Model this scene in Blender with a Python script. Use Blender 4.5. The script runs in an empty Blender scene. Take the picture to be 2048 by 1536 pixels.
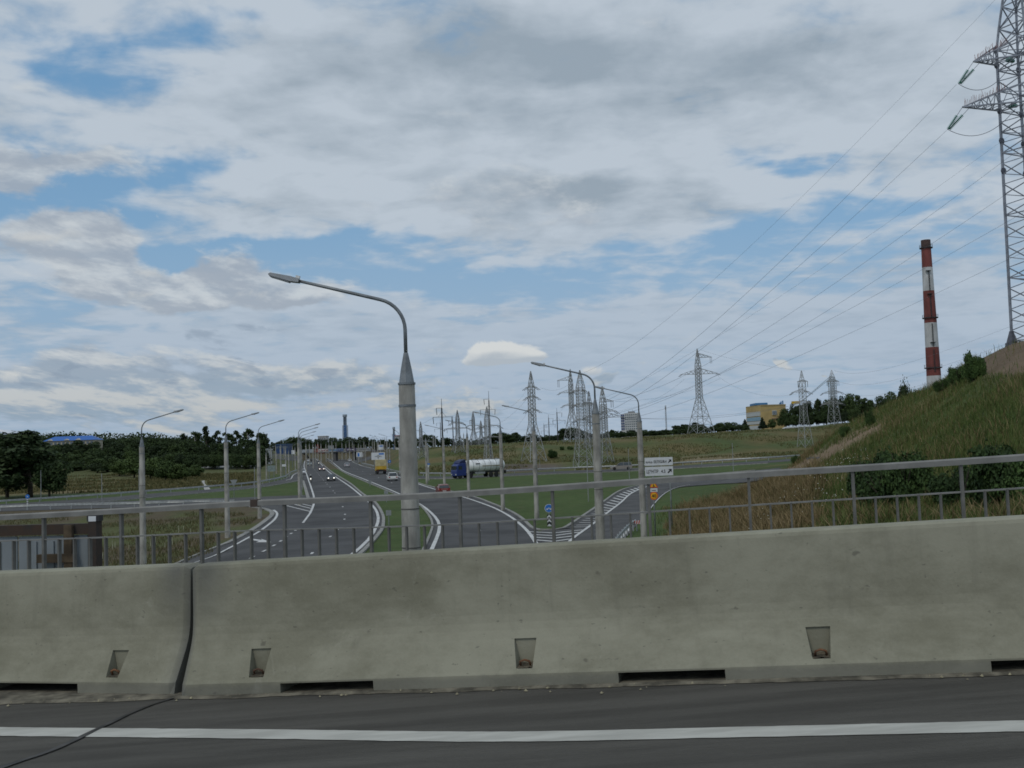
import bpy, bmesh, math, random
import numpy as np
from mathutils import Vector, Matrix, noise
random.seed(7); rng = np.random.default_rng(7)
S = bpy.context.scene; COL = S.collection
R_ = math.radians
# ---------------------------------------------------------------- camera
F = 2070.0; CZ = 7.0; PITCH = 3.55; ROLL = 2.0
cam = bpy.data.cameras.new('camera'); camo = bpy.data.objects.new('camera', cam); COL.objects.link(camo)
cam.sensor_width = 36; cam.lens = 36*F/2048; cam.clip_start = .05; cam.clip_end = 12000
CR = Matrix.Rotation(R_(90+PITCH), 3, 'X') @ Matrix.Rotation(R_(-ROLL), 3, 'Z')
C0 = Vector((0, 0, CZ))
camo.matrix_world = Matrix.Translation(C0) @ CR.to_4x4()
S.camera = camo
# ---------------------------------------------------------------- light
SUN_EL, SUN_AZ = 48, 215           # azimuth of the sun, degrees clockwise from +Y
sun = bpy.data.lights.new('sun', 'SUN'); sun.energy = 0.85; sun.angle = R_(14); sun.color = (1, .95, .86)
suno = bpy.data.objects.new('sun', sun); COL.objects.link(suno)
sd = Vector((math.sin(R_(SUN_AZ))*math.cos(R_(SUN_EL)), math.cos(R_(SUN_AZ))*math.cos(R_(SUN_EL)), math.sin(R_(SUN_EL))))
suno.rotation_euler = sd.to_track_quat('Z', 'Y').to_euler()
S.view_settings.view_transform = 'Standard'; S.view_settings.look = 'None'
S.view_settings.exposure = 0.10; S.view_settings.gamma = 1
S.cycles.max_bounces = 5; S.cycles.transparent_max_bounces = 4; S.cycles.use_denoising = True
S.cycles.filter_width = 1.7

class NT:
    """small helper for node trees"""
    def __init__(s, tree): s.t = tree
    def n(s, typ, **kw):
        nd = s.t.nodes.new(typ)
        for k, v in kw.items():
            if k.startswith('i_'):
                nd.inputs[k[2:].replace('_', ' ')].default_value = v
            else: setattr(nd, k, v)
        return nd
    def l(s, a, b): s.t.links.new(a, b)
    def val(s, sock, v):
        if isinstance(v, (int, float, tuple, list)): sock.default_value = v
        else: s.l(v, sock)
    def m(s, op, a, b=0.0, c=0.0, clamp=False):
        nd = s.n('ShaderNodeMath', operation=op, use_clamp=clamp)
        s.val(nd.inputs[0], a); s.val(nd.inputs[1], b)
        if op in ('MULTIPLY_ADD', 'SMOOTH_MIN', 'COMPARE'): s.val(nd.inputs[2], c)
        return nd.outputs[0]
    def ramp(s, x, a, b):
        nd = s.n('ShaderNodeMapRange', interpolation_type='SMOOTHSTEP')
        s.val(nd.inputs['Value'], x); s.val(nd.inputs['From Min'], a); s.val(nd.inputs['From Max'], b)
        return nd.outputs[0]
    def mix(s, f, a, b):
        nd = s.n('ShaderNodeMix', data_type='RGBA')
        s.val(nd.inputs[0], f)
        for sock, v in ((nd.inputs[6], a), (nd.inputs[7], b)):
            if isinstance(v, tuple): sock.default_value = (*v[:3], 1)
            else: s.l(v, sock)
        return nd.outputs[2]
    def noise(s, vec, scale, detail=4, rough=.55, dist=0.0, lac=2.0):
        nd = s.n('ShaderNodeTexNoise'); s.l(vec, nd.inputs['Vector'])
        nd.inputs['Scale'].default_value = scale; nd.inputs['Detail'].default_value = detail
        nd.inputs['Roughness'].default_value = rough; nd.inputs['Distortion'].default_value = dist
        nd.inputs['Lacunarity'].default_value = lac
        return nd.outputs[0]
    def comb(s, x, y, z=0.0):
        nd = s.n('ShaderNodeCombineXYZ')
        for i, v in enumerate((x, y, z)): s.val(nd.inputs[i], v)
        return nd.outputs[0]

def px_ray(px, py):
    d = CR @ Vector(((px-1024)/F, (768-py)/F, -1.0)); return d/d.y
def px_at(px, py, D): return C0 + px_ray(px, py)*D
def proj(p):
    c = CR.transposed() @ (Vector(p)-C0); return (1024+F*c.x/-c.z, 768-F*c.y/-c.z)

# ---------------------------------------------------------------- sky
w = bpy.data.worlds.new('World'); S.world = w; w.use_nodes = True
N = NT(w.node_tree)
for nd in list(w.node_tree.nodes): w.node_tree.nodes.remove(nd)
SKY_STRENGTH = 0.1
tc = N.n('ShaderNodeTexCoord'); d_ = tc.outputs['Generated']
sp = N.n('ShaderNodeSeparateXYZ'); N.l(d_, sp.inputs[0])
dx, dy, dz = sp.outputs
sky = N.n('ShaderNodeTexSky', sky_type='NISHITA'); sky.sun_disc = False
sky.sun_elevation = R_(SUN_EL); sky.sun_rotation = R_(SUN_AZ); sky.air_density = 1.0; sky.dust_density = 2.5; sky.ozone_density = 3.0
ysafe = N.m('MAXIMUM', dy, .08)
u_ = N.m('DIVIDE', dx, ysafe); v_ = N.m('DIVIDE', dz, ysafe)
zs = N.m('ADD', N.m('MAXIMUM', dz, 0.0), .10)
P = N.comb(N.m('DIVIDE', dx, zs), N.m('DIVIDE', dy, zs), 0.0)
UV = N.comb(u_, v_, 0.0)
UVs = N.comb(N.m('MULTIPLY', u_, .55), v_, .3)
def uvpx(px, py):
    r = px_ray(px, py); return r.x, r.z
wr = N.noise(UV, 5.0, 5, .6); wr2 = N.noise(UV, 5.3, 5, .6)
wu = N.m('ADD', u_, N.m('MULTIPLY', N.m('SUBTRACT', wr, .5), .22))
wv = N.m('ADD', v_, N.m('MULTIPLY', N.m('SUBTRACT', N.noise(N.comb(v_, u_, 1.7), 5.0, 5, .6), .5), .10))
def blob(px, py, rx, ry, warped=True, rot=0.0):
    cu, cv = uvpx(px, py); a, b = (wu, wv) if warped else (u_, v_)
    x = N.m('SUBTRACT', a, cu); y = N.m('SUBTRACT', b, cv)
    if rot:
        c, s_ = math.cos(rot), math.sin(rot)
        x, y = N.m('ADD', N.m('MULTIPLY', x, c), N.m('MULTIPLY', y, s_)), N.m('SUBTRACT', N.m('MULTIPLY', y, c), N.m('MULTIPLY', x, s_))
    x = N.m('DIVIDE', x, rx/F); y = N.m('DIVIDE', y, ry/F)
    r2 = N.m('ADD', N.m('MULTIPLY', x, x), N.m('MULTIPLY', y, y))
    return N.m('EXPONENT', N.m('MULTIPLY', r2, -1.0))
def total(items):
    t = 0.0
    for (amp, *g) in items:
        t = N.m('ADD', t, N.m('MULTIPLY', blob(*g), amp))
    return t
base_n = N.noise(P, 1.5, 12, .58, .7)
fine_n = N.noise(P, 4.4, 9, .54, .35)
ult_n = N.noise(P, 12.0, 6, .52, .2)
def cen(x, k): return N.m('MULTIPLY', N.m('SUBTRACT', x, .5), k)
n1 = N.m('ADD', N.m('ADD', cen(base_n, 1.05), cen(fine_n, 1.55)), cen(ult_n, .45))
holes = total([(.34, 175, 75, 34, 30), (.26, 110, 118, 70, 18), (.24, 270, 135, 60, 14), (.16, 330, 60, 150, 34), (.16, 60, 60, 120, 34), (.20, 520, 15, 160, 20), (.14, 200, 180, 300, 70), (.26, 130, 260, 100, 26), (.18, 240, 100, 260, 90),
               (.72, 330, 325, 170, 34), (.65, 150, 350, 150, 26), (.45, 90, 300, 110, 26), (.95, 60, 395, 220, 46), (.72, 560, 490, 330, 24), (.62, 420, 512, 230, 20), (.68, 700, 545, 230, 38), (.36, 930, 560, 300, 36), (.36, 270, 440, 150, 26),
               (.44, 1500, 490, 300, 50), (.42, 1300, 565, 320, 36), (.46, 1560, 335, 150, 20), (.34, 1740, 420, 200, 50), (.45, 30, 640, 200, 50), (.22, 120, 690, 200, 40), (.26, 1900, 480, 200, 70)])
fill = total([(.34, 1100, 200, 620, 180), (.30, 620, 280, 260, 140), (.24, 800, 680, 1000, 50), (.42, 180, 318, 90, 20), (.24, 1600, 640, 500, 50), (.34, 900, 400, 400, 70), (.2, 1850, 150, 300, 150), (.14, 100, 200, 300, 60), (.3, 1150, 420, 220, 60)])
cov = N.m('ADD', N.m('SUBTRACT', N.m('ADD', n1, .60), N.m('MULTIPLY', holes, .85)), fill)
c1 = N.ramp(cov, .08, .70)
# grey undersides and bright tops of the high layer
sh_n = N.m('ADD', N.m('MULTIPLY', N.noise(P, .9, 8, .55, .5), .6), N.m('MULTIPLY', N.noise(P, 4.0, 8, .6, .4), .4))
shade_b = total([(.26, 1000, 110, 420, 90), (.22, 1100, 385, 230, 45), (.20, 1560, 90, 200, 60), (.13, 1300, 200, 300, 60), (.10, 1750, 150, 300, 60), (.08, 550, 180, 120, 20),
                 (-.10, 1020, 340, 120, 20), (-.10, 560, 130, 180, 60), (-.10, 1150, 170, 200, 30)])
shd = N.ramp(N.m('ADD', sh_n, shade_b), .42, .80)
K = 1.0/SKY_STRENGTH
def kc(r, g, b): return (r*K, g*K, b*K)
shd = N.m('ADD', shd, N.m('ADD', cen(fine_n, -1.7), cen(ult_n, -.5)), clamp=True)
col1 = N.mix(shd, kc(.465, .525, .590), kc(.285, .345, .405))
blue = N.mix(N.ramp(v_, .02, .45), kc(.240, .405, .575), kc(.140, .310, .515))
nis = N.n('ShaderNodeMix', data_type='RGBA', blend_type='MIX'); nis.inputs[0].default_value = .25
N.l(blue, nis.inputs[6]); N.l(sky.outputs[0], nis.inputs[7])
c = N.mix(N.m('MULTIPLY', c1, .96), nis.outputs[2], col1)
# thin veil towards the horizon
hz = N.ramp(v_, .26, .02)
veil = N.m('MULTIPLY', hz, N.m('ADD', .35, N.m('MULTIPLY', N.noise(N.comb(u_, N.m('MULTIPLY', v_, 5.5)), 4.0, 8, .6, .3), .7)))
c = N.mix(N.m('MINIMUM', veil, .72), c, kc(.315, .405, .520))
# low cumulus bands seen edge-on: stretched noise in direction space
def lowmap(v):
    sc = N.m('DIVIDE', 1.0, N.m('ADD', N.m('MAXIMUM', v, 0.0), .10))
    return N.comb(N.m('MULTIPLY', N.m('MULTIPLY', u_, sc), .42), N.m('MULTIPLY', N.m('LOGARITHM', N.m('ADD', N.m('MAXIMUM', v, 0.0), .05), 2.718), .80), 2.3)
def lowfield(v):
    q_ = lowmap(v); return N.m('ADD', N.m('MULTIPLY', N.noise(q_, 3.6, 9, .56, .35), .62), N.m('MULTIPLY', N.noise(q_, 11, 8, .62, .2), .38))
q = lowmap(v_); cn = lowfield(v_)
puffs = total([(.28, 1180, 742, 40, 15), (.40, 1577, 737, 24, 10), (.30, 1675, 745, 14, 6),
               (.36, 60, 475, 150, 40), (.36, 150, 490, 110, 40), (.34, 260, 560, 150, 40), (.28, 430, 560, 150, 36), (.28, 500, 595, 170, 36), (.22, 640, 590, 70, 18), (.26, 20, 345, 80, 46), (.20, 180, 312, 110, 26),
               (.26, 210, 735, 130, 34), (.24, 20, 760, 50, 26), (.14, 230, 800, 150, 16), (.16, 380, 770, 100, 24), (.16, 540, 762, 80, 20), (.17, 680, 770, 110, 26), (.14, 770, 775, 60, 16),
               (.14, 890, 805, 120, 24), (.13, 250, 780, 360, 80), (.12, 620, 790, 400, 60), (.10, 1940, 590, 160, 16), (.07, 1650, 450, 200, 14), (.06, 1100, 800, 120, 26), (-.12, 1500, 800, 500, 60), (-.10, 1700, 560, 400, 100)])
cm = N.ramp(N.m('ADD', cn, puffs), .555, .68)
cm = N.m('MULTIPLY', cm, N.ramp(v_, -.002, .02))
lit = N.ramp(N.m('SUBTRACT', cn, lowfield(N.m('ADD', v_, .012))), -.06, .10)
lowdark = N.mix(N.ramp(v_, .03, .16), kc(.260, .340, .425), kc(.320, .370, .435))
colc = N.mix(lit, lowdark, N.mix(N.ramp(v_, .03, .14), kc(.480, .495, .490), kc(.53, .57, .60)))
c = N.mix(N.m('MULTIPLY', cm, .88), c, colc)
rag = N.ramp(N.m('ADD', N.noise(q, 7.5, 8, .6, .3), total([(.12, 370, 757, 70, 12), (.14, 560, 755, 50, 12), (.17, 690, 757, 80, 22), (.08, 450, 670, 200, 14), (.12, 210, 745, 100, 10), (.06, 500, 720, 500, 90), (-.2, 1500, 600, 500, 300), (-.3, 900, 200, 2000, 320)])), .60, .72)
c = N.mix(N.m('MULTIPLY', rag, .6), c, kc(.225, .290, .375))
# well-shaped cumulus heads standing in front of the thin layer
hn = N.m('MULTIPLY', N.m('SUBTRACT', N.noise(N.comb(u_, N.m('MULTIPLY', v_, 1.5)), 19, 8, .66, .4), .5), 2.3)
def heads(lst, top, bot, a, b, k):
    global c
    f = 0.0; h = 0.0
    for (amp, px, py, rx, ry) in lst:
        bl = N.m('MULTIPLY', blob(px, py, rx, ry, False), amp); f = N.m('ADD', f, bl)
        cv = uvpx(px, py)[1]; h = N.m('ADD', h, N.m('MULTIPLY', bl, N.m('DIVIDE', N.m('SUBTRACT', v_, cv), ry/F)))
    f = N.m('ADD', f, hn); msk = N.ramp(f, a, b)
    c = N.mix(N.m('MULTIPLY', msk, k), c, N.mix(N.ramp(N.m('ADD', h, N.m('MULTIPLY', hn, .5)), -.45, .35), bot, top))
heads([(1.0, 960, 712, 30, 22), (1.0, 985, 700, 34, 20), (1.0, 1030, 706, 46, 19), (.9, 1075, 712, 30, 10), (.8, 1000, 722, 70, 9)], kc(.60, .62, .62), kc(.385, .435, .485), .42, .78, .95)
heads([(.9, 1185, 743, 34, 13), (.9, 1577, 736, 16, 9), (.7, 1672, 745, 9, 5), (.9, 15, 757, 34, 22)], kc(.55, .57, .57), kc(.40, .445, .49), .45, .95, .8)
heads([(.8, 150, 470, 34, 18), (.8, 60, 478, 60, 18), (.7, 470, 540, 40, 20), (.7, 300, 545, 60, 18), (.8, 265, 590, 50, 22), (.7, 500, 590, 120, 22), (.7, 215, 722, 60, 18), (.6, 130, 745, 50, 20),
       (.7, 410, 762, 50, 12), (.6, 460, 752, 30, 10), (.8, 770, 772, 30, 13), (.6, 655, 785, 30, 10), (.7, 880, 798, 50, 14), (.7, 940, 808, 40, 10), (.6, 200, 805, 80, 9), (.6, 380, 800, 40, 7), (.6, 700, 803, 50, 6), (.7, 860, 830, 50, 10), (.7, 1130, 815, 40, 9)],
      kc(.53, .55, .555), kc(.365, .415, .465), .50, 1.05, .75)
bg = N.n('ShaderNodeBackground'); N.l(c, bg.inputs[0]); bg.inputs[1].default_value = SKY_STRENGTH
wo = N.n('ShaderNodeOutputWorld'); N.l(bg.outputs[0], wo.inputs[0])
w.cycles.sampling_method = 'MANUAL'; w.cycles.sample_map_resolution = 512

# ---------------------------------------------------------------- materials
def mat(name, col, rough=.7, metal=0.0, var=.12, scale=3.0, col2=None, bump=0.0, bscale=None, emit=0.0, spec=.4, coord='Object', stretch=None, detail=6):
    m = bpy.data.materials.new(name); m.use_nodes = True; n = NT(m.node_tree)
    b = m.node_tree.nodes['Principled BSDF']
    b.inputs['Roughness'].default_value = rough; b.inputs['Metallic'].default_value = metal
    b.inputs['Specular IOR Level'].default_value = spec
    t = n.n('ShaderNodeTexCoord'); vec = t.outputs[coord]
    if stretch:
        mp = n.n('ShaderNodeMapping'); n.l(vec, mp.inputs[0]); mp.inputs['Scale'].default_value = stretch; vec = mp.outputs[0]
    f = n.noise(vec, scale, detail, .6)
    c2 = col2 or tuple(max(0, x*(1-2.2*var)) for x in col)
    c1 = col if col2 else tuple(min(1, x*(1+var)) for x in col)
    cc = n.mix(n.ramp(f, .3, .7), c1, c2)
    n.l(cc, b.inputs['Base Color'])
    if bump:
        bp = n.n('ShaderNodeBump'); bp.inputs['Strength'].default_value = bump; bp.inputs['Distance'].default_value = .02
        n.l(n.noise(vec, bscale or scale*6, 6, .6), bp.inputs['Height']); n.l(bp.outputs[0], b.inputs['Normal'])
    if emit:
        b.inputs['Emission Color'].default_value = (*col, 1); b.inputs["Emission Strength"].default_value = emit
    return m

# ---------------------------------------------------------------- mesh builder
class MB:
    def __init__(s): s.v = []; s.f = []; s.mi = []
    def add(s, vs, fs, mi=0):
        o = len(s.v); s.v += [tuple(v) for v in vs]; s.f += [tuple(i+o for i in f) for f in fs]; s.mi += [mi]*len(fs); return s
    def box(s, x0, x1, y0, y1, z0, z1, mi=0, M=None):
        v = [Vector((x, y, z)) for x in (x0, x1) for y in (y0, y1) for z in (z0, z1)]
        if M is not None: v = [M @ p for p in v]
        return s.add(v, [(0, 1, 3, 2), (4, 6, 7, 5), (0, 4, 5, 1), (2, 3, 7, 6), (0, 2, 6, 4), (1, 5, 7, 3)], mi)
    def bar(s, a, b, r, n=6, r2=None, mi=0, caps=True, sq=None):
        a = Vector(a); b = Vector(b); d = b-a
        if d.length < 1e-6: return s
        d.normalize(); up = Vector((0, 0, 1)) if abs(d.z) < .95 else Vector((1, 0, 0))
        x = d.cross(up).normalized(); y = x.cross(d); r2 = r if r2 is None else r2
        vs = []
        for p, rr in ((a, r), (b, r2)):
            for k in range(n):
                t = 2*math.pi*(k+.5)/n; vs.append(p+x*math.cos(t)*rr+y*math.sin(t)*rr)
        fs = [(k, (k+1) % n, n+(k+1) % n, n+k) for k in range(n)]
        if caps: fs += [tuple(range(n-1, -1, -1)), tuple(range(n, 2*n))]
        return s.add(vs, fs, mi)
    def tube(s, pts, r, n=8, mi=0):
        pts = [Vector(p) for p in pts]; rr = r if isinstance(r, list) else [r]*len(pts); vs = []; L = len(pts)
        ref = None
        for i, p in enumerate(pts):
            d = (pts[min(i+1, L-1)]-pts[max(i-1, 0)]).normalized()
            if ref is None:
                up = Vector((0, 0, 1)) if abs(d.z) < .9 else Vector((1, 0, 0)); ref = d.cross(up).normalized()
            x = (ref-d*ref.dot(d)).normalized(); ref = x; y = x.cross(d)
            for k in range(n):
                t = 2*math.pi*(k+.5)/n; vs.append(p+(x*math.cos(t)+y*math.sin(t))*rr[i])
        fs = [(i*n+k, i*n+(k+1) % n, (i+1)*n+(k+1) % n, (i+1)*n+k) for i in range(L-1) for k in range(n)]
        fs += [tuple(range(n-1, -1, -1)), tuple(range((L-1)*n, L*n))]
        return s.add(vs, fs, mi)
    def lathe(s, prof, n=16, M=None, mi=0):
        vs = []
        for (r, z) in prof:
            for k in range(n):
                t = 2*math.pi*k/n; p = Vector((r*math.cos(t), r*math.sin(t), z)); vs.append(M @ p if M is not None else p)
        L = len(prof)
        fs = [(i*n+k, i*n+(k+1) % n, (i+1)*n+(k+1) % n, (i+1)*n+k) for i in range(L-1) for k in range(n)]
        fs += [tuple(range(n-1, -1, -1)), tuple(range((L-1)*n, L*n))]
        return s.add(vs, fs, mi)
    def prism(s, poly, y0, y1, mi=0, M=None, taper=None):
        """polygon in the XZ plane extruded along Y"""
        n = len(poly); vs = [Vector((x, y0, z)) for x, z in poly]+[Vector((x, y1, z)) for x, z in poly]
        if M is not None: vs = [M @ p for p in vs]
        return s.add(vs, [tuple(range(n)), tuple(range(2*n-1, n-1, -1))]+[(k, n+k, n+(k+1) % n, (k+1) % n) for k in range(n)], mi)
    def build(s, name, m=None, parent=None, smooth=False, loc=None, rotz=0.0, bevel=0.0):
        me = bpy.data.meshes.new(name); me.from_pydata(s.v, [], s.f)
        mats = m if isinstance(m, list) else [m]
        for x in mats:
            if x: me.materials.append(x)
        if len(mats) > 1: me.polygons.foreach_set('material_index', s.mi)
        if smooth: me.polygons.foreach_set('use_smooth', [True]*len(s.f))
        me.update()
        bm = bmesh.new(); bm.from_mesh(me); bmesh.ops.recalc_face_normals(bm, faces=bm.faces)
        if bevel: bmesh.ops.bevel(bm, geom=[e for e in bm.edges if len(e.link_faces) == 2 and e.calc_face_angle(0) > .5], offset=bevel, segments=2, affect='EDGES', profile=.6)
        bm.to_mesh(me); bm.free()
        o = bpy.data.objects.new(name, me); COL.objects.link(o)
        if parent: o.parent = parent
        if loc is not None: o.location = loc
        o.rotation_euler.z = rotz
        return o
def tag(o, label=None, cat=None, group=None, kind=None):
    for k, v in (('label', label), ('category', cat), ('group', group), ('kind', kind)):
        if v: o[k] = v
    return o
def thing(name, label, cat, loc=(0, 0, 0), rz=0.0, group=None):
    o = bpy.data.objects.new(name, None); COL.objects.link(o); o.location = loc; o.rotation_euler.z = rz
    return tag(o, label, cat, group)
KIDS = {}
def kids(o):
    return [c for c in bpy.data.objects if c.parent == o]
def copy_tree(o, loc=None, rz=None, label=None, group=None, scale=None, parent=None, tree=None):
    tree = tree or snapshot(o)
    c = tree[0].copy(); COL.objects.link(c)
    if parent is not None: c.parent = parent
    for t in tree[1]: copy_tree(None, parent=c, tree=t)
    if loc is not None: c.location = loc
    if rz is not None: c.rotation_euler.z = rz
    if scale is not None: c.scale = scale if isinstance(scale, tuple) else (scale,)*3
    if label: c['label'] = label
    if group: c['group'] = group
    return c
def snapshot(o): return (o, [snapshot(k) for k in kids(o)])

# ---------------------------------------------------------------- ground heights (polar grid around the place the road is seen from)
def pchip(xs, ys, xq):
    xs = np.array(xs, float); ys = np.array(ys, float); h = np.diff(xs); dl = np.diff(ys)/h; n = len(xs); m = np.zeros(n)
    for i in range(1, n-1):
        if dl[i-1]*dl[i] > 0:
            w1 = 2*h[i]+h[i-1]; w2 = h[i]+2*h[i-1]; m[i] = (w1+w2)/(w1/dl[i-1]+w2/dl[i])
    m[0], m[-1] = dl[0], dl[-1]
    i = np.clip(np.searchsorted(xs, xq)-1, 0, n-2); t = np.clip((xq-xs[i])/h[i], 0, 1)
    return ((1+2*t)*(1-t)**2*ys[i]+t*(1-t)**2*h[i]*m[i]+t*t*(3-2*t)*ys[i+1]+t*t*(t-1)*h[i]*m[i+1])
NEAR = 9.0
road_g = [(NEAR, 0), (60, 0), (100, 0), (150, .45), (200, 1.1), (290, 2.0), (400, 2.6), (600, 3.3)]
COLS = [
 (-1.7, [(NEAR, -1), (60, -1.5), (110, -1), (210, 1), (350, 3.5), (800, 14), (2000, 24), (6000, 26)]),
 (-.495, [(NEAR, -1), (60, -1.7), (95, -1.4), (130, -.4), (168, .3), (210, .7), (240, 1.2), (350, 3.5), (450, 6), (800, 14), (2000, 24), (6000, 26)]),
 (-.36, [(NEAR, -1), (60, -1.7), (95, -1.3), (120, -.4), (160, .4), (210, .8), (240, 1.2), (350, 3.6), (450, 6), (800, 14), (2000, 24), (6000, 26)]),
 (-.275, [(NEAR, 0), (60, -.3), (100, -.2), (150, .4), (200, 1.0), (290, 1.9), (400, 3.3), (500, 6), (900, 12), (2000, 22), (6000, 26)]),
 (-.224, road_g[:6]+[(400, 2.9), (480, 4.1), (570, 7.6), (900, 10), (2000, 22), (6000, 26)]),
 (-.196, road_g+[(640, 3.6), (720, 7.6), (900, 9), (2000, 20), (6000, 24)]),
 (-.150, road_g+[(640, 3.6), (720, 7.6), (900, 9), (2000, 18), (6000, 22)]),
 (-.128, road_g[:6]+[(400, 3.0), (500, 4.4), (590, 8.4), (900, 9), (2000, 16), (6000, 20)]),
 (-.108, road_g[:4]+[(200, 1.1), (250, 1.75), (320, 3.4), (430, 8.0), (900, 9), (2000, 14), (6000, 20)]),
 (-.06, road_g[:5]+[(240, 1.4), (290, 3.4), (370, 8.2), (900, 9.5), (2000, 14), (6000, 20)]),
 (.037, road_g[:5]+[(240, 1.3), (290, 3.0), (350, 7.8), (420, 9.2), (900, 11), (2000, 14), (6000, 20)]),
 (.095, road_g[:4]+[(200, 1.0), (240, 1.4), (290, 3.0), (350, 8.2), (420, 9.6), (900, 11), (2000, 14), (6000, 20)]),
 (.143, [(NEAR, 4), (30, 2), (60, .4), (80, .2), (120, .3), (170, .9), (230, 1.5), (290, 2.9), (350, 8.6), (420, 9.9), (900, 12), (2000, 15), (6000, 20)]),
 (.18, [(NEAR, 4.3), (30, 2.5), (60, 1.3), (80, .8), (110, .7), (170, 1.3), (230, 1.9), (290, 3.2), (350, 8.9), (420, 10.3), (900, 12), (2000, 15), (6000, 20)]),
 (.23, [(NEAR, 4.5), (30, 3.5), (50, 2.7), (80, 2.2), (120, 2.0), (170, 2.1), (230, 2.3), (290, 3.6), (350, 9.2), (420, 10.9), (900, 13), (2000, 16), (6000, 20)]),
 (.278, [(NEAR, 4.7), (40, 3.6), (70, 3.9), (100, 4.9), (130, 3.8), (170, 2.6), (230, 2.5), (290, 3.8), (350, 9.4), (420, 11.4), (900, 14), (6000, 20)]),
 (.3266, [(NEAR, 4.8), (30, 4.3), (60, 5.5), (95, 8.1), (125, 6.8), (170, 3), (230, 2.6), (290, 4.2), (350, 9.8), (420, 12.4), (900, 15), (6000, 20)]),
 (.365, [(NEAR, 4.8), (30, 4.4), (58, 6.4), (90, 9.5), (115, 8.8), (170, 4.0), (250, 3.5), (350, 10), (420, 12.4), (900, 15), (6000, 20)]),
 (.404, [(NEAR, 4.8), (28, 4.5), (55, 7.2), (85, 10.6), (110, 10.0), (170, 5), (250, 5), (350, 10), (420, 12.5), (900, 15), (6000, 20)]),
 (.45, [(NEAR, 4.8), (26, 4.6), (52, 8.2), (78, 12.2), (100, 12.0), (150, 8), (300, 10), (900, 15), (6000, 20)]),
 (.495, [(NEAR, 4.8), (25, 4.8), (50, 9.0), (75, 13.3), (100, 13.6), (150, 9), (300, 10), (900, 15), (6000, 20)]),
 (.665, [(NEAR, 4.8), (25, 5.0), (50, 10), (75, 14.2), (110, 14.2), (160, 10), (300, 11), (900, 15), (6000, 20)]),
 (1.9, [(NEAR, 4.8), (25, 5.0), (50, 10), (75, 14.2), (110, 14.2), (160, 10), (300, 11), (900, 15), (6000, 20)]),
]
GY = NEAR*1.014**np.arange(0, 470); GY = GY[GY < 6200]
GU = np.unique(np.round(np.concatenate([np.arange(-1.7, -.6, .03), np.arange(-.6, .62, .006), np.arange(.62, 1.91, .03)]), 5))
cu_ = np.array([c[0] for c in COLS]); tab = np.array([pchip(*zip(*c[1]), GY) for c in COLS])     # cols x GY
GZ = np.array([pchip(cu_, tab[:, j], GU) for j in range(len(GY))])                                # GY x GU
def zraw(X, Y):
    u = X/Y; j = np.clip(np.searchsorted(GY, Y)-1, 0, len(GY)-2); i = np.clip(np.searchsorted(GU, u)-1, 0, len(GU)-2)
    a = min(max((Y-GY[j])/(GY[j+1]-GY[j]), 0), 1); b = min(max((u-GU[i])/(GU[i+1]-GU[i]), 0), 1)
    return float((GZ[j, i]*(1-b)+GZ[j, i+1]*b)*(1-a)+(GZ[j+1, i]*(1-b)+GZ[j+1, i+1]*b)*a)
# roughen the mound and the far slopes
for j, Y in enumerate(GY):
    for i, u in enumerate(GU):
        X = u*Y; a = 0.0
        if Y < 170: a = .22*min(1, max(0, (u-.2)/.06))*min(1, Y/40)
        elif Y > 250: a = .5*min(1, (Y-250)/60)*(1 if (u > -.09 or u < -.3) else 0)
        if Y < 150 and u < -.3: a = .12
        if a: GZ[j, i] += a*(noise.noise(Vector((X*.12, Y*.12, 0)))+.5*noise.noise(Vector((X*.35, Y*.35, 3))))
zt = zraw
def hit(px, py, dmin=30.0):
    r = px_ray(px, py); D = dmin; step = 1.01; prev = D
    while D < 5500:
        if CZ+D*r.z < zt(r.x*D, D):
            a, b = prev, D
            for _ in range(24):
                m_ = (a+b)/2
                if CZ+m_*r.z < zt(r.x*m_, m_): b = m_
                else: a = m_
            return Vector((r.x*b, b, zt(r.x*b, b)))
        prev = D; D *= step
    return Vector((r.x*900, 900, zt(r.x*900, 900)))
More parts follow.
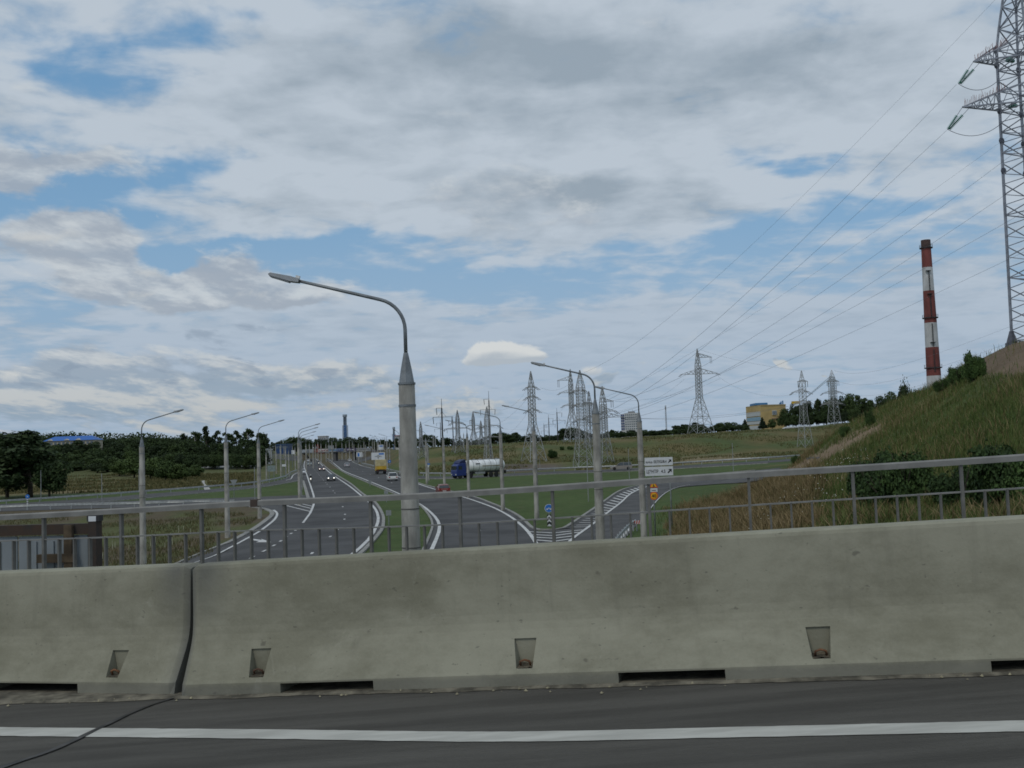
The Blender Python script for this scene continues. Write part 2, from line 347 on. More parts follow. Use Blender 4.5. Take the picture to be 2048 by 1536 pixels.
# ---------------------------------------------------------------- ground sheet
def pip(poly, x, y):
    c = False; n = len(poly); j = n-1
    for i in range(n):
        xi, yi = poly[i]; xj, yj = poly[j]
        if (yi > y) != (yj > y) and x < (xj-xi)*(y-yi)/(yj-yi)+xi: c = not c
        j = i
    return c
LAWN = (.064, .096, .032); DRY = (.098, .088, .045); TAN = (.190, .155, .085); MOUND = (.074, .098, .032); DIRT = (.225, .165, .110)
HILL = (.092, .105, .040); OLIVE = (.085, .095, .038); BROWN = (.105, .085, .055)
def zone(u, Y, px, py, nz):
    if u > .215-.0002*max(0, 60-Y) and Y < 190 or (u > .13 and Y < 62):
        c = MOUND
        if pip([(1530, 960), (1580, 930), (1650, 896), (1700, 872), (1765, 846), (1762, 868), (1700, 900), (1640, 936), (1580, 972)], px, py+nz*14) and Y < 120: c = DIRT
        elif pip([(1925, 760), (1960, 715), (1985, 690), (2100, 660), (2700, 560), (2700, 770), (2060, 748)], px, py+nz*10): c = (.150, .112, .078)
        elif px < 1620+nz*60 and Y < 135: c = (.165, .125, .062) if nz > -.35 else MOUND
        elif nz > .35: c = (.125, .120, .050)
        elif nz < -.3: c = (.058, .078, .026)
        return c
    if u > -.115 and Y > 238:
        if pip([(950, 925), (1000, 908), (1040, 897), (1040, 905), (1000, 925)], px, py): return TAN
        if pip([(1350, 930), (1345, 915), (1480, 908), (1540, 916), (1530, 922)], px, py+nz*4): return (.19, .155, .09)
        if pip([(900, 938), (1020, 928), (1130, 928), (1110, 940), (1000, 946)], px, py): return (.12, .10, .085)
        return (.135, .110, .050) if nz > .2 else HILL if nz > -.25 else (.070, .095, .034)
    if u < -.2 and Y < 166: return BROWN if (nz > -.1 and Y > 92) or nz > .5 else OLIVE
    if u < -.2 and Y > 215 and not (Y < 290 and u > -.235):
        if Y > 330: return OLIVE
        return (.165, .135, .070) if (nz > -.15 and Y < 270 and u < -.33) else (.12, .115, .052) if nz > .0 else OLIVE
    if Y > 330: return (.10, .085, .05)
    return LAWN
gm = bpy.data.meshes.new('ground'); nu, ny = len(GU), len(GY)
XY = np.array([[(u*Y, Y) for u in GU] for Y in GY])
V = np.dstack([XY, GZ]).reshape(-1, 3)
idx = np.arange(nu*ny).reshape(ny, nu)
Fc = np.stack([idx[:-1, :-1], idx[:-1, 1:], idx[1:, 1:], idx[1:, :-1]], -1).reshape(-1, 4)
gm.from_pydata(V.tolist(), [], Fc.tolist())
ca = gm.color_attributes.new('zone', 'FLOAT_COLOR', 'POINT')
cols = np.ones((nu*ny, 4))
for k, (x, y, z) in enumerate(V):
    pxx, pyy = proj((x, y, z)); nz = noise.noise(Vector((x*.07, y*.05, 1)))+.6*noise.noise(Vector((x*.25, y*.18, 5)))
    cols[k, :3] = zone(x/y, y, pxx, pyy, nz*1.5)
cg = cols.reshape(ny, nu, 4)
for _ in range(2): cg[1:-1, 1:-1] = (cg[1:-1, 1:-1]*2+cg[:-2, 1:-1]+cg[2:, 1:-1]+cg[1:-1, :-2]+cg[1:-1, 2:])/6
ca.data.foreach_set('color', cols.ravel())
gm.polygons.foreach_set('use_smooth', [True]*len(gm.polygons))
ground = bpy.data.objects.new('ground', gm); COL.objects.link(ground); tag(ground, kind='structure')
def ground_mat():
    m = bpy.data.materials.new('grass_ground'); m.use_nodes = True; n = NT(m.node_tree); b = m.node_tree.nodes['Principled BSDF']
    at = n.n('ShaderNodeAttribute', attribute_name='zone'); t = n.n('ShaderNodeTexCoord'); v = t.outputs['Object']
    a1 = n.noise(v, .35, 8, .65); a2 = n.noise(v, 2.2, 6, .65); a3 = n.noise(v, .06, 5, .6)
    f = n.m('ADD', n.m('ADD', n.m('MULTIPLY', a1, .8), n.m('MULTIPLY', a2, .55)), n.m('MULTIPLY', a3, .5))
    g = n.n('ShaderNodeMapRange'); n.l(f, g.inputs['Value']); g.inputs['From Min'].default_value = .55; g.inputs['From Max'].default_value = 1.3
    g.inputs['To Min'].default_value = .55; g.inputs['To Max'].default_value = 1.4
    mul = n.n('ShaderNodeVectorMath', operation='SCALE'); n.l(at.outputs['Color'], mul.inputs[0]); n.l(g.outputs[0], mul.inputs['Scale'])
    dry = n.mix(n.m('MULTIPLY', n.ramp(n.noise(v, .8, 7, .6), .48, .70), .42), mul.outputs[0], (.125, .110, .05))
    n.l(dry, b.inputs['Base Color']); b.inputs['Roughness'].default_value = .95; b.inputs['Specular IOR Level'].default_value = .1
    bp = n.n('ShaderNodeBump'); bp.inputs['Strength'].default_value = .7; bp.inputs['Distance'].default_value = .15
    n.l(n.noise(v, 3.0, 8, .7), bp.inputs['Height']); n.l(bp.outputs[0], b.inputs['Normal'])
    return m
gm.materials.append(ground_mat())

# ---------------------------------------------------------------- roads
asph = mat('asphalt', (.074, .073, .073), .9, var=.16, scale=.18, bump=.25, bscale=40, spec=.25)
asph2 = mat('asphalt_worn', (.080, .079, .078), .9, var=.14, scale=.3, bump=.25, bscale=40, spec=.25)
paint = mat('road_paint', (.62, .62, .60), .7, var=.10, scale=1.5, col2=(.42, .42, .41), spec=.3)
kerbm = mat('kerb_concrete', (.27, .265, .245), .9, var=.15, scale=2.0)
def spline(pts, n):
    """Catmull-Rom through pts, n samples evenly by chord"""
    P_ = [Vector(p) for p in pts]; P_ = [P_[0]*2-P_[1]]+P_+[P_[-1]*2-P_[-2]]; out = []
    for i in range(1, len(P_)-2):
        a, b, c, d = P_[i-1:i+3]
        for k in range(12):
            t = k/12; out.append(.5*((2*b)+(c-a)*t+(2*a-5*b+4*c-d)*t*t+(3*b-a-3*c+d)*t**3))
    out.append(P_[-2])
    L = [0]
    for a, b in zip(out, out[1:]): L.append(L[-1]+(b-a).length)
    res = []; j = 0
    for k in range(n):
        s = L[-1]*k/(n-1)
        while j < len(L)-2 and L[j+1] < s: j += 1
        t = (s-L[j])/max(1e-9, L[j+1]-L[j]); res.append(out[j].lerp(out[j+1], min(1, t)))
    return res
def ground_line(pxs, n=60, smooth=True):
    """picture polyline -> evenly spaced points on the ground"""
    q_ = spline([Vector((x, y, 0)) for x, y in pxs], max(24, len(pxs)*6)) if smooth else [Vector((x, y, 0)) for x, y in pxs]
    g = [hit(p.x, p.y) for p in q_]; g = [Vector((p.x, p.y, 0)) for p in g]
    L = [0]
    for a, b in zip(g, g[1:]): L.append(L[-1]+(b-a).length)
    res = []; j = 0
    for k in range(n):
        s = L[-1]*k/(n-1)
        while j < len(L)-2 and L[j+1] < s: j += 1
        t = (s-L[j])/max(1e-9, L[j+1]-L[j]); p = g[j].lerp(g[j+1], min(1, t)); res.append(p)
    return res
def strip(name, Lp, Rp, off, m, n=220, k=8):
    """road sheet between two picture polylines, draped on the ground"""
    A = ground_line(Lp, n); B = ground_line(Rp, n); mb = MB()
    vs = []
    for a, b in zip(A, B):
        for j in range(k+1):
            p = a.lerp(b, j/k); vs.append((p.x, p.y, zt(p.x, p.y)+off))
    fs = [(i*(k+1)+j, i*(k+1)+j+1, (i+1)*(k+1)+j+1, (i+1)*(k+1)+j) for i in range(n-1) for j in range(k)]
    mb.add(vs, fs); o = mb.build(name, m, smooth=True); tag(o, kind='structure'); return o
def ribbon(mb, pts, wid, off, hgt=0.0):
    """flat (or raised) band along ground points"""
    n = len(pts); L, Rr = [], []
    for i, p in enumerate(pts):
        d = pts[min(i+1, n-1)]-pts[max(i-1, 0)]; d.z = 0; d.normalize(); s = Vector((-d.y, d.x, 0))*wid/2
        L.append(p+s); Rr.append(p-s)
    vs = [(p.x, p.y, zt(p.x, p.y)+off+hgt) for p in L]+[(p.x, p.y, zt(p.x, p.y)+off+hgt) for p in Rr]
    fs = [(i, i+1, n+i+1, n+i) for i in range(n-1)]
    if hgt:
        vs += [(p.x, p.y, zt(p.x, p.y)-.1) for p in L]+[(p.x, p.y, zt(p.x, p.y)-.1) for p in Rr]
        fs += [(2*n+i, 2*n+i+1, i+1, i) for i in range(n-1)]+[(n+i, n+i+1, 3*n+i+1, 3*n+i) for i in range(n-1)]+[(0, n, 3*n, 2*n), (n-1, 2*n-1, 4*n-1, 3*n-1)]
    mb.add(vs, fs)
def dashes(mb, pxs, dash, gap, wid, off):
    g = ground_line(pxs, 400); L = [0]
    for a, b in zip(g, g[1:]): L.append(L[-1]+(b-a).length)
    s = 0
    while s+dash < L[-1]:
        seg = [g[i] for i in range(len(g)) if s <= L[i] <= s+dash]
        if len(seg) >= 2: ribbon(mb, seg, wid, off)
        s += dash+gap
HL = [(250, 1195), (300, 1160), (360, 1127), (423, 1101), (463, 1085), (510, 1059), (540, 1036), (546, 1027), (558, 1015), (585, 1006), (614, 996), (609, 978), (604, 962), (598, 956), (603, 945), (604, 932), (607, 924), (610, 917)]
HR = [(640, 1195), (680, 1140), (721, 1109), (760, 1066), (767, 1045), (764, 1027), (749, 1004), (725, 988), (700, 967), (665, 945), (645, 928), (639, 921), (634, 916)]
strip('highway_road_inbound', HL, HR, .05, asph, 260, 10)
strip('ramp_road_lower', [(-300, 1022), (-40, 1012), (200, 1004), (400, 998), (520, 994), (620, 990)], [(-300, 1036), (-40, 1025), (200, 1017), (400, 1012), (500, 1014), (560, 1029)], .044, asph2, 160, 4)
strip('ramp_road_upper', [(-300, 1024), (-40, 1011), (204, 996), (279, 989.5), (398, 980.5), (510, 970), (571, 957), (585, 946.5), (594, 944), (606, 941)], [(-300, 1032), (-40, 1019), (204, 1003), (360, 989.6), (510, 975.5), (571, 966), (604, 962), (610, 958), (612, 952), (612, 946)], .044, asph2, 160, 4)
RL = [(790, 1195), (820, 1140), (846, 1103), (863, 1062), (864, 1045), (856, 1029), (838, 1010), (800, 993), (736, 966), (691, 947), (672, 934), (655, 921), (650, 917)]
RR = [(1100, 1195), (1096, 1140), (1090, 1110), (1083, 1080), (1076, 1062), (1044, 1039), (1020, 1024), (983, 1008), (948, 995), (872, 976), (837, 967), (800, 952), (770, 943), (735, 933), (712, 926), (690, 919)]
strip('highway_road_outbound', RL, RR, .05, asph, 260, 8)
strip('ramp_road_right', [(1060, 1195), (1070, 1140), (1076, 1100), (1080, 1064), (1124, 1060), (1139, 1052), (1163, 1036), (1191, 1017), (1209, 1004), (1233, 987), (1254, 978), (1290, 970), (1360, 958), (1434, 949), (1503, 942), (1560, 936)],
      [(1180, 1195), (1210, 1140), (1240, 1090), (1275, 1050), (1296, 1027), (1311, 1006), (1326, 992), (1341, 981), (1370, 973), (1400, 967), (1440, 961), (1470, 957), (1500, 953), (1530, 950), (1555, 947), (1580, 945)], .044, asph2, 200, 6)
strip('far_slip_road', [(1640, 913), (1536, 921.5), (1352, 932), (1240, 938), (1132, 942), (1007, 948), (912, 953), (840, 952), (800, 947), (770, 940), (745, 934)], [(1640, 917), (1536, 926), (1352, 937.5), (1240, 943), (1132, 947), (1007, 952.5), (912, 957), (840, 957.5), (812, 954.5), (780, 945.5), (750, 936)], .04, asph2, 160, 3)
strip('ramp_road_far_left', [(606, 919.5), (590, 921.5), (570, 920.5), (550, 916.5), (544, 911.5), (546, 908)], [(606, 914), (598, 913), (590, 911.5), (580, 910), (568, 908.2), (556, 907)], .06, asph2, 60, 4)
strip('ramp_road_far_right', [(704, 923), (712, 917), (722, 909), (736, 902.5), (745, 899)], [(714, 926), (735, 921), (752, 914), (764, 905), (766, 899)], .06, asph2, 60, 4)
# painted lines
mk = MB(); O = .075
HLline = [(620, 1028), (627, 1011), (628, 996), (622, 975), (615.5, 956), (611, 942), (608, 932), (610, 921)]
for pl, wd in (([(330, 1150), (383, 1129), (426, 1114), (456, 1099), (498, 1076), (519, 1064), (545, 1044), (553, 1034), (554, 1027), (547.5, 1021)], .28),
           (HLline, .28), ([(606, 1047), (620, 1028)], .24), ([(588, 948), (583, 958), (594, 947)], .2) if 0 else ([(572, 961), (582, 958), (586, 951), (594, 946.5), (601, 944)], .25),
           ([(665, 1140), (704, 1111), (735, 1083), (749, 1062), (756.6, 1041), (752, 1021), (737, 1004.6), (720, 990), (699, 973), (667.5, 951.6), (652, 939), (637, 922.7), (632, 918)], .30),
           ([(845, 1140), (862, 1104), (877, 1068), (879, 1052), (872, 1037), (856, 1021), (840, 1009.5), (800, 989), (736, 962), (691, 944), (675, 933), (661, 921), (655, 917)], .30),
           ([(1100, 1140), (1076, 1094), (1057, 1066), (1038.5, 1048), (1020, 1034), (993, 1019), (964, 1007.5), (926.5, 995), (872, 980), (841, 970), (800, 955), (772, 946)], .30),
           ([(765, 940), (740, 936), (722, 931.5), (708, 925), (703, 922)], .25),
           ([(1085, 1135), (1129.5, 1093), (1150, 1075), (1168, 1062), (1192.5, 1044), (1213, 1028), (1241, 1006.6), (1259, 990), (1280, 979), (1300, 972)], .26),
           ([(1215, 1105), (1233, 1087), (1261, 1056)], .30), ([(1294.5, 1027), (1309, 1008), (1324, 992), (1339, 982), (1354, 975.5), (1380, 970)], .12)):
    ribbon(mk, ground_line(pl, 90), wd, O)
dashes(mk, [(470, 1135), (520, 1108), (539, 1098), (558, 1086), (569, 1078), (590, 1063), (599, 1055)], 1.3, 2.6, .22, O)
dashes(mk, [(600, 1135), (636, 1096), (668, 1068), (686, 1047), (690, 1030), (687, 1018), (680, 1004), (672, 990), (660, 975), (648, 962), (638, 950), (628, 938), (620, 924)], 2.2, 5.2, .20, O)
dashes(mk, [(958, 1130), (962, 1092), (960, 1066), (954, 1051), (945, 1040), (932, 1028), (919, 1019), (905, 1011), (890, 1004), (870, 997), (845, 986), (800, 972), (760, 957), (720, 941), (690, 928), (672, 919)], 1.8, 4.5, .22, O)
for a_, b_, c_ in (((200, 1105), (470, 1120), (790, 1085)), ((240, 1135), (470, 1150), (750, 1110)), ((260, 1165), (475, 1178), (700, 1150)), ((275, 1195), (470, 1212), (650, 1185)), ((300, 1235), (450, 1248), (620, 1220))):
    cv = lambda q_: (q_[0]/5.39+1020, q_[1]/5.39+860)
    for s_, e_ in ((a_, b_), (b_, c_)): ribbon(mk, ground_line([cv(s_), cv(e_)], 10, False), .38, O+.002)
lp = spline([Vector((x, y, 0)) for x, y in [(1146, 1056), (1153, 1051.6), (1158, 1047), (1164, 1043), (1170, 1039), (1178, 1033), (1194, 1022), (1214, 1006), (1236, 991), (1256, 981.5), (1276, 975)]], 21)
rp = spline([Vector((x, y, 0)) for x, y in [(1176, 1055), (1183, 1050), (1188, 1046), (1193, 1042), (1199, 1037.5), (1207, 1031), (1221, 1021), (1237, 1008), (1250, 996), (1266, 986), (1284, 977.5)]], 21)
for a_, b_ in zip(lp, rp): ribbon(mk, ground_line([(a_.x, a_.y), (b_.x, b_.y)], 8, False), .34, O+.002)
for a_, b_ in (((572, 1012), (620, 1024)), ((590, 1010), (622, 1018)), ((604, 1009), (624, 1013.5)), ((585, 1008), (626, 1008.5))): ribbon(mk, ground_line([a_, b_], 8, False), .25, O+.002)
ar = [(498, 1078.2), (516, 1080.6), (524, 1081.6), (522, 1079.2), (543, 1086), (512, 1086.4), (518, 1084), (501, 1081.4)]
g = [hit(*p) for p in ar]; mk.add([(p.x, p.y, p.z+O) for p in g], [(0, 1, 6, 7), (1, 2, 5, 6), (3, 4, 2), (2, 4, 5)])
mk.box(0, .001, 0, .001, -5, -4.999)
tag(mk.build('road_markings', paint), kind='structure')
kb = MB()
for pl, wd in (([(300, 1158), (360, 1125.5), (423, 1099.5), (463, 1083.5), (510, 1057.5), (539, 1036), (545, 1029), (543, 1024), (533, 1020)], .55), ([(500, 1014), (533, 1019), (543, 1024)], .3),
               ([(618, 1004), (616, 996), (611, 978), (606, 962)], .5), ([(604, 961), (571, 967), (510, 976.5), (360, 990.6), (204, 1004), (-40, 1020)], .22),
               ([(680, 1140), (721, 1109), (760, 1066), (767, 1045), (764, 1027), (749, 1004), (725, 988), (700, 967), (665, 945), (645, 928), (639, 921)], .32),
               ([(826, 1140), (846, 1103), (863, 1062), (864, 1045), (856, 1029), (838, 1010), (800, 993), (736, 966), (691, 947), (672, 934), (655, 921)], .2),
               ([(804, 951), (837, 966.5), (872, 976), (948, 994.5), (983, 1007.5), (1020, 1023), (1044, 1038), (1063, 1056), (1076, 1060.5), (1098, 1061.5), (1124, 1059), (1139, 1051), (1163, 1035), (1191, 1016), (1209, 1003), (1233, 986), (1254, 977), (1290, 969.5), (1360, 957.5), (1434, 948), (1510, 941)], .3),
               ([(812, 955), (840, 958), (912, 957.6), (1007, 953), (1132, 947.6), (1240, 943.6), (1352, 938), (1536, 927)], .15), ([(703, 921.5), (708, 925.5), (730, 934)], .3)):
    ribbon(kb, ground_line(pl, 160), wd, 0, .13)
tag(kb.build('kerb', kerbm), kind='structure')
# white trodden path and pale slab in the field
wm = mat('pale_gravel', (.40, .39, .36), .9, var=.15, scale=1)
strip('path', [(404, 962), (403, 968), (407, 975), (409, 980)], [(409, 961), (410, 968), (417, 974), (421, 979)], .05, wm, 20, 2)

# ---------------------------------------------------------------- bridge we stand on
K_ = -.212; E = Vector((1, K_, 0)).normalized(); Nn = Vector((-E.y, E.x, 0))      # along the bridge, outwards
def foot(px, py):
    r = px_ray(px, py); Y = 6.06/(1-K_*r.x); return C0+r*Y
fp0, fp1 = foot(400, 1395), foot(2048, 1347)
gr = (fp1.z-fp0.z)/((fp1-fp0).dot(E))
def deck_z(p): return fp0.z+gr*(Vector((p[0]-fp0.x, p[1]-fp0.y, 0)).dot(E))
def deck_hit(px, py):
    r = px_ray(px, py); # C0.z + D r.z = fp0.z + gr*((D r - fp0).E)
    D = (fp0.z-gr*(fp0.x*E.x+fp0.y*E.y)-CZ)/(r.z-gr*(r.x*E.x+r.y*E.y)); return C0+r*D
def BF(s, t, h=0.0):
    """bridge frame: s along, t outwards from the barrier's foot, h above the deck"""
    o = Vector((fp0.x, fp0.y, 0))+E*s+Nn*t; return Vector((o.x, o.y, deck_z(o)+h))
def to_bf(p):
    d = Vector((p[0]-fp0.x, p[1]-fp0.y, 0)); return d.dot(E), d.dot(Nn)
deckm = mat('bridge_asphalt', (.102, .097, .086), .9, var=.13, scale=3.2, bump=.9, bscale=60, spec=.2, stretch=(.16, 1.6, 1), detail=10)
def grid_sheet(s0, s1, t0, t1, h, ns, nt):
    vs = [BF(s0+(s1-s0)*i/ns, t0+(t1-t0)*j/nt, h) for i in range(ns+1) for j in range(nt+1)]
    fs = [(i*(nt+1)+j, i*(nt+1)+j+1, (i+1)*(nt+1)+j+1, (i+1)*(nt+1)+j) for i in range(ns) for j in range(nt)]
    return MB().add(vs, fs)
slab = mat('bridge_concrete', (.30, .30, .27), .9, var=.2, scale=1.5, bump=.3)
b_ = MB()
def slabbox(mb, s0, s1, t0, t1, h0, h1, mi=0):
    v = [BF(s, t, h) for s in (s0, s1) for t in (t0, t1) for h in (h0, h1)]
    mb.add(v, [(0, 1, 3, 2), (4, 6, 7, 5), (0, 4, 5, 1), (2, 3, 7, 6), (0, 2, 6, 4), (1, 5, 7, 3)], mi)
slabbox(b_, -60, 60, -9, 2.6, -1.0, -.02); tag(b_.build('bridge_deck', slab), kind='structure')
tag(grid_sheet(-60, 60, -9, 1.2, 0, 120, 12).build('bridge_road', deckm), kind='structure')
b_ = MB(); slabbox(b_, -60, 60, 1.2, 2.6, -.019, .12); tag(b_.build('bridge_kerb', slab), kind='structure')
# worn white edge line
def worn_paint():
    m = mat('worn_paint', (.50, .495, .45), .8, var=.06, scale=5, col2=(.36, .355, .32), stretch=(.4, 2, 1)); return m
wl = [deck_hit(x, y) for x, y in [(-700, 1455), (0, 1464), (500, 1469), (1000, 1474.5), (1500, 1465), (2048, 1453), (2800, 1435)]]
bf = [Vector((*to_bf(p), 0)) for p in wl]; bf = spline(bf, 260); mb = MB(); vs = []
for i, p in enumerate(bf):
    j1 = .004*noise.noise(Vector((p.x*9, 0, 0)))+.004*noise.noise(Vector((p.x*31, 3, 0))); j2 = .005*noise.noise(Vector((p.x*8, 7, 0)))+.005*noise.noise(Vector((p.x*37, 9, 0)))
    vs += [BF(p.x, p.y+.086+j1, .004), BF(p.x, p.y, .004), BF(p.x, p.y-.086+j2, .004)]
n_ = len(bf); mb.add(vs, [(3*i+k, 3*i+3+k, 3*i+4+k, 3*i+1+k) for i in range(n_-1) for k in (0, 1)])
tag(mb.build('bridge_edge_line', worn_paint()), kind='structure')
# tarred expansion joint crossing the lane
tar = mat('tar_seam', (.052, .050, .047), .6, var=.3, scale=6)
jp = [deck_hit(x, y) for x, y in [(395, 1385), (300, 1412), (205, 1455), (110, 1500), (0, 1538), (-140, 1590)]]
jp = spline([Vector((p.x, p.y, 0)) for p in jp], 60); mb = MB(); vs = []
for i, p in enumerate(jp):
    d = (jp[min(i+1, 59)]-jp[max(i-1, 0)]).normalized(); s = Vector((-d.y, d.x, 0))*(.012+.012*i/59+.006*noise.noise(p*9))
    for q_ in (p+s, p-s): vs.append((q_.x, q_.y, deck_z(q_)+.0075))
mb.add(vs, [(2*i, 2*i+2, 2*i+3, 2*i+1) for i in range(59)]); tag(mb.build('deck_joint', tar), kind='structure')
# grit lying along the foot of the barrier
gritm = mat('grit', (.16, .145, .11), .95, var=.3, scale=8)
mb = MB(); vs = []; ns = 400
for i in range(ns+1):
    s = -9+24*i/ns; wdt = .05+.035*noise.noise(Vector((s*2.2, 0, 0)))+.02*noise.noise(Vector((s*9, 4, 0)))
    vs += [BF(s, .35, .006), BF(s, -.01, .012), BF(s, -max(.01, wdt), .0035)]
mb.add(vs, [(3*i+k, 3*i+3+k, 3*i+4+k, 3*i+1+k) for i in range(ns) for k in (0, 1)])
tag(mb.build('roadside_grit', gritm), kind='stuff')
mb = MB()
for i in range(160):
    s = rng.uniform(-7, 9); t = -abs(rng.normal(0, .09))-.0; p = BF(s, t, .006); r = rng.uniform(.004, .014)
    a = rng.uniform(0, 3); mb.add([p+Vector((math.cos(a+k*1.6)*r*rng.uniform(.6, 1.3), math.sin(a+k*1.6)*r*rng.uniform(.6, 1.3), 0)) for k in range(4)]+[p+Vector((0, 0, r*.9))], [(0, 1, 4), (1, 2, 4), (2, 3, 4), (3, 0, 4)])
tag(mb.build('road_gravel', mat('pebble', (.30, .27, .18), .9, var=.3, scale=20)), kind='stuff')

# ---------------------------------------------------------------- concrete barriers
PROF = [(0, 0), (0, .078), (.012, .095), (.112, .262), (.136, .310), (.152, .352), (.163, .400), (.172, .47), (.197, .762), (.203, .782), (.222, .792), (.35, .792), (.372, .782), (.38, .762), (.42, .35), (.43, .325), (.568, .095), (.58, .078), (.58, 0)]
def barrier_mat():
    m = bpy.data.materials.new('barrier_concrete'); m.use_nodes = True; n = NT(m.node_tree); b = m.node_tree.nodes['Principled BSDF']
    t = n.n('ShaderNodeTexCoord'); v = t.outputs['Object']
    mp = n.n('ShaderNodeMapping'); n.l(v, mp.inputs[0]); mp.inputs['Scale'].default_value = (.55, 1, 1)
    a1 = n.noise(mp.outputs[0], 1.7, 8, .62, .4); a2 = n.noise(mp.outputs[0], 9, 8, .65); a3 = n.noise(v, 60, 4, .6)
    f = n.m('ADD', n.m('ADD', n.m('MULTIPLY', a1, .62), n.m('MULTIPLY', a2, .28)), n.m('MULTIPLY', a3, .10))
    c = n.mix(n.ramp(f, .36, .64), (.190, .184, .136), (.296, .289, .225))
    st = n.n('ShaderNodeMapping'); n.l(v, st.inputs[0]); st.inputs['Scale'].default_value = (7, 7, .5)
    c = n.mix(n.m('MULTIPLY', n.ramp(n.noise(st.outputs[0], 1.6, 6, .6), .52, .80), .32), c, (.155, .150, .118))
    c = n.mix(n.m('MULTIPLY', n.ramp(n.noise(v, 3.2, 8, .7, .5), .62, .75), .40), c, (.40, .395, .33))
    c = n.mix(n.m('MULTIPLY', n.ramp(n.noise(mp.outputs[0], 13, 3, .5), .70, .76), .65), c, (.11, .105, .085))
    c = n.mix(n.m('MULTIPLY', n.ramp(n.noise(mp.outputs[0], 42, 2, .5), .70, .75), .55), c, (.10, .098, .08))
    c = n.mix(n.m('MULTIPLY', n.ramp(n.noise(st.outputs[0], 4.5, 3, .5), .70, .80), .22), c, (.20, .13, .075))
    s = n.n('ShaderNodeSeparateXYZ'); n.l(v, s.inputs[0])
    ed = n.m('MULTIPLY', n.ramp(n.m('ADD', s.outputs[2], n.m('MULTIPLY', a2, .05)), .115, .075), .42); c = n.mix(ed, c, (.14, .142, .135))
    at = n.n('ShaderNodeAttribute', attribute_name='stain'); c = n.mix(n.m('MULTIPLY', at.outputs['Fac'], n.m('ADD', .45, n.m('MULTIPLY', a2, .6)), clamp=True), c, (.085, .09, .095))
    n.l(c, b.inputs['Base Color']); b.inputs['Roughness'].default_value = .93; b.inputs['Specular IOR Level'].default_value = .15
    bp = n.n('ShaderNodeBump'); bp.inputs['Strength'].default_value = .35; bp.inputs['Distance'].default_value = .006; n.l(n.m('ADD', a2, n.m('MULTIPLY', a3, .6)), bp.inputs['Height']); n.l(bp.outputs[0], b.inputs['Normal'])
    return m
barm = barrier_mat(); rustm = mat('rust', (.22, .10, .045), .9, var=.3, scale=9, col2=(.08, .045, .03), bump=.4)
dirt_m = mat('pocket_dirt', (.10, .085, .06), .95, var=.35, scale=14)
def make_barrier(name, label, P0, P1, ends, slots, pockets, stain_end):
    """P0,P1 foot ends on the deck; local x runs along the barrier, y outwards, z up"""
    L = (P1-P0).length; ex = (P1-P0).normalized(); ey = Vector((-ex.y, ex.x, 0)).normalized(); ez = ex.cross(ey)
    M = Matrix((ex, ey, ez)).transposed().to_4x4(); M.translation = P0
    mb = MB(); ns = int(L/.04); vs = []; n = len(PROF)
    for i in range(ns+1):
        x = L*i/ns
        for (y, z) in PROF:
            e = min(x, L-x); sh = max(0, .02-e)*1.0 if z > .02 else 0
            wob = .0022*noise.noise(Vector((x*1.3, z*3, 0)))
            vs.append((x, y+wob+(sh if y < .29 else -sh), z-(sh if z > .775 else 0)))
    fs = [(i*n+k, i*n+(k+1) % n, (i+1)*n+(k+1) % n, (i+1)*n+k) for i in range(ns) for k in range(n)]
    fs += [tuple(range(n)), tuple(range((ns+1)*n-1, ns*n-1, -1))]
    mb.add(vs, fs); o = mb.build(name, barm)
    cuts = MB()
    for a, b in slots: cuts.box(a, b, -.2, .9, -.1, .068)
    for a, wd, h0, h1 in pockets:
        k0, k1 = .010, -.004
        v = [(a-wd/2+k0, -.05, h0), (a+wd/2-k0, -.05, h0), (a-wd/2+k1, -.05, h1), (a+wd/2-k1, -.05, h1), (a-wd/2+k0+.012, .125, h0), (a+wd/2-k0-.012, .125, h0), (a-wd/2+k1, .125, h1), (a+wd/2-k1, .125, h1)]
        cuts.add(v, [(0, 1, 3, 2), (4, 6, 7, 5), (0, 4, 5, 1), (2, 3, 7, 6), (0, 2, 6, 4), (1, 5, 7, 3)])
    co = cuts.build('cut', barm)
    md = o.modifiers.new('b', 'BOOLEAN'); md.object = co; md.operation = 'DIFFERENCE'; md.solver = 'EXACT'
    bpy.context.view_layer.update(); dg = bpy.context.evaluated_depsgraph_get()
    me = bpy.data.meshes.new_from_object(o.evaluated_get(dg)); o.modifiers.clear(); o.data = me
    bpy.data.objects.remove(co)
    at = me.attributes.new('stain', 'FLOAT', 'POINT'); vals = []
    for v in me.vertices:
        x, y, z = v.co; e = (L-x) if stain_end == 1 else x
        s = max(0, 1-abs(e-.10)/.20)*max(0, 1-abs(z-.66)/.22)*1.5 if stain_end else 0
        if e < .035: s = max(s, .75)
        if stain_end == 1: s = max(s, .35*max(0, 1-e/.12)*(z < .6))
        vals.append(min(1, s))
    at.data.foreach_set('value', vals)
    o.matrix_world = M; tag(o, label, 'barrier', 'concrete barrier blocks beside the lane')
    for a, wd, h0, h1 in pockets:
        hk = MB(); hk.tube([(a-.03, .06, h0+.012), (a-.028, .05, h0+.035), (a, .045, h0+.045), (a+.028, .05, h0+.035), (a+.03, .06, h0+.012)], .007, 6)
        hk.build('lifting_hook', rustm, o, smooth=True)
        dd = MB(); vs = []; 
        for i in range(9):
            for j in range(5): vs.append((a-wd/2+.02+(wd-.04)*i/8, .02+.10*j/4, h0+.003+.012*abs(noise.noise(Vector((i*.9+a*7, j*.9, 0))))+.010*j/4))
        dd.add(vs, [(i*5+j, i*5+j+1, (i+1)*5+j+1, (i+1)*5+j) for i in range(8) for j in range(4)]); dd.build('pocket_dirt', dirt_m, o, smooth=True)
    return o
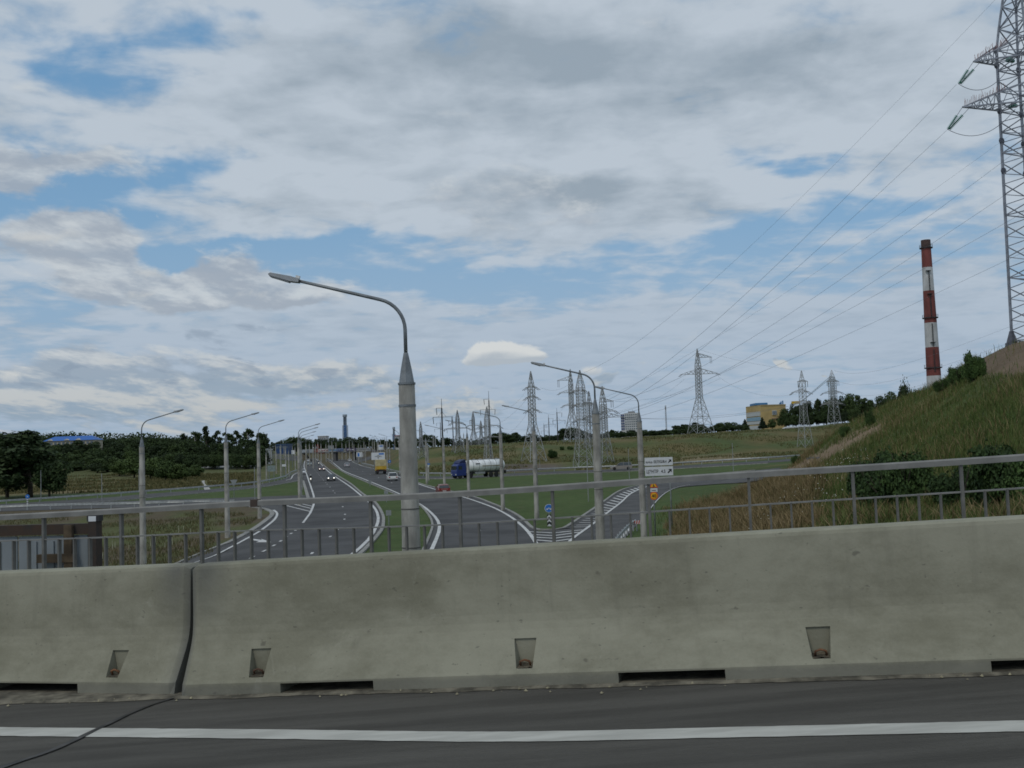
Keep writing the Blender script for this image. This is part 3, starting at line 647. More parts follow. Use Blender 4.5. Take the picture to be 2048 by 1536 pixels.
rb0 = foot(366, 1396); rb0 = deck_hit(363, 1395.5)
Lr = 6.0; rb1 = rb0+(fp1-fp0).normalized()*Lr
sR = lambda x, y: (deck_hit(x, y)-rb0).dot((rb1-rb0).normalized())
def sx(x, ty=1375):           # distance along the right block of a point seen at picture x
    return sR(x, 1395-(x-364)*.0285)
pk = [(sx(512)+.0, .125, .105, .262), (sx(1050), .125, .105, .262), (sx(1648), .125, .105, .262)]
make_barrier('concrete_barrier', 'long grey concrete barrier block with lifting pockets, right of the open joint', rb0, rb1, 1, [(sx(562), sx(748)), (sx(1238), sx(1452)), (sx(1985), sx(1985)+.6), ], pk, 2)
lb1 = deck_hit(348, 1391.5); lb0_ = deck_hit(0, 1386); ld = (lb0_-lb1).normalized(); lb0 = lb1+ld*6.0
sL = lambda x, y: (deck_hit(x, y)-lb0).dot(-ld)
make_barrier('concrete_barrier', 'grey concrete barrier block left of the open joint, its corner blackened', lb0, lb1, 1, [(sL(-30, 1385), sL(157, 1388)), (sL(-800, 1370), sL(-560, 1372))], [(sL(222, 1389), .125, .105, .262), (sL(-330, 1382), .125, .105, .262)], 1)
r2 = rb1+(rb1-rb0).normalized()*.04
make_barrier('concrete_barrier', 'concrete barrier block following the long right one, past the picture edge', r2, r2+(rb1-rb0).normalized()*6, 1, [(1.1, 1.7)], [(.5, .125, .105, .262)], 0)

# ---------------------------------------------------------------- railing
galv = mat('galvanised_steel', (.235, .23, .215), .55, .55, var=.10, scale=6, spec=.5)
galvd = mat('galvanised_weathered', (.175, .172, .160), .6, .5, var=.14, scale=5)
def rail_pt(px, py):
    r = px_ray(px, py); Y = 8.02/(1-K_*r.x); return C0+r*Y
tr = [(-900, 1068), (-400, 1051), (0, 1034.5), (253, 1021), (510, 1006), (800, 994), (1024, 981), (1400, 955), (1750, 934), (2048, 914.5), (2500, 880), (3000, 835)]
lr = [(-900, 1108), (-400, 1096), (0, 1082), (253, 1073), (510, 1061), (800, 1053), (1024, 1042), (1400, 1017), (1750, 995), (2048, 976), (2500, 945), (3000, 905)]
RT = spline([rail_pt(*p) for p in tr], 160); LRl = spline([rail_pt(*p) for p in lr], 160)
rail = thing('bridge_railing', 'grey metal bridge railing with slim bars behind the concrete barrier', 'railing', (0, 0, 0))
def sweep_rect(mb, pts, w_, h_, rnd=0.0):
    sec = [(-w_/2, -h_/2), (w_/2, -h_/2), (w_/2, h_/2-rnd), (w_/2-rnd, h_/2), (-w_/2+rnd, h_/2), (-w_/2, h_/2-rnd)] if rnd else [(-w_/2, -h_/2), (w_/2, -h_/2), (w_/2, h_/2), (-w_/2, h_/2)]
    n = len(sec); vs = []
    for p in pts: vs += [p+Nn*a+Vector((0, 0, b)) for a, b in sec]
    L = len(pts)
    mb.add(vs, [(i*n+k, i*n+(k+1) % n, (i+1)*n+(k+1) % n, (i+1)*n+k) for i in range(L-1) for k in range(n)]+[tuple(range(n)), tuple(range(L*n-1, (L-1)*n-1, -1))])
mb = MB(); sweep_rect(mb, RT, .062, .047, .010); mb.build('handrail', galv, rail)
mb = MB(); sweep_rect(mb, LRl, .03, .011); mb.build('lower_rail', galv, rail)
def at_px(pts, x):
    best = min(range(len(pts)-1), key=lambda i: abs(proj(pts[i])[0]-x)+abs(proj(pts[i+1])[0]-x))
    a, b = proj(pts[best])[0], proj(pts[best+1])[0]; t = (x-a)/(b-a) if abs(b-a) > 1e-9 else 0
    return pts[best].lerp(pts[best+1], t)
p0 = at_px(RT, 88); q0 = at_px(RT, 1921); tot = (q0-p0).length; npan = 10; pan = tot/npan
e_ = (q0-p0).normalized()
bm_ = MB(); bm_.box(-.006, .006, -.014, .014, -1.3, 0); proto_b = None
kk = 0
for i in range(-12, npan*5+14):
    s = i*pan/5; base = Vector((p0.x, p0.y, 0))+Vector((e_.x, e_.y, 0)).normalized()*s*math.hypot(e_.x, e_.y)
    def zat(pts):
        b = min(pts, key=lambda p: (p.x-base.x)**2+(p.y-base.y)**2); return b.z
    post = i % 5 == 0; top = zat(RT)-.02 if post else zat(LRl)
    bz = deck_z(base)+.12
    mb = MB(); wdt = .010 if post else .0065
    mb.box(-wdt, wdt, -.02, .02, bz-top, 0)
    if post: mb.box(-.05, .05, -.05, .05, bz-top, bz-top+.012)
    o = mb.build('post' if post else 'baluster', galvd, rail); o.location = (base.x, base.y, top); o.rotation_euler.z = math.atan2(E.y, E.x)
c0 = at_px(RT, 511); mb = MB(); mb.box(-.03, .03, -.036, .036, -.030, .030); o = mb.build('joint_clamp', mat('rusty_dark', (.07, .05, .04), .8), rail); o.location = c0; o.rotation_euler.z = math.atan2(E.y, E.x)
for t_ in (0, 1024, 2048): print('barrier top', t_, [round(v) for v in proj(rb0+(rb1-rb0).normalized()*sx(t_)+Nn*.21+Vector((0, 0, .81)))])
print('deck', fp0, fp1, gr, 'slots', [sx(v) for v in (562, 748, 1238, 1452, 1985)])
for (x, y) in ((285, 1100), (700, 1110), (757, 1040), (655, 925), (1200, 1090), (1345, 1060), (1500, 945), (912, 953), (1066, 930), (1402, 867), (1600, 900), (250, 945)): print((x, y), [round(v, 1) for v in hit(x, y)])
# ---------------------------------------------------------------- street lamps
concp = mat('lamp_concrete', (.335, .325, .295), .9, var=.22, scale=2.0, bump=.25, stretch=(1, 1, .35))
steelg = mat('lamp_steel', (.20, .215, .225), .5, .6, var=.12, scale=4)
lumg = mat('luminaire_grey', (.30, .31, .32), .5, .3, var=.08); lumglass = mat('luminaire_glass', (.16, .165, .17), .15, var=.05, spec=.6)
def make_lamp():
    t = thing('street_lamp', 'x', 'street lamp')
    mb = MB(); mb.lathe([(.245, -2.5), (.235, 0), (.225, 2), (.205, 5), (.18, 8.5), (.175, 8.52)], 24); mb.build('concrete_post', concp, t, smooth=True)
    mb = MB(); mb.lathe([(.182, 8.02), (.196, 8.02), (.196, 8.07), (.182, 8.07)], 24); mb.build('steel_collar', steelg, t); mb = MB(); mb.lathe([(.18, 8.515), (.198, 8.515), (.198, 8.56), (.15, 8.56)], 24); mb.build('steel_collar', steelg, t, smooth=False)
    jd = mat('joint_dark', (.09, .088, .08), .9)
    for z in (4.9, 5.75): mb = MB(); mb.lathe([(.2, z), (.2130-.0067*(z-4.9)+.003, z), (.2130-.0067*(z-4.9)+.003, z+.022), (.2, z+.022)], 24); mb.build('joint_ring', jd, t)
    mb = MB(); mb.lathe([(.17, 8.56), (.125, 8.85), (.052, 9.22), (.045, 9.23)], 8); mb.build('cone', steelg, t)
    pts = [(0, 0, 9.2), (0, 0, 9.75)]
    for k in range(1, 9):
        a = R_(75*k/8); pts.append((-.72*(1-math.cos(a)), 0, 9.75+.72*math.sin(a)))
    pts += [(-1.4, 0, 10.678), (-2.42, 0, 10.951)]
    mb = MB(); mb.tube(pts, [.042]*2+[.040]*8+[.038, .034], 10); mb.build('arm', steelg, t, smooth=True)
    M = Matrix.Translation((-2.42, 0, 10.951)) @ Matrix.Rotation(R_(14.5), 4, 'Y')
    mb = MB(); mb.prism([(.08, -.04), (.08, .04), (-.12, .055), (-.58, .035), (-.62, -.005), (-.60, -.03), (-.10, -.06)], -.12, .12, M=M); l_ = mb.build('luminaire', lumg, t)
    mb = MB(); mb.prism([(-.12, -.062), (-.59, -.034), (-.57, -.055), (-.14, -.085)], -.10, .10, M=M); mb.build('lens', lumglass, l_)
    mb = MB(); mb.box(-.02, .07, -.04, .04, .05, .11, M=M); mb.build('photocell', mat('white_plastic', (.7, .7, .68), .5), l_)
    return t
lamp0 = make_lamp(); lsnap = snapshot(lamp0); used = [False]
def lamp(px, py, D, ytip, side, label, group='street lamps along the highways', rzj=0.0, zb=None):
    p = px_at(px, py, D); zg = zt(p.x, D) if zb is None else zb
    ztip = px_at(px, ytip, D).z; k = (ztip-zg)/11.06
    rz = (0 if side < 0 else math.pi)+rzj
    if not used[0]:
        used[0] = True; o = lamp0; o.location = (p.x, D, zg); o.rotation_euler.z = rz; o.scale = (k,)*3; o['label'] = label; o['group'] = group
    else: o = copy_tree(None, (p.x, D, zg), rz, label, group, k, tree=lsnap)
    return o
lamp(820, 1000, 23, 543, -1, 'nearest street lamp, thick concrete post just behind the railing')
lamp(1196, 950, 49.6, 722, -1, 'large right street lamp beside the striped gore, arm ending left over pylons')
lamp(1283, 950, 71.5, 771, -1, 'street lamp just left of the two white direction boards')
lamp(1070, 930, 101, 809, -1, 'street lamp on the lawn left of the blue arrow sign')
lamp(1002, 900, 116, 822, -1, 'street lamp covering the rear end of the white tanker')
lamp(935, 900, 143, 839, -1, 'street lamp covering the joint between blue cab and tanker')
lamp(887, 900, 163, 849, -1, 'street lamp in front of the tall dark power pole')
lamp(852, 900, 192, 857, -1, 'street lamp just right of the nearest lamp post, by the give-way sign')
lamp(285, 1000, 84, 823, 1, 'leftmost big street lamp, arm reaching right over brown slope')
lamp(454, 1000, 95, 828, 1, 'left street lamp standing above the curved ramp kerb')
lamp(518, 950, 118, 842, 1, 'left street lamp third from the picture edge')
for k, (px, D, yt) in enumerate(((598, 139, 849), (600, 158, 856), (602, 184, 864), (603, 212, 871))):
    lamp(px, 930, D, yt, 1, ['foremost of the four lamps lined up left of the highway', 'second of the four lamps lined up left of the highway', 'third of the four lamps lined up left of the highway', 'rearmost of the four lamps lined up left of the highway'][k])
LANDM = [(536, 'before the last trees of the left wood'), (556, 'just left of the blue filling station'), (580, 'before the blue filling station'), (600, 'just behind the row of four left lamps'), (622, 'over the left end of the far bridge'), (650, 'above the red-brown and off-white banners'), (676, 'above the pale blue banner of the far bridge'), (700, 'right of the tall blue tower'), (724, 'above the dark purple banner'), (746, 'left of the roundabout board'), (765, 'behind the roundabout board and yellow lorry'), (785, 'between yellow lorry and nearest lamp post'), (802, 'touching the left side of the nearest lamp post')]
SEEN = {}
def far(px, D):
    w_ = min(LANDM, key=lambda q_: abs(q_[0]-px))[1]; n = SEEN.get(w_, 0); SEEN[w_] = n+1
    return ('thin distant street lamp ', 'another distant street lamp ', 'third distant street lamp ', 'fourth distant street lamp ', 'fifth distant street lamp ', 'sixth distant street lamp ')[min(n, 5)]+w_
farg = 'distant street lamps round the overpass'
for px, D, yt, sd_ in ((532, 235, 893, 1), (561, 262, 876, 1), (552, 300, 892, 1), (571, 285, 880, 1), (577, 258, 890, 1), (541, 420, 886, 1), (546, 460, 884, 1), (551, 500, 882, 1), (590, 330, 884, 1), (603, 380, 880, 1), (612, 300, 876, 1), (619, 420, 878, 1), (626, 360, 877, 1), (631, 520, 880, 1), (642, 470, 878, 1), (652, 560, 880, 1), (664, 500, 872, -1), (672, 640, 878, -1), (699, 560, 874, -1), (708, 520, 880, -1), (717, 480, 879, -1), (722, 455, 882, -1), (731, 430, 881, -1), (738, 640, 878, -1), (749, 390, 870, -1), (755, 350, 872, -1), (757, 420, 874, -1), (761, 520, 872, -1), (774, 300, 867, -1), (779, 330, 876, -1), (799, 250, 860, -1), (790, 600, 868, -1), (684, 600, 878, -1), (692, 640, 880, 1), (705, 660, 876, -1), (728, 600, 876, -1), (612, 560, 879, 1), (585, 540, 886, 1), (568, 520, 884, 1), (523, 560, 884, 1), (745, 560, 874, -1), (636, 640, 876, 1), (658, 600, 880, 1), (596, 470, 884, 1), (770, 560, 870, -1)):
    lamp(px, 900, D, yt, sd_, far(px, D), farg, rzj=random.uniform(-.5, .5)+(.9 if random.random() < .4 else 0))
# thin metal masts
thin = mat('mast_grey', (.30, .31, .31), .6, .3)
mb = MB(); mb.bar((0, 0, -.6), (0, 0, 1), .05, 8, .035); mb.build('tmp', thin); m_me = bpy.data.objects['tmp'].data; bpy.data.objects.remove(bpy.data.objects['tmp'])
for px, yb, yt, lab in ((1177, 1003, 862, 'thin grey metal mast on the lawn between two street lamps'), (1259, 960, 897, 'thin grey metal mast in front of the rear of the brown estate car'), (1467, 944, 886, 'thin grey metal mast by the far slip road right of the direction boards'), (1320, 925, 896, 'thin grey metal mast rising behind the direction boards'), (1080, 941, 917, 'short thin mast at the verge beside the broad pylon foot'),
                        (82, 1001, 941, 'thin pale mast by the trunk of the big left tree'), (204, 1008, 947, 'thin pale mast alone in front of the dry field'), (278, 985, 938, 'thin pale mast just left of the leftmost big lamp'), (510, 1002, 934, 'thin pale mast just left of the third left lamp')):
    p = hit(px, yb); top = px_at(px, yt, p.y).z; o = bpy.data.objects.new('metal_mast', m_me); COL.objects.link(o); o.location = p; k = top-p.z; o.scale = (1.3, 1.3, k); tag(o, lab, 'mast', 'thin metal masts')

# ---------------------------------------------------------------- lattice pylons
pylm = mat('pylon_steel', (.36, .37, .37), .55, .3, var=.15, scale=1.5); pyld = mat('pylon_steel_dull', (.30, .31, .32), .6, .3, var=.15, scale=1.5)
glassg = mat('insulator_glass', (.05, .24, .17), .2, var=.1, spec=.7); insd = mat('insulator_dark', (.12, .12, .12), .4)
def lattice(mb, lv, r, rb, horiz=True):
    """lv: list of (z, halfwidth)"""
    cs = [(-1, -1), (1, -1), (1, 1), (-1, 1)]
    for (z0, w0), (z1, w1) in zip(lv, lv[1:]):
        for i, (cx, cy) in enumerate(cs):
            nx, nyy = cs[(i+1) % 4]
            mb.bar((cx*w0, cy*w0, z0), (cx*w1, cy*w1, z1), r, 4)
            mb.bar((cx*w0, cy*w0, z0), (nx*w1, nyy*w1, z1), rb, 4); mb.bar((nx*w0, nyy*w0, z0), (cx*w1, cy*w1, z1), rb, 4)
            if horiz: mb.bar((cx*w1, cy*w1, z1), (nx*w1, nyy*w1, z1), rb, 4)
def pylon(px, yt, yb, D, base, waist, arms, label, rz=.4, m=None, top=.5, shoulder=.80, lean=0, nlow=4, nup=9, r=.10, rb=.05, name='lattice_pylon'):
    """base/waist/arms in picture pixels; arms: (y, left, right, kind)"""
    s = D/F; xb = px_at(px, yb, D); g = zt(xb.x, D); z_top = px_at(px, yt, D).z; H = z_top-g
    t = thing(name, label, 'pylon', (xb.x, D, g), rz, 'electricity pylons'); m = m or pylm
    wb = base*s/2/1.25; ww = waist*s/2/1.25; zw = H*.42; zs = H*shoulder
    mb = MB(); lv = [(-.3, wb)]
    for k in range(1, nlow+1): f = 1-(1-k/nlow)**1.25; lv.append((zw*f, wb+(ww-wb)*f))
    for k in range(1, nup+1): f = k/nup; lv.append((zw+(zs-zw)*f, ww+(ww*.92-ww)*f))
    lattice(mb, lv, r, rb)
    lattice(mb, [(zs, ww*.92), (zs+(H-zs)*.4, ww*.6), (zs+(H-zs)*.75, ww*.28), (H, .04)], r*.9, rb)
    mb.build('tower', m, t)
    for (ya, l_, rr_, kind) in arms:
        z = px_at(px, ya, D).z-g; f = max(0, (z-zw)/(zs-zw)); wz = ww*.96
        for sgn, ln in ((-1, l_), (1, rr_)):
            if not ln: continue
            ln = ln*s; Mi = Matrix.Rotation(-rz, 4, 'Z'); mb = MB(); tip = Mi @ Vector((sgn*ln, 0, z))
            for yy in (-wz*.8, wz*.8):
                rt = Mi @ Vector((sgn*wz*.3, yy, z)); ru = Mi @ Vector((sgn*wz*.3, yy, z+ln*(.30 if kind != 'flat' else .12)))
                mb.bar(rt, tip, r*.8, 4); mb.bar(ru, tip, r*.7, 4)
                for k in range(1, 4):
                    a = rt.lerp(tip, k/4); b = ru.lerp(tip, (k-.5)/4); mb.bar(a, b, rb, 4); mb.bar(rt.lerp(tip, (k-1)/4), b, rb, 4)
            a_ = mb.build('cross_arm', m, t)
            mi = MB()
            for dy in (-.35, .35):
                q_ = tip+Mi @ Vector((-sgn*(.2+.5*(dy > 0)), dy*.6, -.05)); L_ = 1.6 if kind == 'ins' else (2.4 if kind == 'long' else 1.3)
                e = q_+(Vector((0, 0, -L_)) if kind in ('ins', 'long') else Mi @ Vector((sgn*L_*.8, dy*.5, -L_*.55)))
                mi.bar(q_, e, .075, 6)
            mi.build('insulator', insd, a_)
    return t
pylon(1402, 697, 867, 400, 50, 12, [(715, 0, 29, 'long'), (748, 36, 40, 'x')], 'tall pylon standing alone right of the direction boards, wide cross arm', rz=.35, nlow=5, r=.13, rb=.065)
pylon(1068, 742, 930, 290, 48, 14, [(775, 12, 12, 'x'), (795, 12, 13, 'x'), (821, 12, 14, 'x')], 'pylon with short arms behind the lamp left of the blue arrow sign', rz=.5, r=.11)
pylon(1146, 738, 888, 372, 36, 9, [(760, 27, 5, 'long'), (785, 24, 8, 'x'), (811, 18, 10, 'x')], 'slim pylon with long left arms at the cluster centre', rz=.45, r=.12, rb=.06)
pylon(1167, 740, 936, 262, 40, 19, [(782, 18, 12, 'x'), (810, 16, 25, 'x'), (840, 14, 14, 'x')], 'widest pylon of the cluster, left of the large right lamp', rz=.3, shoulder=.82, r=.10, rb=.05, nlow=5, nup=12)
pylon(1183, 782, 925, 330, 26, 9, [(807, 14, 10, 'x'), (835, 12, 12, 'x')], 'small pylon half hidden behind the large right lamp post', rz=.6, m=pyld)
pylon(1210, 772, 918, 275, 34, 15, [(803, 0, 22, 'ins'), (823, 3, 27, 'x'), (835, 4, 40, 'x')], 'pylon between the two nearer right lamps, arms to the right', rz=.4, shoulder=.76, r=.10, nup=11)
pylon(1610, 741, 880, 300, 28, 13, [(763, 10, 12, 'ins'), (784, 22, 14, 'x'), (806, 18, 18, 'x')], 'left one of the twin pylons before the dark trees on the right', rz=.5, nup=8, r=.08, rb=.038)
pylon(1669, 740, 850, 390, 24, 14, [(763, 12, 14, 'ins'), (786, 22, 20, 'x'), (808, 24, 20, 'x')], 'right one of the twin pylons before the dark trees on the right', rz=.5, nup=8, r=.10, rb=.045)
pylon(917, 820, 905, 330, 28, 8, [(846, 14, 12, 'x'), (857, 26, 24, 'flat')], 'small pylon right of the tall dark power pole', rz=.4, nup=6, r=.10, rb=.05, m=pyld)
pylon(948, 823, 891, 430, 22, 6, [(841, 8, 0, 'ins'), (851, 12, 11, 'flat')], 'faint small pylon midway between two lamps over the blue cab', rz=.4, nup=6, r=.12, rb=.06, m=pyld)
pylon(977, 813, 922, 262, 22, 12, [(852, 12, 25, 'flat'), (874, 10, 22, 'flat')], 'pylon rising directly above the white tanker', rz=.4, nup=9, r=.09, rb=.045)
pylon(963, 841, 890, 480, 14, 5, [(855, 8, 6, 'flat'), (864, 10, 6, 'flat')], 'tiniest pylon, left of the one above the tanker', rz=.4, nup=5, r=.12, rb=.06, m=pyld)
pylon(843, 843, 912, 330, 22, 6, [(883, 8, 22, 'flat')], 'small pylon close right of the nearest lamp post', rz=.4, nup=6, r=.10, rb=.05, m=pyld)
# dark power poles
darkp = mat('dark_pole', (.045, .045, .048), .8, var=.2, scale=2)
def power_pole(px, yt, yb, D, arms, label, r=.17, light=False):
    xb = px_at(px, yb, D); g = zt(xb.x, D); z_top = px_at(px, yt, D).z; H = z_top-g; s = D/F
    t = thing('power_pole', label, 'power pole', (xb.x, D, g), 0, 'power line poles')
    mb = MB(); mb.bar((0, 0, -.5), (0, 0, H*.88), r*1.25, 10, r*.85); mb.bar((0, 0, H*.88), (0, 0, H), r*.4, 6, .04); mb.build('mast', darkp if not light else thin, t)
    for (ya, l_, rr_) in arms:
        z = px_at(px, ya, D).z-g; mb = MB()
        mb.bar((-l_*s, 0, z), (rr_*s, 0, z), .07, 4)
        if l_ and rr_: mb.bar((-l_*s*.4, 0, z+.05), (0, 0, z+1.2), .05, 4); mb.bar((rr_*s*.4, 0, z+.05), (0, 0, z+1.2), .05, 4)
        a_ = mb.build('cross_arm', pyld, t); mi = MB()
        for e in ([-l_*s] if l_ else [])+([rr_*s] if rr_ else []): mi.bar((e, 0, z), (e+(.3 if e < 0 else -.3)*.4, 0, z-1.4), .07, 6)
        mi.build('insulator', insd, a_)
    return t
power_pole(886, 797, 903, 215, [(816, 11, 0), (834, 18, 20)], 'tall black power pole behind the lamp in front of it, right of nearest lamp')
power_pole(981, 782, 900, 265, [(798, 10, 0), (819, 18, 12)], 'tall thin power pole beside the pylon above the tanker', r=.16)
power_pole(907, 832, 897, 390, [(842, 8, 0), (859, 12, 10)], 'dark power pole between the tall black one and the next lamp')
power_pole(1116, 816, 886, 372, [(826, 0, 10), (841, 9, 16)], 'largest of the three dark poles left of the pylon cluster')
power_pole(1099, 829, 886, 450, [(837, 0, 9), (849, 8, 13)], 'middle one of the three dark poles left of the pylon cluster')
power_pole(1089, 845, 885, 560, [(851, 0, 6), (862, 6, 8)], 'smallest of the three dark poles left of the pylon cluster')
power_pole(882, 838, 890, 480, [(846, 8, 0), (858, 12, 8)], 'faint power pole showing left of the tall black pole')
for px, yt, yb, lab in ((867, 869, 894, 'short pale concrete pole left of the round tree on the hill edge'), (871, 872, 894, 'shorter pale pole right next to its taller pale twin on the hill'), (928, 865, 893, 'pale stub pole right of the small pylon foot')):
    power_pole(px, yt, yb, 400, [], lab, r=.2, light=True)
# tall mast
def radio_mast():
    D = 700; p = px_at(1333, 860, D); g = zt(p.x, D); H = px_at(1332, 811, D).z-g
    t = thing('radio_mast', 'thin lattice radio mast right of the white tower block', 'mast', (p.x, D, g)); mb = MB()
    lattice(mb, [(i*H/14, .35) for i in range(15)], .08, .05); mb.build('tower', pyld, t)
    mb = MB(); mb.bar((0, -.3, H-3), (0, -.3, H-1), .35, 8); mb.build('antenna', lumg, t)
radio_mast()
# ---------------------------------------------------------------- big pylon on the mound
bigm = mat('big_pylon_steel', (.26, .275, .31), .5, .45, var=.15, scale=2); bigd = mat('big_pylon_plates', (.12, .125, .15), .6, .4, var=.2, scale=3)
spk = mat('bird_spikes', (.22, .10, .085), .8)
def big_pylon():
    D = 76.0; a = px_at(2037, 684, D); bx, rz = 1.4, R_(28)
    ux = Vector((math.cos(rz), math.sin(rz), 0)); uy = Vector((-math.sin(rz), math.cos(rz), 0))
    off = min((ux*cx*bx+uy*cy*bx).x for cx in (-1, 1) for cy in (-1, 1)); c = Vector((a.x-off, D+.4, 0))
    g = zt(c.x, c.y)
    t = thing('lattice_pylon', 'huge steel pylon cut by the right picture edge on the mound top', 'pylon', (c.x, c.y, g), rz, 'electricity pylons')
    zt1 = px_at(2010, 214, D).z-g; zt2 = px_at(2003, 122, D).z-g; zp = px_at(2000, 92, D).z-g; mb = MB()
    n = 14; lv = [(-.4, bx), (.25, bx)]+[(.25+(zp-.25)*k/n, bx*(1-.12*k/n)) for k in range(1, n+1)]
    cs = [(-1, -1), (1, -1), (1, 1), (-1, 1)]
    for kk, ((z0, w0), (z1, w1)) in enumerate(zip(lv, lv[1:])):
        for i, (cx, cy) in enumerate(cs):
            nx, nyy = cs[(i+1) % 4]; mb.bar((cx*w0, cy*w0, z0), (cx*w1, cy*w1, z1), .11, 4)
            if kk: 
                zm = (z0+z1)/2; wm = (w0+w1)/2
                mb.bar((cx*w0, cy*w0, z0), (nx*wm, nyy*wm, zm), .042, 4); mb.bar((nx*wm, nyy*wm, zm), (cx*w1, cy*w1, z1), .042, 4)
            if kk % 3 == 0 or kk > 9: mb.bar((cx*w1, cy*w1, z1), (nx*w1, nyy*w1, z1), .05, 4)
    wt = lv[-1][1]
    lattice(mb, [(zp, wt), (zp+1.6, wt*.86), (zp+3.3, wt*.68), (zp+5.2, wt*.48), (zp+7.4, wt*.26), (zp+9.5, .05)], .09, .05)
    mb.build('tower', bigm, t)
    mb = MB()
    for cx, cy in cs:
        mb.box(cx*bx-.34, cx*bx+.34, cy*bx-.34, cy*bx+.34, -.6, .12)
        mb.add([(cx*bx-.28, cy*bx-.28, .12), (cx*bx+.28, cy*bx-.28, .12), (cx*bx+.28, cy*bx+.28, .12), (cx*bx-.28, cy*bx+.28, .12), (cx*bx-.1, cy*bx-.1, 1.0), (cx*bx+.1, cy*bx-.1, 1.0), (cx*bx+.1, cy*bx+.1, 1.0), (cx*bx-.1, cy*bx+.1, 1.0)], [(0, 1, 5, 4), (1, 2, 6, 5), (2, 3, 7, 6), (3, 0, 4, 7), (4, 5, 6, 7)])
    mb.build('foot', bigd, t)
    for z in (zt1, zt2, zt1-2.3, zt1-4.6, zp):
        for cx, cy in cs:
            mb = MB(); w_ = wt*1.03; mb.lathe([(.05, -.10), (.27, -.05), (.27, .05), (.05, .10)], 8, Matrix.Translation((cx*w_, cy*w_, z)) @ Matrix.Rotation(R_(90), 4, 'X')); mb.build('gusset_plate', bigd, t)
    Mi = Matrix.Rotation(-rz, 4, 'Z')
    for z, tipx, D2, yy in ((zt1, 1925, 75.5, 214), (zt2, 1947, 75.5, 123)):
        tip = px_at(tipx, yy, D2)-Vector((c.x, c.y, g)); tip = Mi @ tip
        for sgn in (1, -1):
            tp = tip if sgn == 1 else Vector((-tip.x, -tip.y, tip.z)); mb = MB()
            roots = [Vector((-wt*sgn, -wt*sgn, z)), Vector((-wt*sgn, wt*sgn, z))]; ups = [q_+Vector((0, 0, 1.5)) for q_ in roots]
            for rt, ru in zip(roots, ups):
                mb.bar(rt, tp, .07, 4); mb.bar(ru, tp, .06, 4); n = 5
                for k in range(1, n): mb.bar(rt.lerp(tp, k/n), ru.lerp(tp, (k-.5)/n), .035, 4); mb.bar(rt.lerp(tp, (k-1)/n), ru.lerp(tp, (k-.5)/n), .035, 4)
            for k in range(1, 6): mb.bar(roots[0].lerp(tp, k/6), roots[1].lerp(tp, (k-1)/6), .03, 4); mb.bar(roots[0].lerp(tp, k/6), roots[1].lerp(tp, k/6), .03, 4)
            arm = mb.build('cross_arm', bigm, t)
            mb = MB()
            for k in range(34):
                f = .35+.62*k/33; p = ups[0].lerp(tp, f)+Vector((0, 0, .03)); 
                mb.bar(p, p+Vector((random.uniform(-.15, .15), random.uniform(-.15, .15), random.uniform(.28, .60))), .014, 3)
            mb.build('bird_spikes', spk, arm)
            if sgn == 1:
                Lw = px_at(tipx-31, yy+44, 76.2)-Vector((c.x, c.y, g)); Lw = Mi @ Lw
                for off in (0, .45):
                    s0 = tp+(roots[0]-tp).normalized()*off*1.3; e = Lw+Vector((.1+off*.35, 0, .0)); a1 = s0.lerp(e, .38)
                    mb = MB(); mb.bar(s0, a1, .018, 5); mb.build('link', bigd, arm)
                    mb = MB(); d = (e-a1); nn = 14
                    Mx = Matrix.Translation(a1) @ d.to_track_quat('Z', 'Y').to_matrix().to_4x4(); prof = [(.02, 0)]
                    for k in range(nn): zz = d.length*k/nn; st = d.length/nn; prof += [(.035, zz), (.135, zz+st*.35), (.145, zz+st*.5), (.04, zz+st*.7)]
                    prof.append((.02, d.length)); mb.lathe(prof, 10, Mx); mb.build('insulator_string', glassg, arm, smooth=True)
                mb = MB(); j0 = Lw; j1 = Vector((-wt, 0, z-.25)); pts = []
                for k in range(17):
                    f = k/16; p = j0.lerp(j1, f); p.z -= 4*f*(1-f)*1.15; pts.append(p)
                mb.tube(pts, .022, 5); mb.build('jumper_cable', bigd, arm)
                for off in (0, .3):
                    a1 = Vector((-wt*.9-off*.3, wt*.4-off, z+.15)); e = Vector((wt*.8, wt*1.2, z+.75)); mb = MB(); d = e-a1; nn = 14
                    Mx = Matrix.Translation(a1) @ d.to_track_quat('Z', 'Y').to_matrix().to_4x4(); prof = [(.02, 0)]
                    for k in range(nn): zz = d.length*k/nn; st = d.length/nn; prof += [(.035, zz), (.135, zz+st*.35), (.145, zz+st*.5), (.04, zz+st*.7)]
                    prof.append((.02, d.length)); mb.lathe(prof, 10, Mx); mb.build('insulator_string', glassg, arm, smooth=True)
big_pylon()
# ---------------------------------------------------------------- overhead wires
wirem = mat('wire', (.13, .14, .16), .6, .2)
def wire(x0, y0, D0, x1, y1, D1, sag, label, k=1.0):
    a = px_at(x0, y0, D0); b = px_at(x1, y1, D1); pts = []; rs = []
    for i in range(41):
        f = i/40; p = a.lerp(b, f); p.z -= 4*sag*f*(1-f); pts.append(p); rs.append(max(.008, .00010*p.y)*k)
    o = MB().tube(pts, rs, 5).build('overhead_wire', wirem); tag(o, label, 'wire', 'overhead power lines'); return o
wire(2030, -42, 66, 1168, 745, 262, 3.6, 'topmost thin wire leaving past the big pylon tip', .8)
wire(1913, 169, 77, 1209, 803, 275, 3.0, 'wire running from the upper green insulators down left', 1.2)
wire(1893, 261, 77, 1215, 823, 275, 2.4, 'wire running from the lower green insulators down left', 1.2)
wire(2110, 205, 66, 1168, 810, 262, 2.5, 'faint wire just below the one from the lower insulators', .7)
wire(2140, 222, 66, 1212, 803, 275, 4.0, 'wire that meets the big pylon at its upper left leg', 1.1)
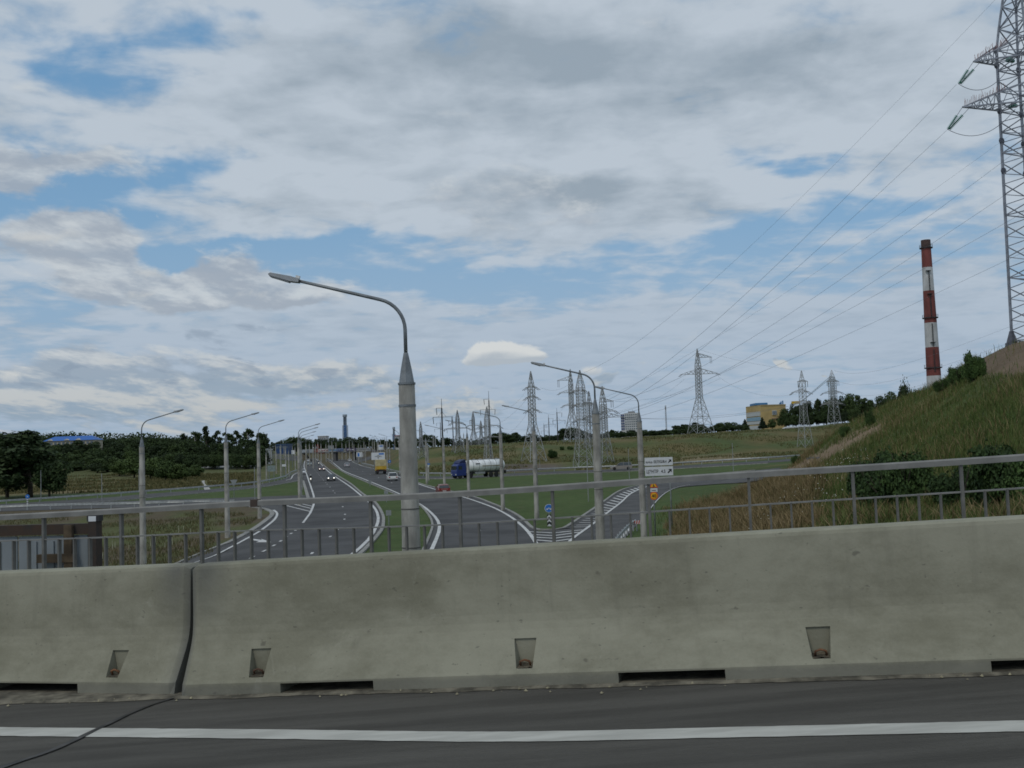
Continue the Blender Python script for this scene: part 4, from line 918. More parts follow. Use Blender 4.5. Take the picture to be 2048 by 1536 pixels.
wire(2140, 302, 66, 1212, 835, 275, 3.2, 'wire passing just above the striped chimney top', 1.1)
wire(2140, 372, 66, 1168, 840, 262, 2.8, 'wire crossing the chimney through its top red band', 1.1)
wire(2140, 460, 66, 1245, 840, 275, 1.6, 'wire crossing the chimney through its middle red band', 1.1)
wire(2140, 606, 66, 1669, 741, 390, 2.5, 'upper thin wire across the lower white chimney band', .7)
wire(2140, 640, 66, 1680, 764, 390, 2.4, 'lower thin wire across the lower white chimney band', .7)
wire(2140, 672, 66, 1690, 788, 390, 2.0, 'thin wire crossing the chimney near the mound', .7)
wire(1610, 742, 300, 1402, 700, 400, 1, 'wire between the tops of the lone tall pylon and the left twin', .6)
wire(1610, 784, 300, 1430, 748, 400, 4, 'wire between the cross arms of the tall pylon and left twin', .6)
wire(1610, 806, 300, 1245, 836, 275, 1.5, 'lowest wire above the yellow building towards the pylon cluster', .9)
wire(1625, 800, 300, 1240, 834, 275, 2.5, 'second lowest wire above the yellow building', .9)
wire(1370, 757, 400, 1234, 823, 275, 2, 'wire from the tall pylon left arm to the pylon cluster', .7)
wire(1440, 757, 400, 1230, 803, 275, 2, 'wire from the tall pylon right arm to the pylon cluster', .7)
wire(1146, 760, 372, 1080, 775, 290, 2, 'short wire between cluster and short-armed pylon, upper', .7)
wire(1130, 812, 372, 1082, 821, 290, 2, 'short wire between cluster and short-armed pylon, lower', .7)
wire(1056, 776, 290, 989, 819, 265, 2, 'wire from the short-armed pylon to the thin power pole', .6)
wire(1056, 795, 290, 941, 858, 330, 3, 'wire from the short-armed pylon towards the small pylon', .6)
wire(1056, 822, 290, 989, 874, 262, 2, 'low wire from the short-armed pylon to the pylon over the tanker', .6)
wire(905, 834, 215, 1130, 841, 372, 3, 'wire from the tall black pole to the three dark poles', .6)
wire(868, 835, 215, 700, 868, 420, 3, 'wire from the tall black pole leftwards behind the nearest lamp', .6)
# ---------------------------------------------------------------- striped chimney
def chimney():
    D = 330; p = px_at(1868, 760, D); z0 = zt(p.x, D)-.5; ys = [480, 535, 582, 646, 695, 752, 800]
    zof = lambda y: px_at(1860, y, D).z-z0; s = D/F
    t = thing('striped_chimney', 'tall red and white banded factory chimney behind the mound', 'chimney', (p.x, D, z0))
    red = mat('chimney_red', (.175, .052, .046), .85, var=.14, scale=.5, stretch=(1, 1, .3)); wh = mat('chimney_white', (.47, .475, .48), .85, var=.12, scale=.5, stretch=(1, 1, .3)); dk = mat('chimney_soot', (.085, .055, .05), .9, var=.2)
    zt_ = zof(480); rad = lambda z: s*(9.3+ (14.2-9.3)*(1-(z-zof(752))/(zt_-zof(752))))*.97
    b = [(zof(480), zof(497), dk)]+[(zof(ys[i]) if i else zof(497), zof(ys[i+1]), (red, wh)[i % 2]) for i in range(5)]+[(zof(752), 0, wh)]
    for i, (a, c, m) in enumerate(b):
        mb = MB(); mb.lathe([(rad(c), c), (rad(a), a)] if i else [(rad(c), c), (rad(a)*1.02, a), (rad(a)*.8, a), (rad(a)*.8, a-2)], 28); o = mb.build(('rim_band', 'red_band', 'white_band', 'red_band', 'white_band', 'red_band', 'white_band')[i], m, t, smooth=False)
    for y in (496, 636, 736):
        z = zof(y); r = rad(z); mb = MB(); mb.lathe([(r*.98, z-.12), (r+.55, z-.12), (r+.55, z+.12), (r*.98, z+.12)], 24)
        for k in range(24): a = 2*math.pi*k/24; mb.bar(((r+.5)*math.cos(a), (r+.5)*math.sin(a), z), ((r+.5)*math.cos(a), (r+.5)*math.sin(a), z+1.1), .04, 4)
        mb.build('gallery', darkp, t)
    mb = MB(); a = R_(-100); 
    for z0_, z1_ in ((zof(582), zof(543)), (zof(636), zof(587)), (zof(694), zof(648)), (zof(745), zof(700))):
        for da in (-.06, .06): mb.bar(((rad(z0_)+.2)*math.cos(a+da), (rad(z0_)+.2)*math.sin(a+da), z0_), ((rad(z1_)+.2)*math.cos(a+da), (rad(z1_)+.2)*math.sin(a+da), z1_), .08, 4)
    for y in (543, 589, 686):
        z = zof(y); r = rad(z); mb.box(-1.3, .2, -r-.8, -r*.9, z-.08, z+.08)
    mb.build('ladder', darkp, t)
chimney()
# ---------------------------------------------------------------- vehicles
rubber = mat('tyre_rubber', (.02, .02, .02), .85, var=.1); rimm = mat('wheel_rim', (.35, .36, .37), .4, .6); cglass = mat('car_glass', (.03, .04, .045), .08, var=.05, spec=.8)
lampon = mat('headlight_lit', (1, .97, .88), .3, emit=1.3, var=0); lampoff = mat('headlight_glass', (.5, .52, .53), .15, spec=.8); tail = mat('tail_light', (.28, .015, .01), .25, spec=.6)
blackp = mat('black_plastic', (.025, .025, .027), .6); platem = mat('number_plate', (.6, .6, .58), .5, var=.02)
def cpaint(n, c): return mat(n, c, .32, .1, var=.03, spec=.6)
def make_wheel(t, x, y, r, w_, nm='wheel'):
    M = Matrix.Translation((x, y, r)) @ Matrix.Rotation(R_(90), 4, 'X')
    mb = MB(); mb.lathe([(r*.62, -w_/2), (r*.93, -w_/2), (r, -w_*.36), (r, w_*.36), (r*.93, w_/2), (r*.62, w_/2)], 20, M); wh = mb.build(nm, rubber, t, smooth=False)
    mb = MB(); mb.lathe([(.05, -w_*.42), (r*.2, -w_*.46), (r*.55, -w_*.34), (r*.64, -w_*.50), (r*.64, w_*.50), (r*.55, w_*.34), (r*.2, w_*.46), (.05, w_*.42)], 16, M); mb.build('rim', rimm, wh)
def car(name, label, cat, paint, pos, rz, kind='sedan', lights=False, cab=None, group='cars on the highways'):
    """x forward, y left"""
    t = thing(name, label, cat, pos, rz, group)
    if kind == 'suv': L, W, Hh, belt = 4.75, 1.88, 1.72, 1.0; roof = [(1.15, belt), (.45, 1.58), (.1, 1.69), (-1.75, 1.70), (-2.1, 1.62), (-2.3, belt)]
    elif kind == 'wagon': L, W, Hh, belt = 4.6, 1.76, 1.47, .92; roof = [(1.2, belt), (.42, 1.36), (.1, 1.45), (-1.7, 1.44), (-2.0, 1.38), (-2.24, belt)]
    elif kind == 'hatch': L, W, Hh, belt = 4.1, 1.74, 1.47, .93; roof = [(1.1, belt), (.35, 1.36), (.05, 1.46), (-1.35, 1.42), (-1.65, 1.32), (-1.98, belt)]
    else: L, W, Hh, belt = 4.6, 1.78, 1.44, .92; roof = [(1.1, belt), (.35, 1.34), (.02, 1.43), (-1.0, 1.42), (-1.3, 1.34), (-1.85, belt+.04)]
    h = L/2; wr = .34 if kind == 'suv' else .31; fx, rx = h-.85, -h+.85; lo = .22 if kind != 'suv' else .27
    def arch(cx): return [(cx+(wr+.07)*math.cos(R_(a)), lo+(wr+.07)*math.sin(R_(a))*1.1) for a in (0, 35, 65, 90, 115, 145, 180)]
    body = [(h-.05, lo+.05), (h, .48), (h-.04, .62), (h-.18, .74), (1.2, belt-.02), (roof[-1][0]+.1, belt+.01), (-h+.12, belt-.02 if kind in ('sedan',) else belt), (-h, .68), (-h+.02, .40), (-h+.1, lo+.04)]
    body = body+[(rx-(wr+.07), lo)]+arch(rx)[::-1][1:-1]+[(rx+(wr+.07), lo)]+[(fx-(wr+.07), lo)]+arch(fx)[::-1][1:-1]+[(fx+(wr+.07), lo)]
    mb = MB(); mb.prism(body, -W/2, W/2); mb.build('body', paint, t, bevel=.05)
    # cabin narrows upwards
    n = len(roof); vs = []
    for sgn in (-1, 1):
        for x, z in roof: f = (z-belt)/(Hh-belt); vs.append((x, sgn*(W/2-.05-.20*f), z))
    mb = MB(); mb.add(vs, [tuple(range(n)), tuple(range(2*n-1, n-1, -1))]+[(k, n+k, n+(k+1) % n, (k+1) % n) for k in range(n)]); mb.build('windows', cglass, t, bevel=.03)
    mb = MB(); a, b = roof[2], roof[3]; zz = max(a[1], b[1])
    mb.add([(x, s*(W/2-.24), z+.012) for x, z in (roof[1], roof[2], roof[3], roof[4]) for s in (-1, 1)], [(0, 1, 3, 2), (2, 3, 5, 4), (4, 5, 7, 6)])
    mb.build('roof', paint, t)
    mb = MB()
    for s in (-1, 1):
        for k in ((0, 1), (4, 5)):
            p, q_ = roof[k[0]], roof[k[1]]; g_ = lambda P_: Vector((P_[0], s*(W/2-.04-.20*((P_[1]-belt)/(Hh-belt))), P_[1])); mb.bar(g_(p), g_(q_), .045, 4)
        xm = -.45; mb.bar((xm, s*(W/2-.04), belt), (xm-.08, s*(W/2-.24), Hh-.03), .04, 4)
    mb.build('pillar', paint, t)
    for x in (fx, rx):
        for s in (-1, 1): make_wheel(t, x, s*(W/2-.13), wr, .21)
    for s in (-1, 1):
        mb = MB(); mb.box(h-.09, h+.012, s*(W/2-.30)-.16, s*(W/2-.30)+.16, .56, .72) if not lights else mb.lathe([(.14, 0), (.11, .05), (.02, .08)], 12, Matrix.Translation((h-.02, s*(W/2-.30), .63)) @ Matrix.Rotation(R_(90), 4, 'Y'))
        mb.build('headlight', lampon if lights else lampoff, t)
        mb = MB(); mb.box(-h-.012, -h+.08, s*(W/2-.22)-.15, s*(W/2-.22)+.15, .66, .86); mb.build('tail_light', tail, t)
        mb = MB(); mb.box(.85, 1.02, s*(W/2+.08)-.09, s*(W/2+.08)+.09, belt, belt+.14); mb.build('mirror', paint, t)
    mb = MB(); mb.box(h-.04, h+.02, -.36, .36, .36, .56); mb.build('grille', blackp, t)
    mb = MB(); mb.box(h, h+.03, -.26, .26, .36, .46); mb.build('number_plate', platem, t)
    mb = MB(); mb.box(-h-.03, -h, -.26, .26, .46, .58); mb.build('number_plate', platem, t)
    return t
def road_pos(px, py): p = hit(px, py); p.z += .05; return p
def heading(px0, py0, px1, py1):
    a, b = hit(px0, py0), hit(px1, py1); return math.atan2(b.y-a.y, b.x-a.x)
inb = lambda x, y: heading(x, y, x+14, y+13)       # coming towards us on the left carriageway
outb = lambda x, y: heading(x, y, x-24, y-10)
car('parked_car', '', 'car', cpaint('paint_silver_green', (.30, .34, .33)), road_pos(619, 931), heading(612, 921, 640, 975), 'sedan')
bpy.data.objects['parked_car'].name = 'car'; bpy.data.objects['car']['label'] = 'pale silver-green car farthest down the inbound road, near the bridge'
car('car', 'small white car at the far end just behind the silver-green car', 'car', cpaint('paint_white_b', (.55, .56, .56)), road_pos(617.5, 923.5), heading(612, 921, 640, 975), 'hatch')
car('car', 'dark maroon car with both headlights lit, behind the charcoal one', 'car', cpaint('paint_maroon', (.10, .018, .020)), road_pos(643.5, 942), heading(637, 930, 672, 985), 'sedan', lights=True)
car('car', 'charcoal car with lit headlights nearest on the inbound road', 'car', cpaint('paint_charcoal', (.045, .05, .055)), road_pos(662, 962), heading(640, 935, 700, 1010), 'wagon', lights=True)
car('car', 'white car leaving the ramp at left, behind the row of four lamps', 'car', cpaint('paint_white_c', (.62, .63, .64)), road_pos(604.5, 949), heading(606, 940, 606, 955), 'hatch')
car('car', 'silver car driving away in the middle of the outbound road', 'car', cpaint('paint_silver', (.42, .43, .46)), road_pos(694, 934.5), heading(715, 950, 680, 927), 'sedan')
car('car', 'white car farthest away on the outbound road by the slip lane', 'car', cpaint('paint_white_d', (.55, .56, .57)), road_pos(699.5, 923.5), heading(715, 932, 692, 919), 'sedan')
car('car', 'white hatchback just left of the nearest lamp post', 'car', cpaint('paint_white', (.64, .64, .62)), road_pos(784.5, 962), heading(815, 975, 760, 951), 'suv')
car('car', 'red and cream car peeking over the railing right of nearest lamp', 'car', cpaint('paint_red', (.20, .05, .04)), road_pos(886, 988.5), heading(930, 1008, 850, 975), 'hatch')
car('car', 'brown estate car seen from the side on the far slip road', 'car', cpaint('paint_brown', (.26, .235, .21)), road_pos(1243, 940.5), heading(1290, 938, 1200, 942), 'suv')
car('car', 'tiny dark car parked where the pale road meets the distant hill trees', 'car', cpaint('paint_dark_b', (.12, .13, .14)), hit(1344, 868)+Vector((0, 0, .3)), 0, 'sedan')
# yellow box lorry
def lorry():
    p = road_pos(761.5, 948); rz = heading(800, 962, 740, 941); t = thing('box_truck', 'boxy yellow-topped lorry driving away on the outbound road', 'truck', p, rz)
    ye = mat('lorry_yellow', (.52, .33, .035), .6, var=.12, scale=1); cr = mat('lorry_cream', (.50, .43, .24), .7, var=.15, scale=1)
    mb = MB(); mb.box(-3.2, 1.4, -1.22, 1.22, 1.15, 1.95); mb.build('box_lower', ye, t)
    mb = MB(); mb.box(-3.2, 1.4, -1.22, 1.22, 1.952, 3.55); mb.build('canopy', cr, t, bevel=.08)
    mb = MB(); mb.prism([(1.6, .8), (1.6, 2.7), (2.6, 2.7), (3.3, 1.9), (3.4, .7)], -1.15, 1.15); mb.build('cab', ye, t, bevel=.06)
    mb = MB(); mb.box(2.2, 3.15, -1.17, 1.17, 1.9, 2.5); mb.build('windscreen', cglass, t)
    mb = MB(); mb.box(-3.1, 3.2, -.5, .5, .7, 1.1); mb.box(-3.25, -3.1, -1.15, 1.15, .65, .8); mb.build('chassis', blackp, t)
    for x in (2.3, -1.2, -2.4):
        for s in (-1, 1): make_wheel(t, x, s*.98, .52, .32)
    for s in (-1, 1): mb = MB(); mb.box(-3.29, -3.2, s*.95-.12, s*.95+.12, .85, 1.0); mb.build('tail_light', tail, t)
    for s in (-1, 1): mb = MB(); mb.box(-2.9, -2.85, s*.9-.25, s*.9+.25, .3, .9); mb.build('mud_flap', blackp, t)
lorry()
def tanker():
    a = hit(915, 955.5); b = hit(1003, 954); D = (a.y+b.y)/2; L = 11.9
    c = hit(958, 955); wpx = 88*c.y/F; ang = math.acos(min(1, wpx/L*.97)); rz = math.pi+ang*.80
    t = thing('tanker_truck', 'blue-cabbed lorry with long white tank trailer on the slip road', 'truck', (c.x+1.2, c.y, c.z+.04), rz)
    bl = cpaint('cab_blue', (.012, .030, .16)); wh = mat('tank_white', (.80, .81, .80), .35, .1, var=.12, scale=.7, spec=.5)
    mb = MB(); mb.prism([(5.1, .55), (5.1, 3.05), (6.6, 3.1), (7.25, 2.5), (7.35, 1.5), (7.35, .5)], -1.22, 1.22); mb.build('cab', bl, t, bevel=.1)
    mb = MB(); mb.prism([(5.0, 3.0), (5.3, 3.85), (6.2, 3.6), (6.75, 3.1)], -1.15, 1.15); mb.build('roof_deflector', mat('deflector_dark', (.01, .018, .08), .5), t)
    mb = MB(); mb.box(7.2, 7.33, -1.05, 1.05, 1.75, 2.55); mb.box(6.1, 6.9, -1.24, 1.24, 1.8, 2.5); mb.build('cab_windows', cglass, t)
    mb = MB(); mb.box(3.0, 7.3, -.45, .45, .6, 1.0); mb.box(4.2, 5.0, -1.15, -.6, .5, 1.1); mb.box(4.2, 5.0, .6, 1.15, .5, 1.1); mb.box(-4.4, 3.6, -.5, .5, .95, 1.2); mb.build('chassis', blackp, t)
    M = Matrix.Translation((-4.5, 0, 2.42)) @ Matrix.Rotation(R_(90), 4, 'Y')
    mb = MB(); mb.lathe([(.3, 0), (.95, .08), (1.22, .3), (1.24, 4), (1.22, 8.6), (.95, 8.85), (.3, 8.9)], 28, M); mb.build('tank', wh, t, smooth=True)
    mb = MB()
    for x in (-3.7, -2.3, -.9, .5, 1.9, 3.3): mb.lathe([(1.22, 0), (1.27, 0), (1.27, .08), (1.22, .08)], 28, Matrix.Translation((x, 0, 2.42)) @ Matrix.Rotation(R_(90), 4, 'Y'))
    mb.build('tank_band', rimm, t)
    for s in (-1, 1):
        mb = MB(); mb.box(-3.2, 1.2, s*1.26-.01, s*1.26+.01, 2.28, 2.42); mb.build('stripe', mat('stripe_gold', (.20, .16, .08), .6), t)
        mb = MB(); mb.box(1.8, 2.8, s*1.24-.02, s*1.24+.02, 2.75, 2.95); mb.build('dark_mark', blackp, t)
    mb = MB(); mb.box(-4.0, 3.4, -.25, .25, 3.62, 3.72); [mb.lathe([(.3, 0), (.3, .16), (.1, .2)], 12, Matrix.Translation((x, 0, 3.64))) for x in (-3, -1, 1, 2.6)]; mb.build('walkway', rimm, t)
    mb = MB(); mb.box(-4.55, -4.45, -1.15, 1.15, .65, 1.3); mb.box(-4.3, -3.9, -1.25, 1.25, 1.0, 1.35); mb.build('rear_bumper', blackp, t)
    for x in (6.5, 4.0, -.9, -2.2, -3.5):
        for s in (-1, 1): make_wheel(t, x, s*1.03, .51, .34)
    for s in (-1, 1): mb = MB(); mb.box(.6, 3.0, s*1.1-.05, s*1.1+.05, .75, 1.2); mb.build('side_locker', rimm, t)
    for s in (-1, 1): mb = MB(); mb.box(7.36, 7.42, s*.85-.2, s*.85+.2, .7, .95); mb.build('headlight', lampoff, t)
tanker()
# person built with a skin modifier
def skin_person(name, joints, edges, m, parent=None, loc=None, rz=0.0):
    me = bpy.data.meshes.new(name); me.from_pydata([j[:3] for j in joints], edges, []); o = bpy.data.objects.new(name, me); COL.objects.link(o)
    md = o.modifiers.new('s', 'SKIN'); o.modifiers.new('u', 'SUBSURF').levels = 1
    for i, j in enumerate(joints): me.skin_vertices[0].data[i].radius = (j[3], j[3])
    me.skin_vertices[0].data[0].use_root = True
    bpy.context.view_layer.update(); dg = bpy.context.evaluated_depsgraph_get(); nm = bpy.data.meshes.new_from_object(o.evaluated_get(dg)); o.modifiers.clear(); o.data = nm; nm.materials.clear(); nm.materials.append(m)
    nm.polygons.foreach_set('use_smooth', [True]*len(nm.polygons))
    if parent: o.parent = parent
    if loc is not None: o.location = loc
    o.rotation_euler.z = rz; return o
def moto(px, py, hd, lab_b, lab_p, col):
    p = road_pos(px, py); rz = hd; t = thing('motorcycle', lab_b, 'motorcycle', p, rz, 'motorcycles on the inbound road')
    for x in (-.72, .72): make_wheel(t, x, 0, .31, .14)
    mb = MB(); mb.prism([(-.5, .45), (-.55, .80), (-.2, .78), (0, .95), (.38, 1.0), (.55, .75), (.35, .4), (-.1, .28)], -.14, .14); mb.build('body', cpaint('moto_paint', col), t, bevel=.04)
    mb = MB(); mb.prism([(-.85, .82), (-.8, .90), (-.1, .84), (-.15, .76)], -.12, .12); mb.build('seat', blackp, t, bevel=.02)
    mb = MB(); mb.bar((.72, .07, .31), (.48, .07, 1.0), .03, 6); mb.bar((.72, -.07, .31), (.48, -.07, 1.0), .03, 6); mb.bar((.46, -.36, 1.07), (.46, .36, 1.07), .02, 6); mb.build('fork', rimm, t)
    mb = MB(); mb.prism([(.5, .85), (.45, 1.15), (.62, 1.0)], -.14, .14); mb.build('fairing', cpaint('moto_fair', col), t, bevel=.02)
    mb = MB(); mb.lathe([(.12, 0), (.10, .04), (.01, .06)], 12, Matrix.Translation((.60, 0, .92)) @ Matrix.Rotation(R_(90), 4, 'Y')); mb.build('headlight', lampon, t)
    skn = mat('rider_suit', (.03, .032, .04), .75)
    J = [(-.35, 0, .88, .14), (-.28, 0, 1.12, .15), (-.15, 0, 1.36, .15), (-.10, 0, 1.48, .06), (-.06, 0, 1.60, .085),
         (-.13, .19, 1.38, .07), (.12, .30, 1.20, .05), (.42, .30, 1.09, .042), (-.13, -.19, 1.38, .07), (.12, -.30, 1.20, .05), (.42, -.30, 1.09, .042),
         (-.2, .14, .86, .10), (.22, .22, .74, .075), (-.02, .20, .38, .055), (.08, .21, .30, .05), (-.2, -.14, .86, .10), (.22, -.22, .74, .075), (-.02, -.20, .38, .055), (.08, -.21, .30, .05)]
    Ed = [(0, 1), (1, 2), (2, 3), (3, 4), (2, 5), (5, 6), (6, 7), (2, 8), (8, 9), (9, 10), (0, 11), (11, 12), (12, 13), (13, 14), (0, 15), (15, 16), (16, 17), (17, 18)]
    o = skin_person('person', J, Ed, skn, None, p, rz); tag(o, lab_p, 'person', 'motorcycle riders')
    mb = MB(); mb.lathe([(.02, -.14), (.10, -.12), (.135, -.03), (.13, .06), (.08, .13), (.01, .15)], 14, Matrix.Translation((-.05, 0, 1.66))); h_ = mb.build('helmet', cpaint('helmet', (.5, .5, .5) if col[0] > .2 else (.05, .05, .05)), o, smooth=True)
    mb = MB(); mb.box(.045, .088, -.085, .085, 1.62, 1.70); mb.build('visor', cglass, o)
moto(621.5, 967, heading(612, 930, 631, 1000), 'pale-fronted motorcycle riding along the left white line of the inbound road', 'rider in dark suit on the nearer motorcycle by the left white line', (.35, .33, .22))
moto(637.3, 930.5, heading(637, 920, 655, 950), 'distant motorcycle with lit headlight ahead of the maroon car', 'rider in black on the distant motorcycle ahead of maroon car', (.05, .05, .05))

# ---------------------------------------------------------------- signs
signw = mat('sign_white', (.60, .62, .64), .5, var=.03); signb = mat('sign_blue', (.02, .15, .48), .4, var=.03); signy = mat('sign_yellow', (.78, .42, .02), .5, var=.03); signr = mat('sign_red', (.50, .05, .025), .5, var=.03)
signk = mat('sign_black', (.015, .017, .02), .6, var=.02); backm = mat('sign_back', (.26, .28, .28), .55, .4, var=.05); signpost = mat('sign_post', (.20, .22, .22), .6, .3); dk_or = mat('sign_orange', (.66, .15, .02), .5, var=.03)
def text(s, size, loc, parent, m, name='lettering', rx=90, align='LEFT', sx_=1.0):
    c = bpy.data.curves.new(name, 'FONT'); c.body = s; c.size = size; c.align_x = align; c.extrude = .004; c.offset = size*.012
    c.materials.append(m); o = bpy.data.objects.new(name, c); COL.objects.link(o); o.parent = parent; o.location = loc; o.rotation_euler = (R_(rx), 0, 0); o.scale = (sx_, 1, 1)
    bpy.context.view_layer.update(); me = bpy.data.meshes.new_from_object(o.evaluated_get(bpy.context.evaluated_depsgraph_get())); n_ = bpy.data.objects.new(name, me); COL.objects.link(n_); n_.parent = parent; n_.location = loc; n_.rotation_euler = (R_(rx), 0, 0); n_.scale = (sx_, 1, 1)
    if not me.materials: me.materials.append(m)
    bpy.data.objects.remove(o); return n_
def arrow(mb, x, z, s, ang, y=-.03):
    pts = [(-.5, -.12), (.05, -.12), (.05, -.42), (.5, 0), (.05, .42), (.05, .12), (-.5, .12)]; c, q_ = math.cos(ang), math.sin(ang)
    v = [(x+(a*c-b*q_)*s, y, z+(a*q_+b*c)*s) for a, b in pts]; v2 = [(a, y+.008, b) for a, _, b in v]; n = len(v)
    mb.add(v+v2, [(0, 1, 5, 6), (2, 3, 4), (2, 4, 5, 1)]+[(k, (k+1) % n, n+(k+1) % n, n+k) for k in range(n)])
def dir_sign():
    D = hit(1345, 1062).y; D = 80.0; s = D/F
    p = px_at(1325, 1060, D); g = zt(p.x, D); ztop = px_at(1323, 914, D).z-g
    t = thing('direction_sign', 'pair of white direction boards reading ЦЭНТР 4.5 on two grey posts', 'road sign', (p.x, D, g), R_(-3))
    xl, xr = -30*s+.02, 26*s; h1 = 16*s; h2 = 19*s; z1 = ztop-.02; z2 = z1-18.5*s
    for x in (-14*s, 19.5*s): mb = MB(); mb.bar((x, .06, -.5), (x, .06, z1-.15), .055, 10); mb.build('post', signpost, t, smooth=True)
    for nm, zt_, hh, txt in (('upper_board', z1, h1, 0), ('lower_board', z2, h2-.04, 1)):
        mb = MB(); mb.box(xl, xr, -.02, .02, zt_-hh, zt_); b = mb.build(nm, signw, t)
        if txt == 0:
            text('вуліца', .21, (xl+.07, -.028, zt_-hh*.66), b, signk, sx_=.80); text('БЕЛУША', .29, (xl+.68, -.028, zt_-hh*.69), b, signk, sx_=.66); text('0.4', .28, (xr-.72, -.028, zt_-hh*.69), b, signk, sx_=.72)
            mb = MB(); arrow(mb, xr-.22, zt_-hh*.5, .34, R_(45)); mb.build('arrow', signk, b)
        else:
            text('ЦЭНТР', .36, (xl+.10, -.028, zt_-hh*.70), b, signk, sx_=.74); text('4.5', .36, (xr-.92, -.028, zt_-hh*.70), b, signk, sx_=.78)
            mb = MB(); arrow(mb, xr-.25, zt_-hh*.5, .42, R_(45)); mb.build('arrow', signk, b)
dir_sign()
def disc(mb, x, z, r, y, n=32, dy=.01): mb.lathe([(.001, 0), (r, 0), (r, dy), (.001, dy)], n, Matrix.Translation((x, y, z)) @ Matrix.Rotation(R_(90), 4, 'X'))
def forty():
    D = 78.0; s = D/F; p = px_at(1311, 1066, D); g = zt(p.x, D); zz = lambda y: px_at(1310, y, D).z-g
    t = thing('speed_sign', 'round yellow 40 sign with red rim under a white plate on one post', 'road sign', (p.x, D, g))
    mb = MB(); mb.bar((0, .06, -.5), (0, .06, zz(955)), .045, 10); mb.build('post', signpost, t, smooth=True)
    z = zz(991.5); mb = MB(); disc(mb, 0, z, 8.2*s, 0); b = mb.build('round_sign', dk_or, t); mb = MB(); disc(mb, 0, z, 5.9*s, -.012); f_ = mb.build('yellow_face', signy, b)
    text('40', .34, (0, -.034, z-.12), b, signk, align='CENTER')
    mb = MB(); mb.box(-7.5*s, 7.5*s, -.02, .0, zz(983.5), zz(976.5)); b = mb.build('white_plate', signw, t)
    mb = MB(); mb.box(-4.2*s, 4.2*s, -.03, -.02, zz(981.2), zz(980)); mb.build('dark_line', signk, b)
    zc = zz(975.4); mb = MB(); mb.prism([(-9.2*s, zc), (9.2*s, zc), (0, zc+15.5*s)], -.02, 0); b = mb.build('warning_triangle', signr, t, bevel=.005)
    mb = MB(); mb.prism([(-6.4*s, zc+1.7*s), (6.4*s, zc+1.7*s), (0, zc+12.3*s)], -.03, -.02); y_ = mb.build('yellow_face', signy, b)
    mb = MB(); mb.prism([(-2.5*s, zc+2.4*s), (3.0*s, zc+2.4*s), (1.5*s, zc+4.2*s), (0, zc+3.4*s)], -.04, -.03); mb.prism([(-1*s, zc+4*s), (1*s, zc+3.6*s), (.6*s, zc+7.2*s), (-.4*s, zc+7.2*s)], -.04, -.03); disc(mb, 0, zc+8.1*s, .75*s, -.032); mb.build('work_symbol', signk, b)
forty()
def keep_sign():
    D = hit(1099, 1053).y; s = D/F; p = px_at(1099, 1053, D); g = zt(p.x, D); zz = lambda y: px_at(1098, y, D).z-g
    t = thing('arrow_sign', 'round blue sign with two white arrows above striped marker on the gore lawn', 'road sign', (p.x, D, g))
    mb = MB(); mb.bar((0, .06, -.4), (0, .06, zz(1016)), .04, 10); mb.build('post', signpost, t, smooth=True)
    z = zz(1016.5); mb = MB(); disc(mb, 0, z, 8.3*s, 0); b = mb.build('round_sign', signw, t); mb = MB(); disc(mb, 0, z, 7.5*s, -.012); mb.build('blue_face', signb, b)
    mb = MB()
    for sg in (-1, 1):
        mb.prism([(sg*.0, z+1.6*s), (sg*3.2*s, z-.6*s), (sg*2.4*s, z-1.9*s), (sg*.0, z-.1*s)][::sg], -.034, -.026)
        mb.prism([(sg*4.9*s, z-3.6*s), (sg*4.5*s, z+.7*s), (sg*1.6*s, z-3.0*s)][::sg], -.034, -.026)
    mb.build('white_arrows', signw, b)
    mb = MB(); mb.box(-4.3*s, 4.3*s, -.02, .0, zz(1053), zz(1029)); b = mb.build('striped_marker', signk, t); mb = MB()
    for y0 in (1029.6, 1038.5, 1047.5):
        z0 = zz(y0); mb.prism([(0, z0), (3.9*s, z0-3.6*s), (3.9*s, z0-6.6*s), (0, z0-3.6*s), (-3.9*s, z0-6.6*s), (-3.9*s, z0-3.6*s)] if y0 < 1045 else [(0, z0), (3.9*s, z0-3.6*s), (3.9*s, z0-4.9*s), (-3.9*s, z0-4.9*s), (-3.9*s, z0-3.6*s)], -.03, -.02)
    mb.build('white_chevrons', signw, b)
keep_sign()
def panel(px0, px1, y0, y1, D, m, name, label, cat='road sign', posts=2, extra=None, to_ground=True, rz=0.0):
    s = D/F; cx = (px0+px1)/2; p = px_at(cx, y1, D); g = zt(p.x, D); zz = lambda y: px_at(cx, y, D).z-g; w_ = (px1-px0)*s/2
    t = thing(name, label, cat, (p.x, D, g), rz); mb = MB(); mb.box(-w_, w_, -.03, .03, zz(y1), zz(y0)); b = mb.build('board', m, t)
    for x in ([0] if posts == 1 else [-w_*.6, w_*.6]): mb = MB(); mb.bar((x, .08, -.4), (x, .08, zz(y0)-.1), .05*max(1, D/150), 8); mb.build('post', signpost, t)
    if extra: extra(t, b, s, zz, w_)
    return t
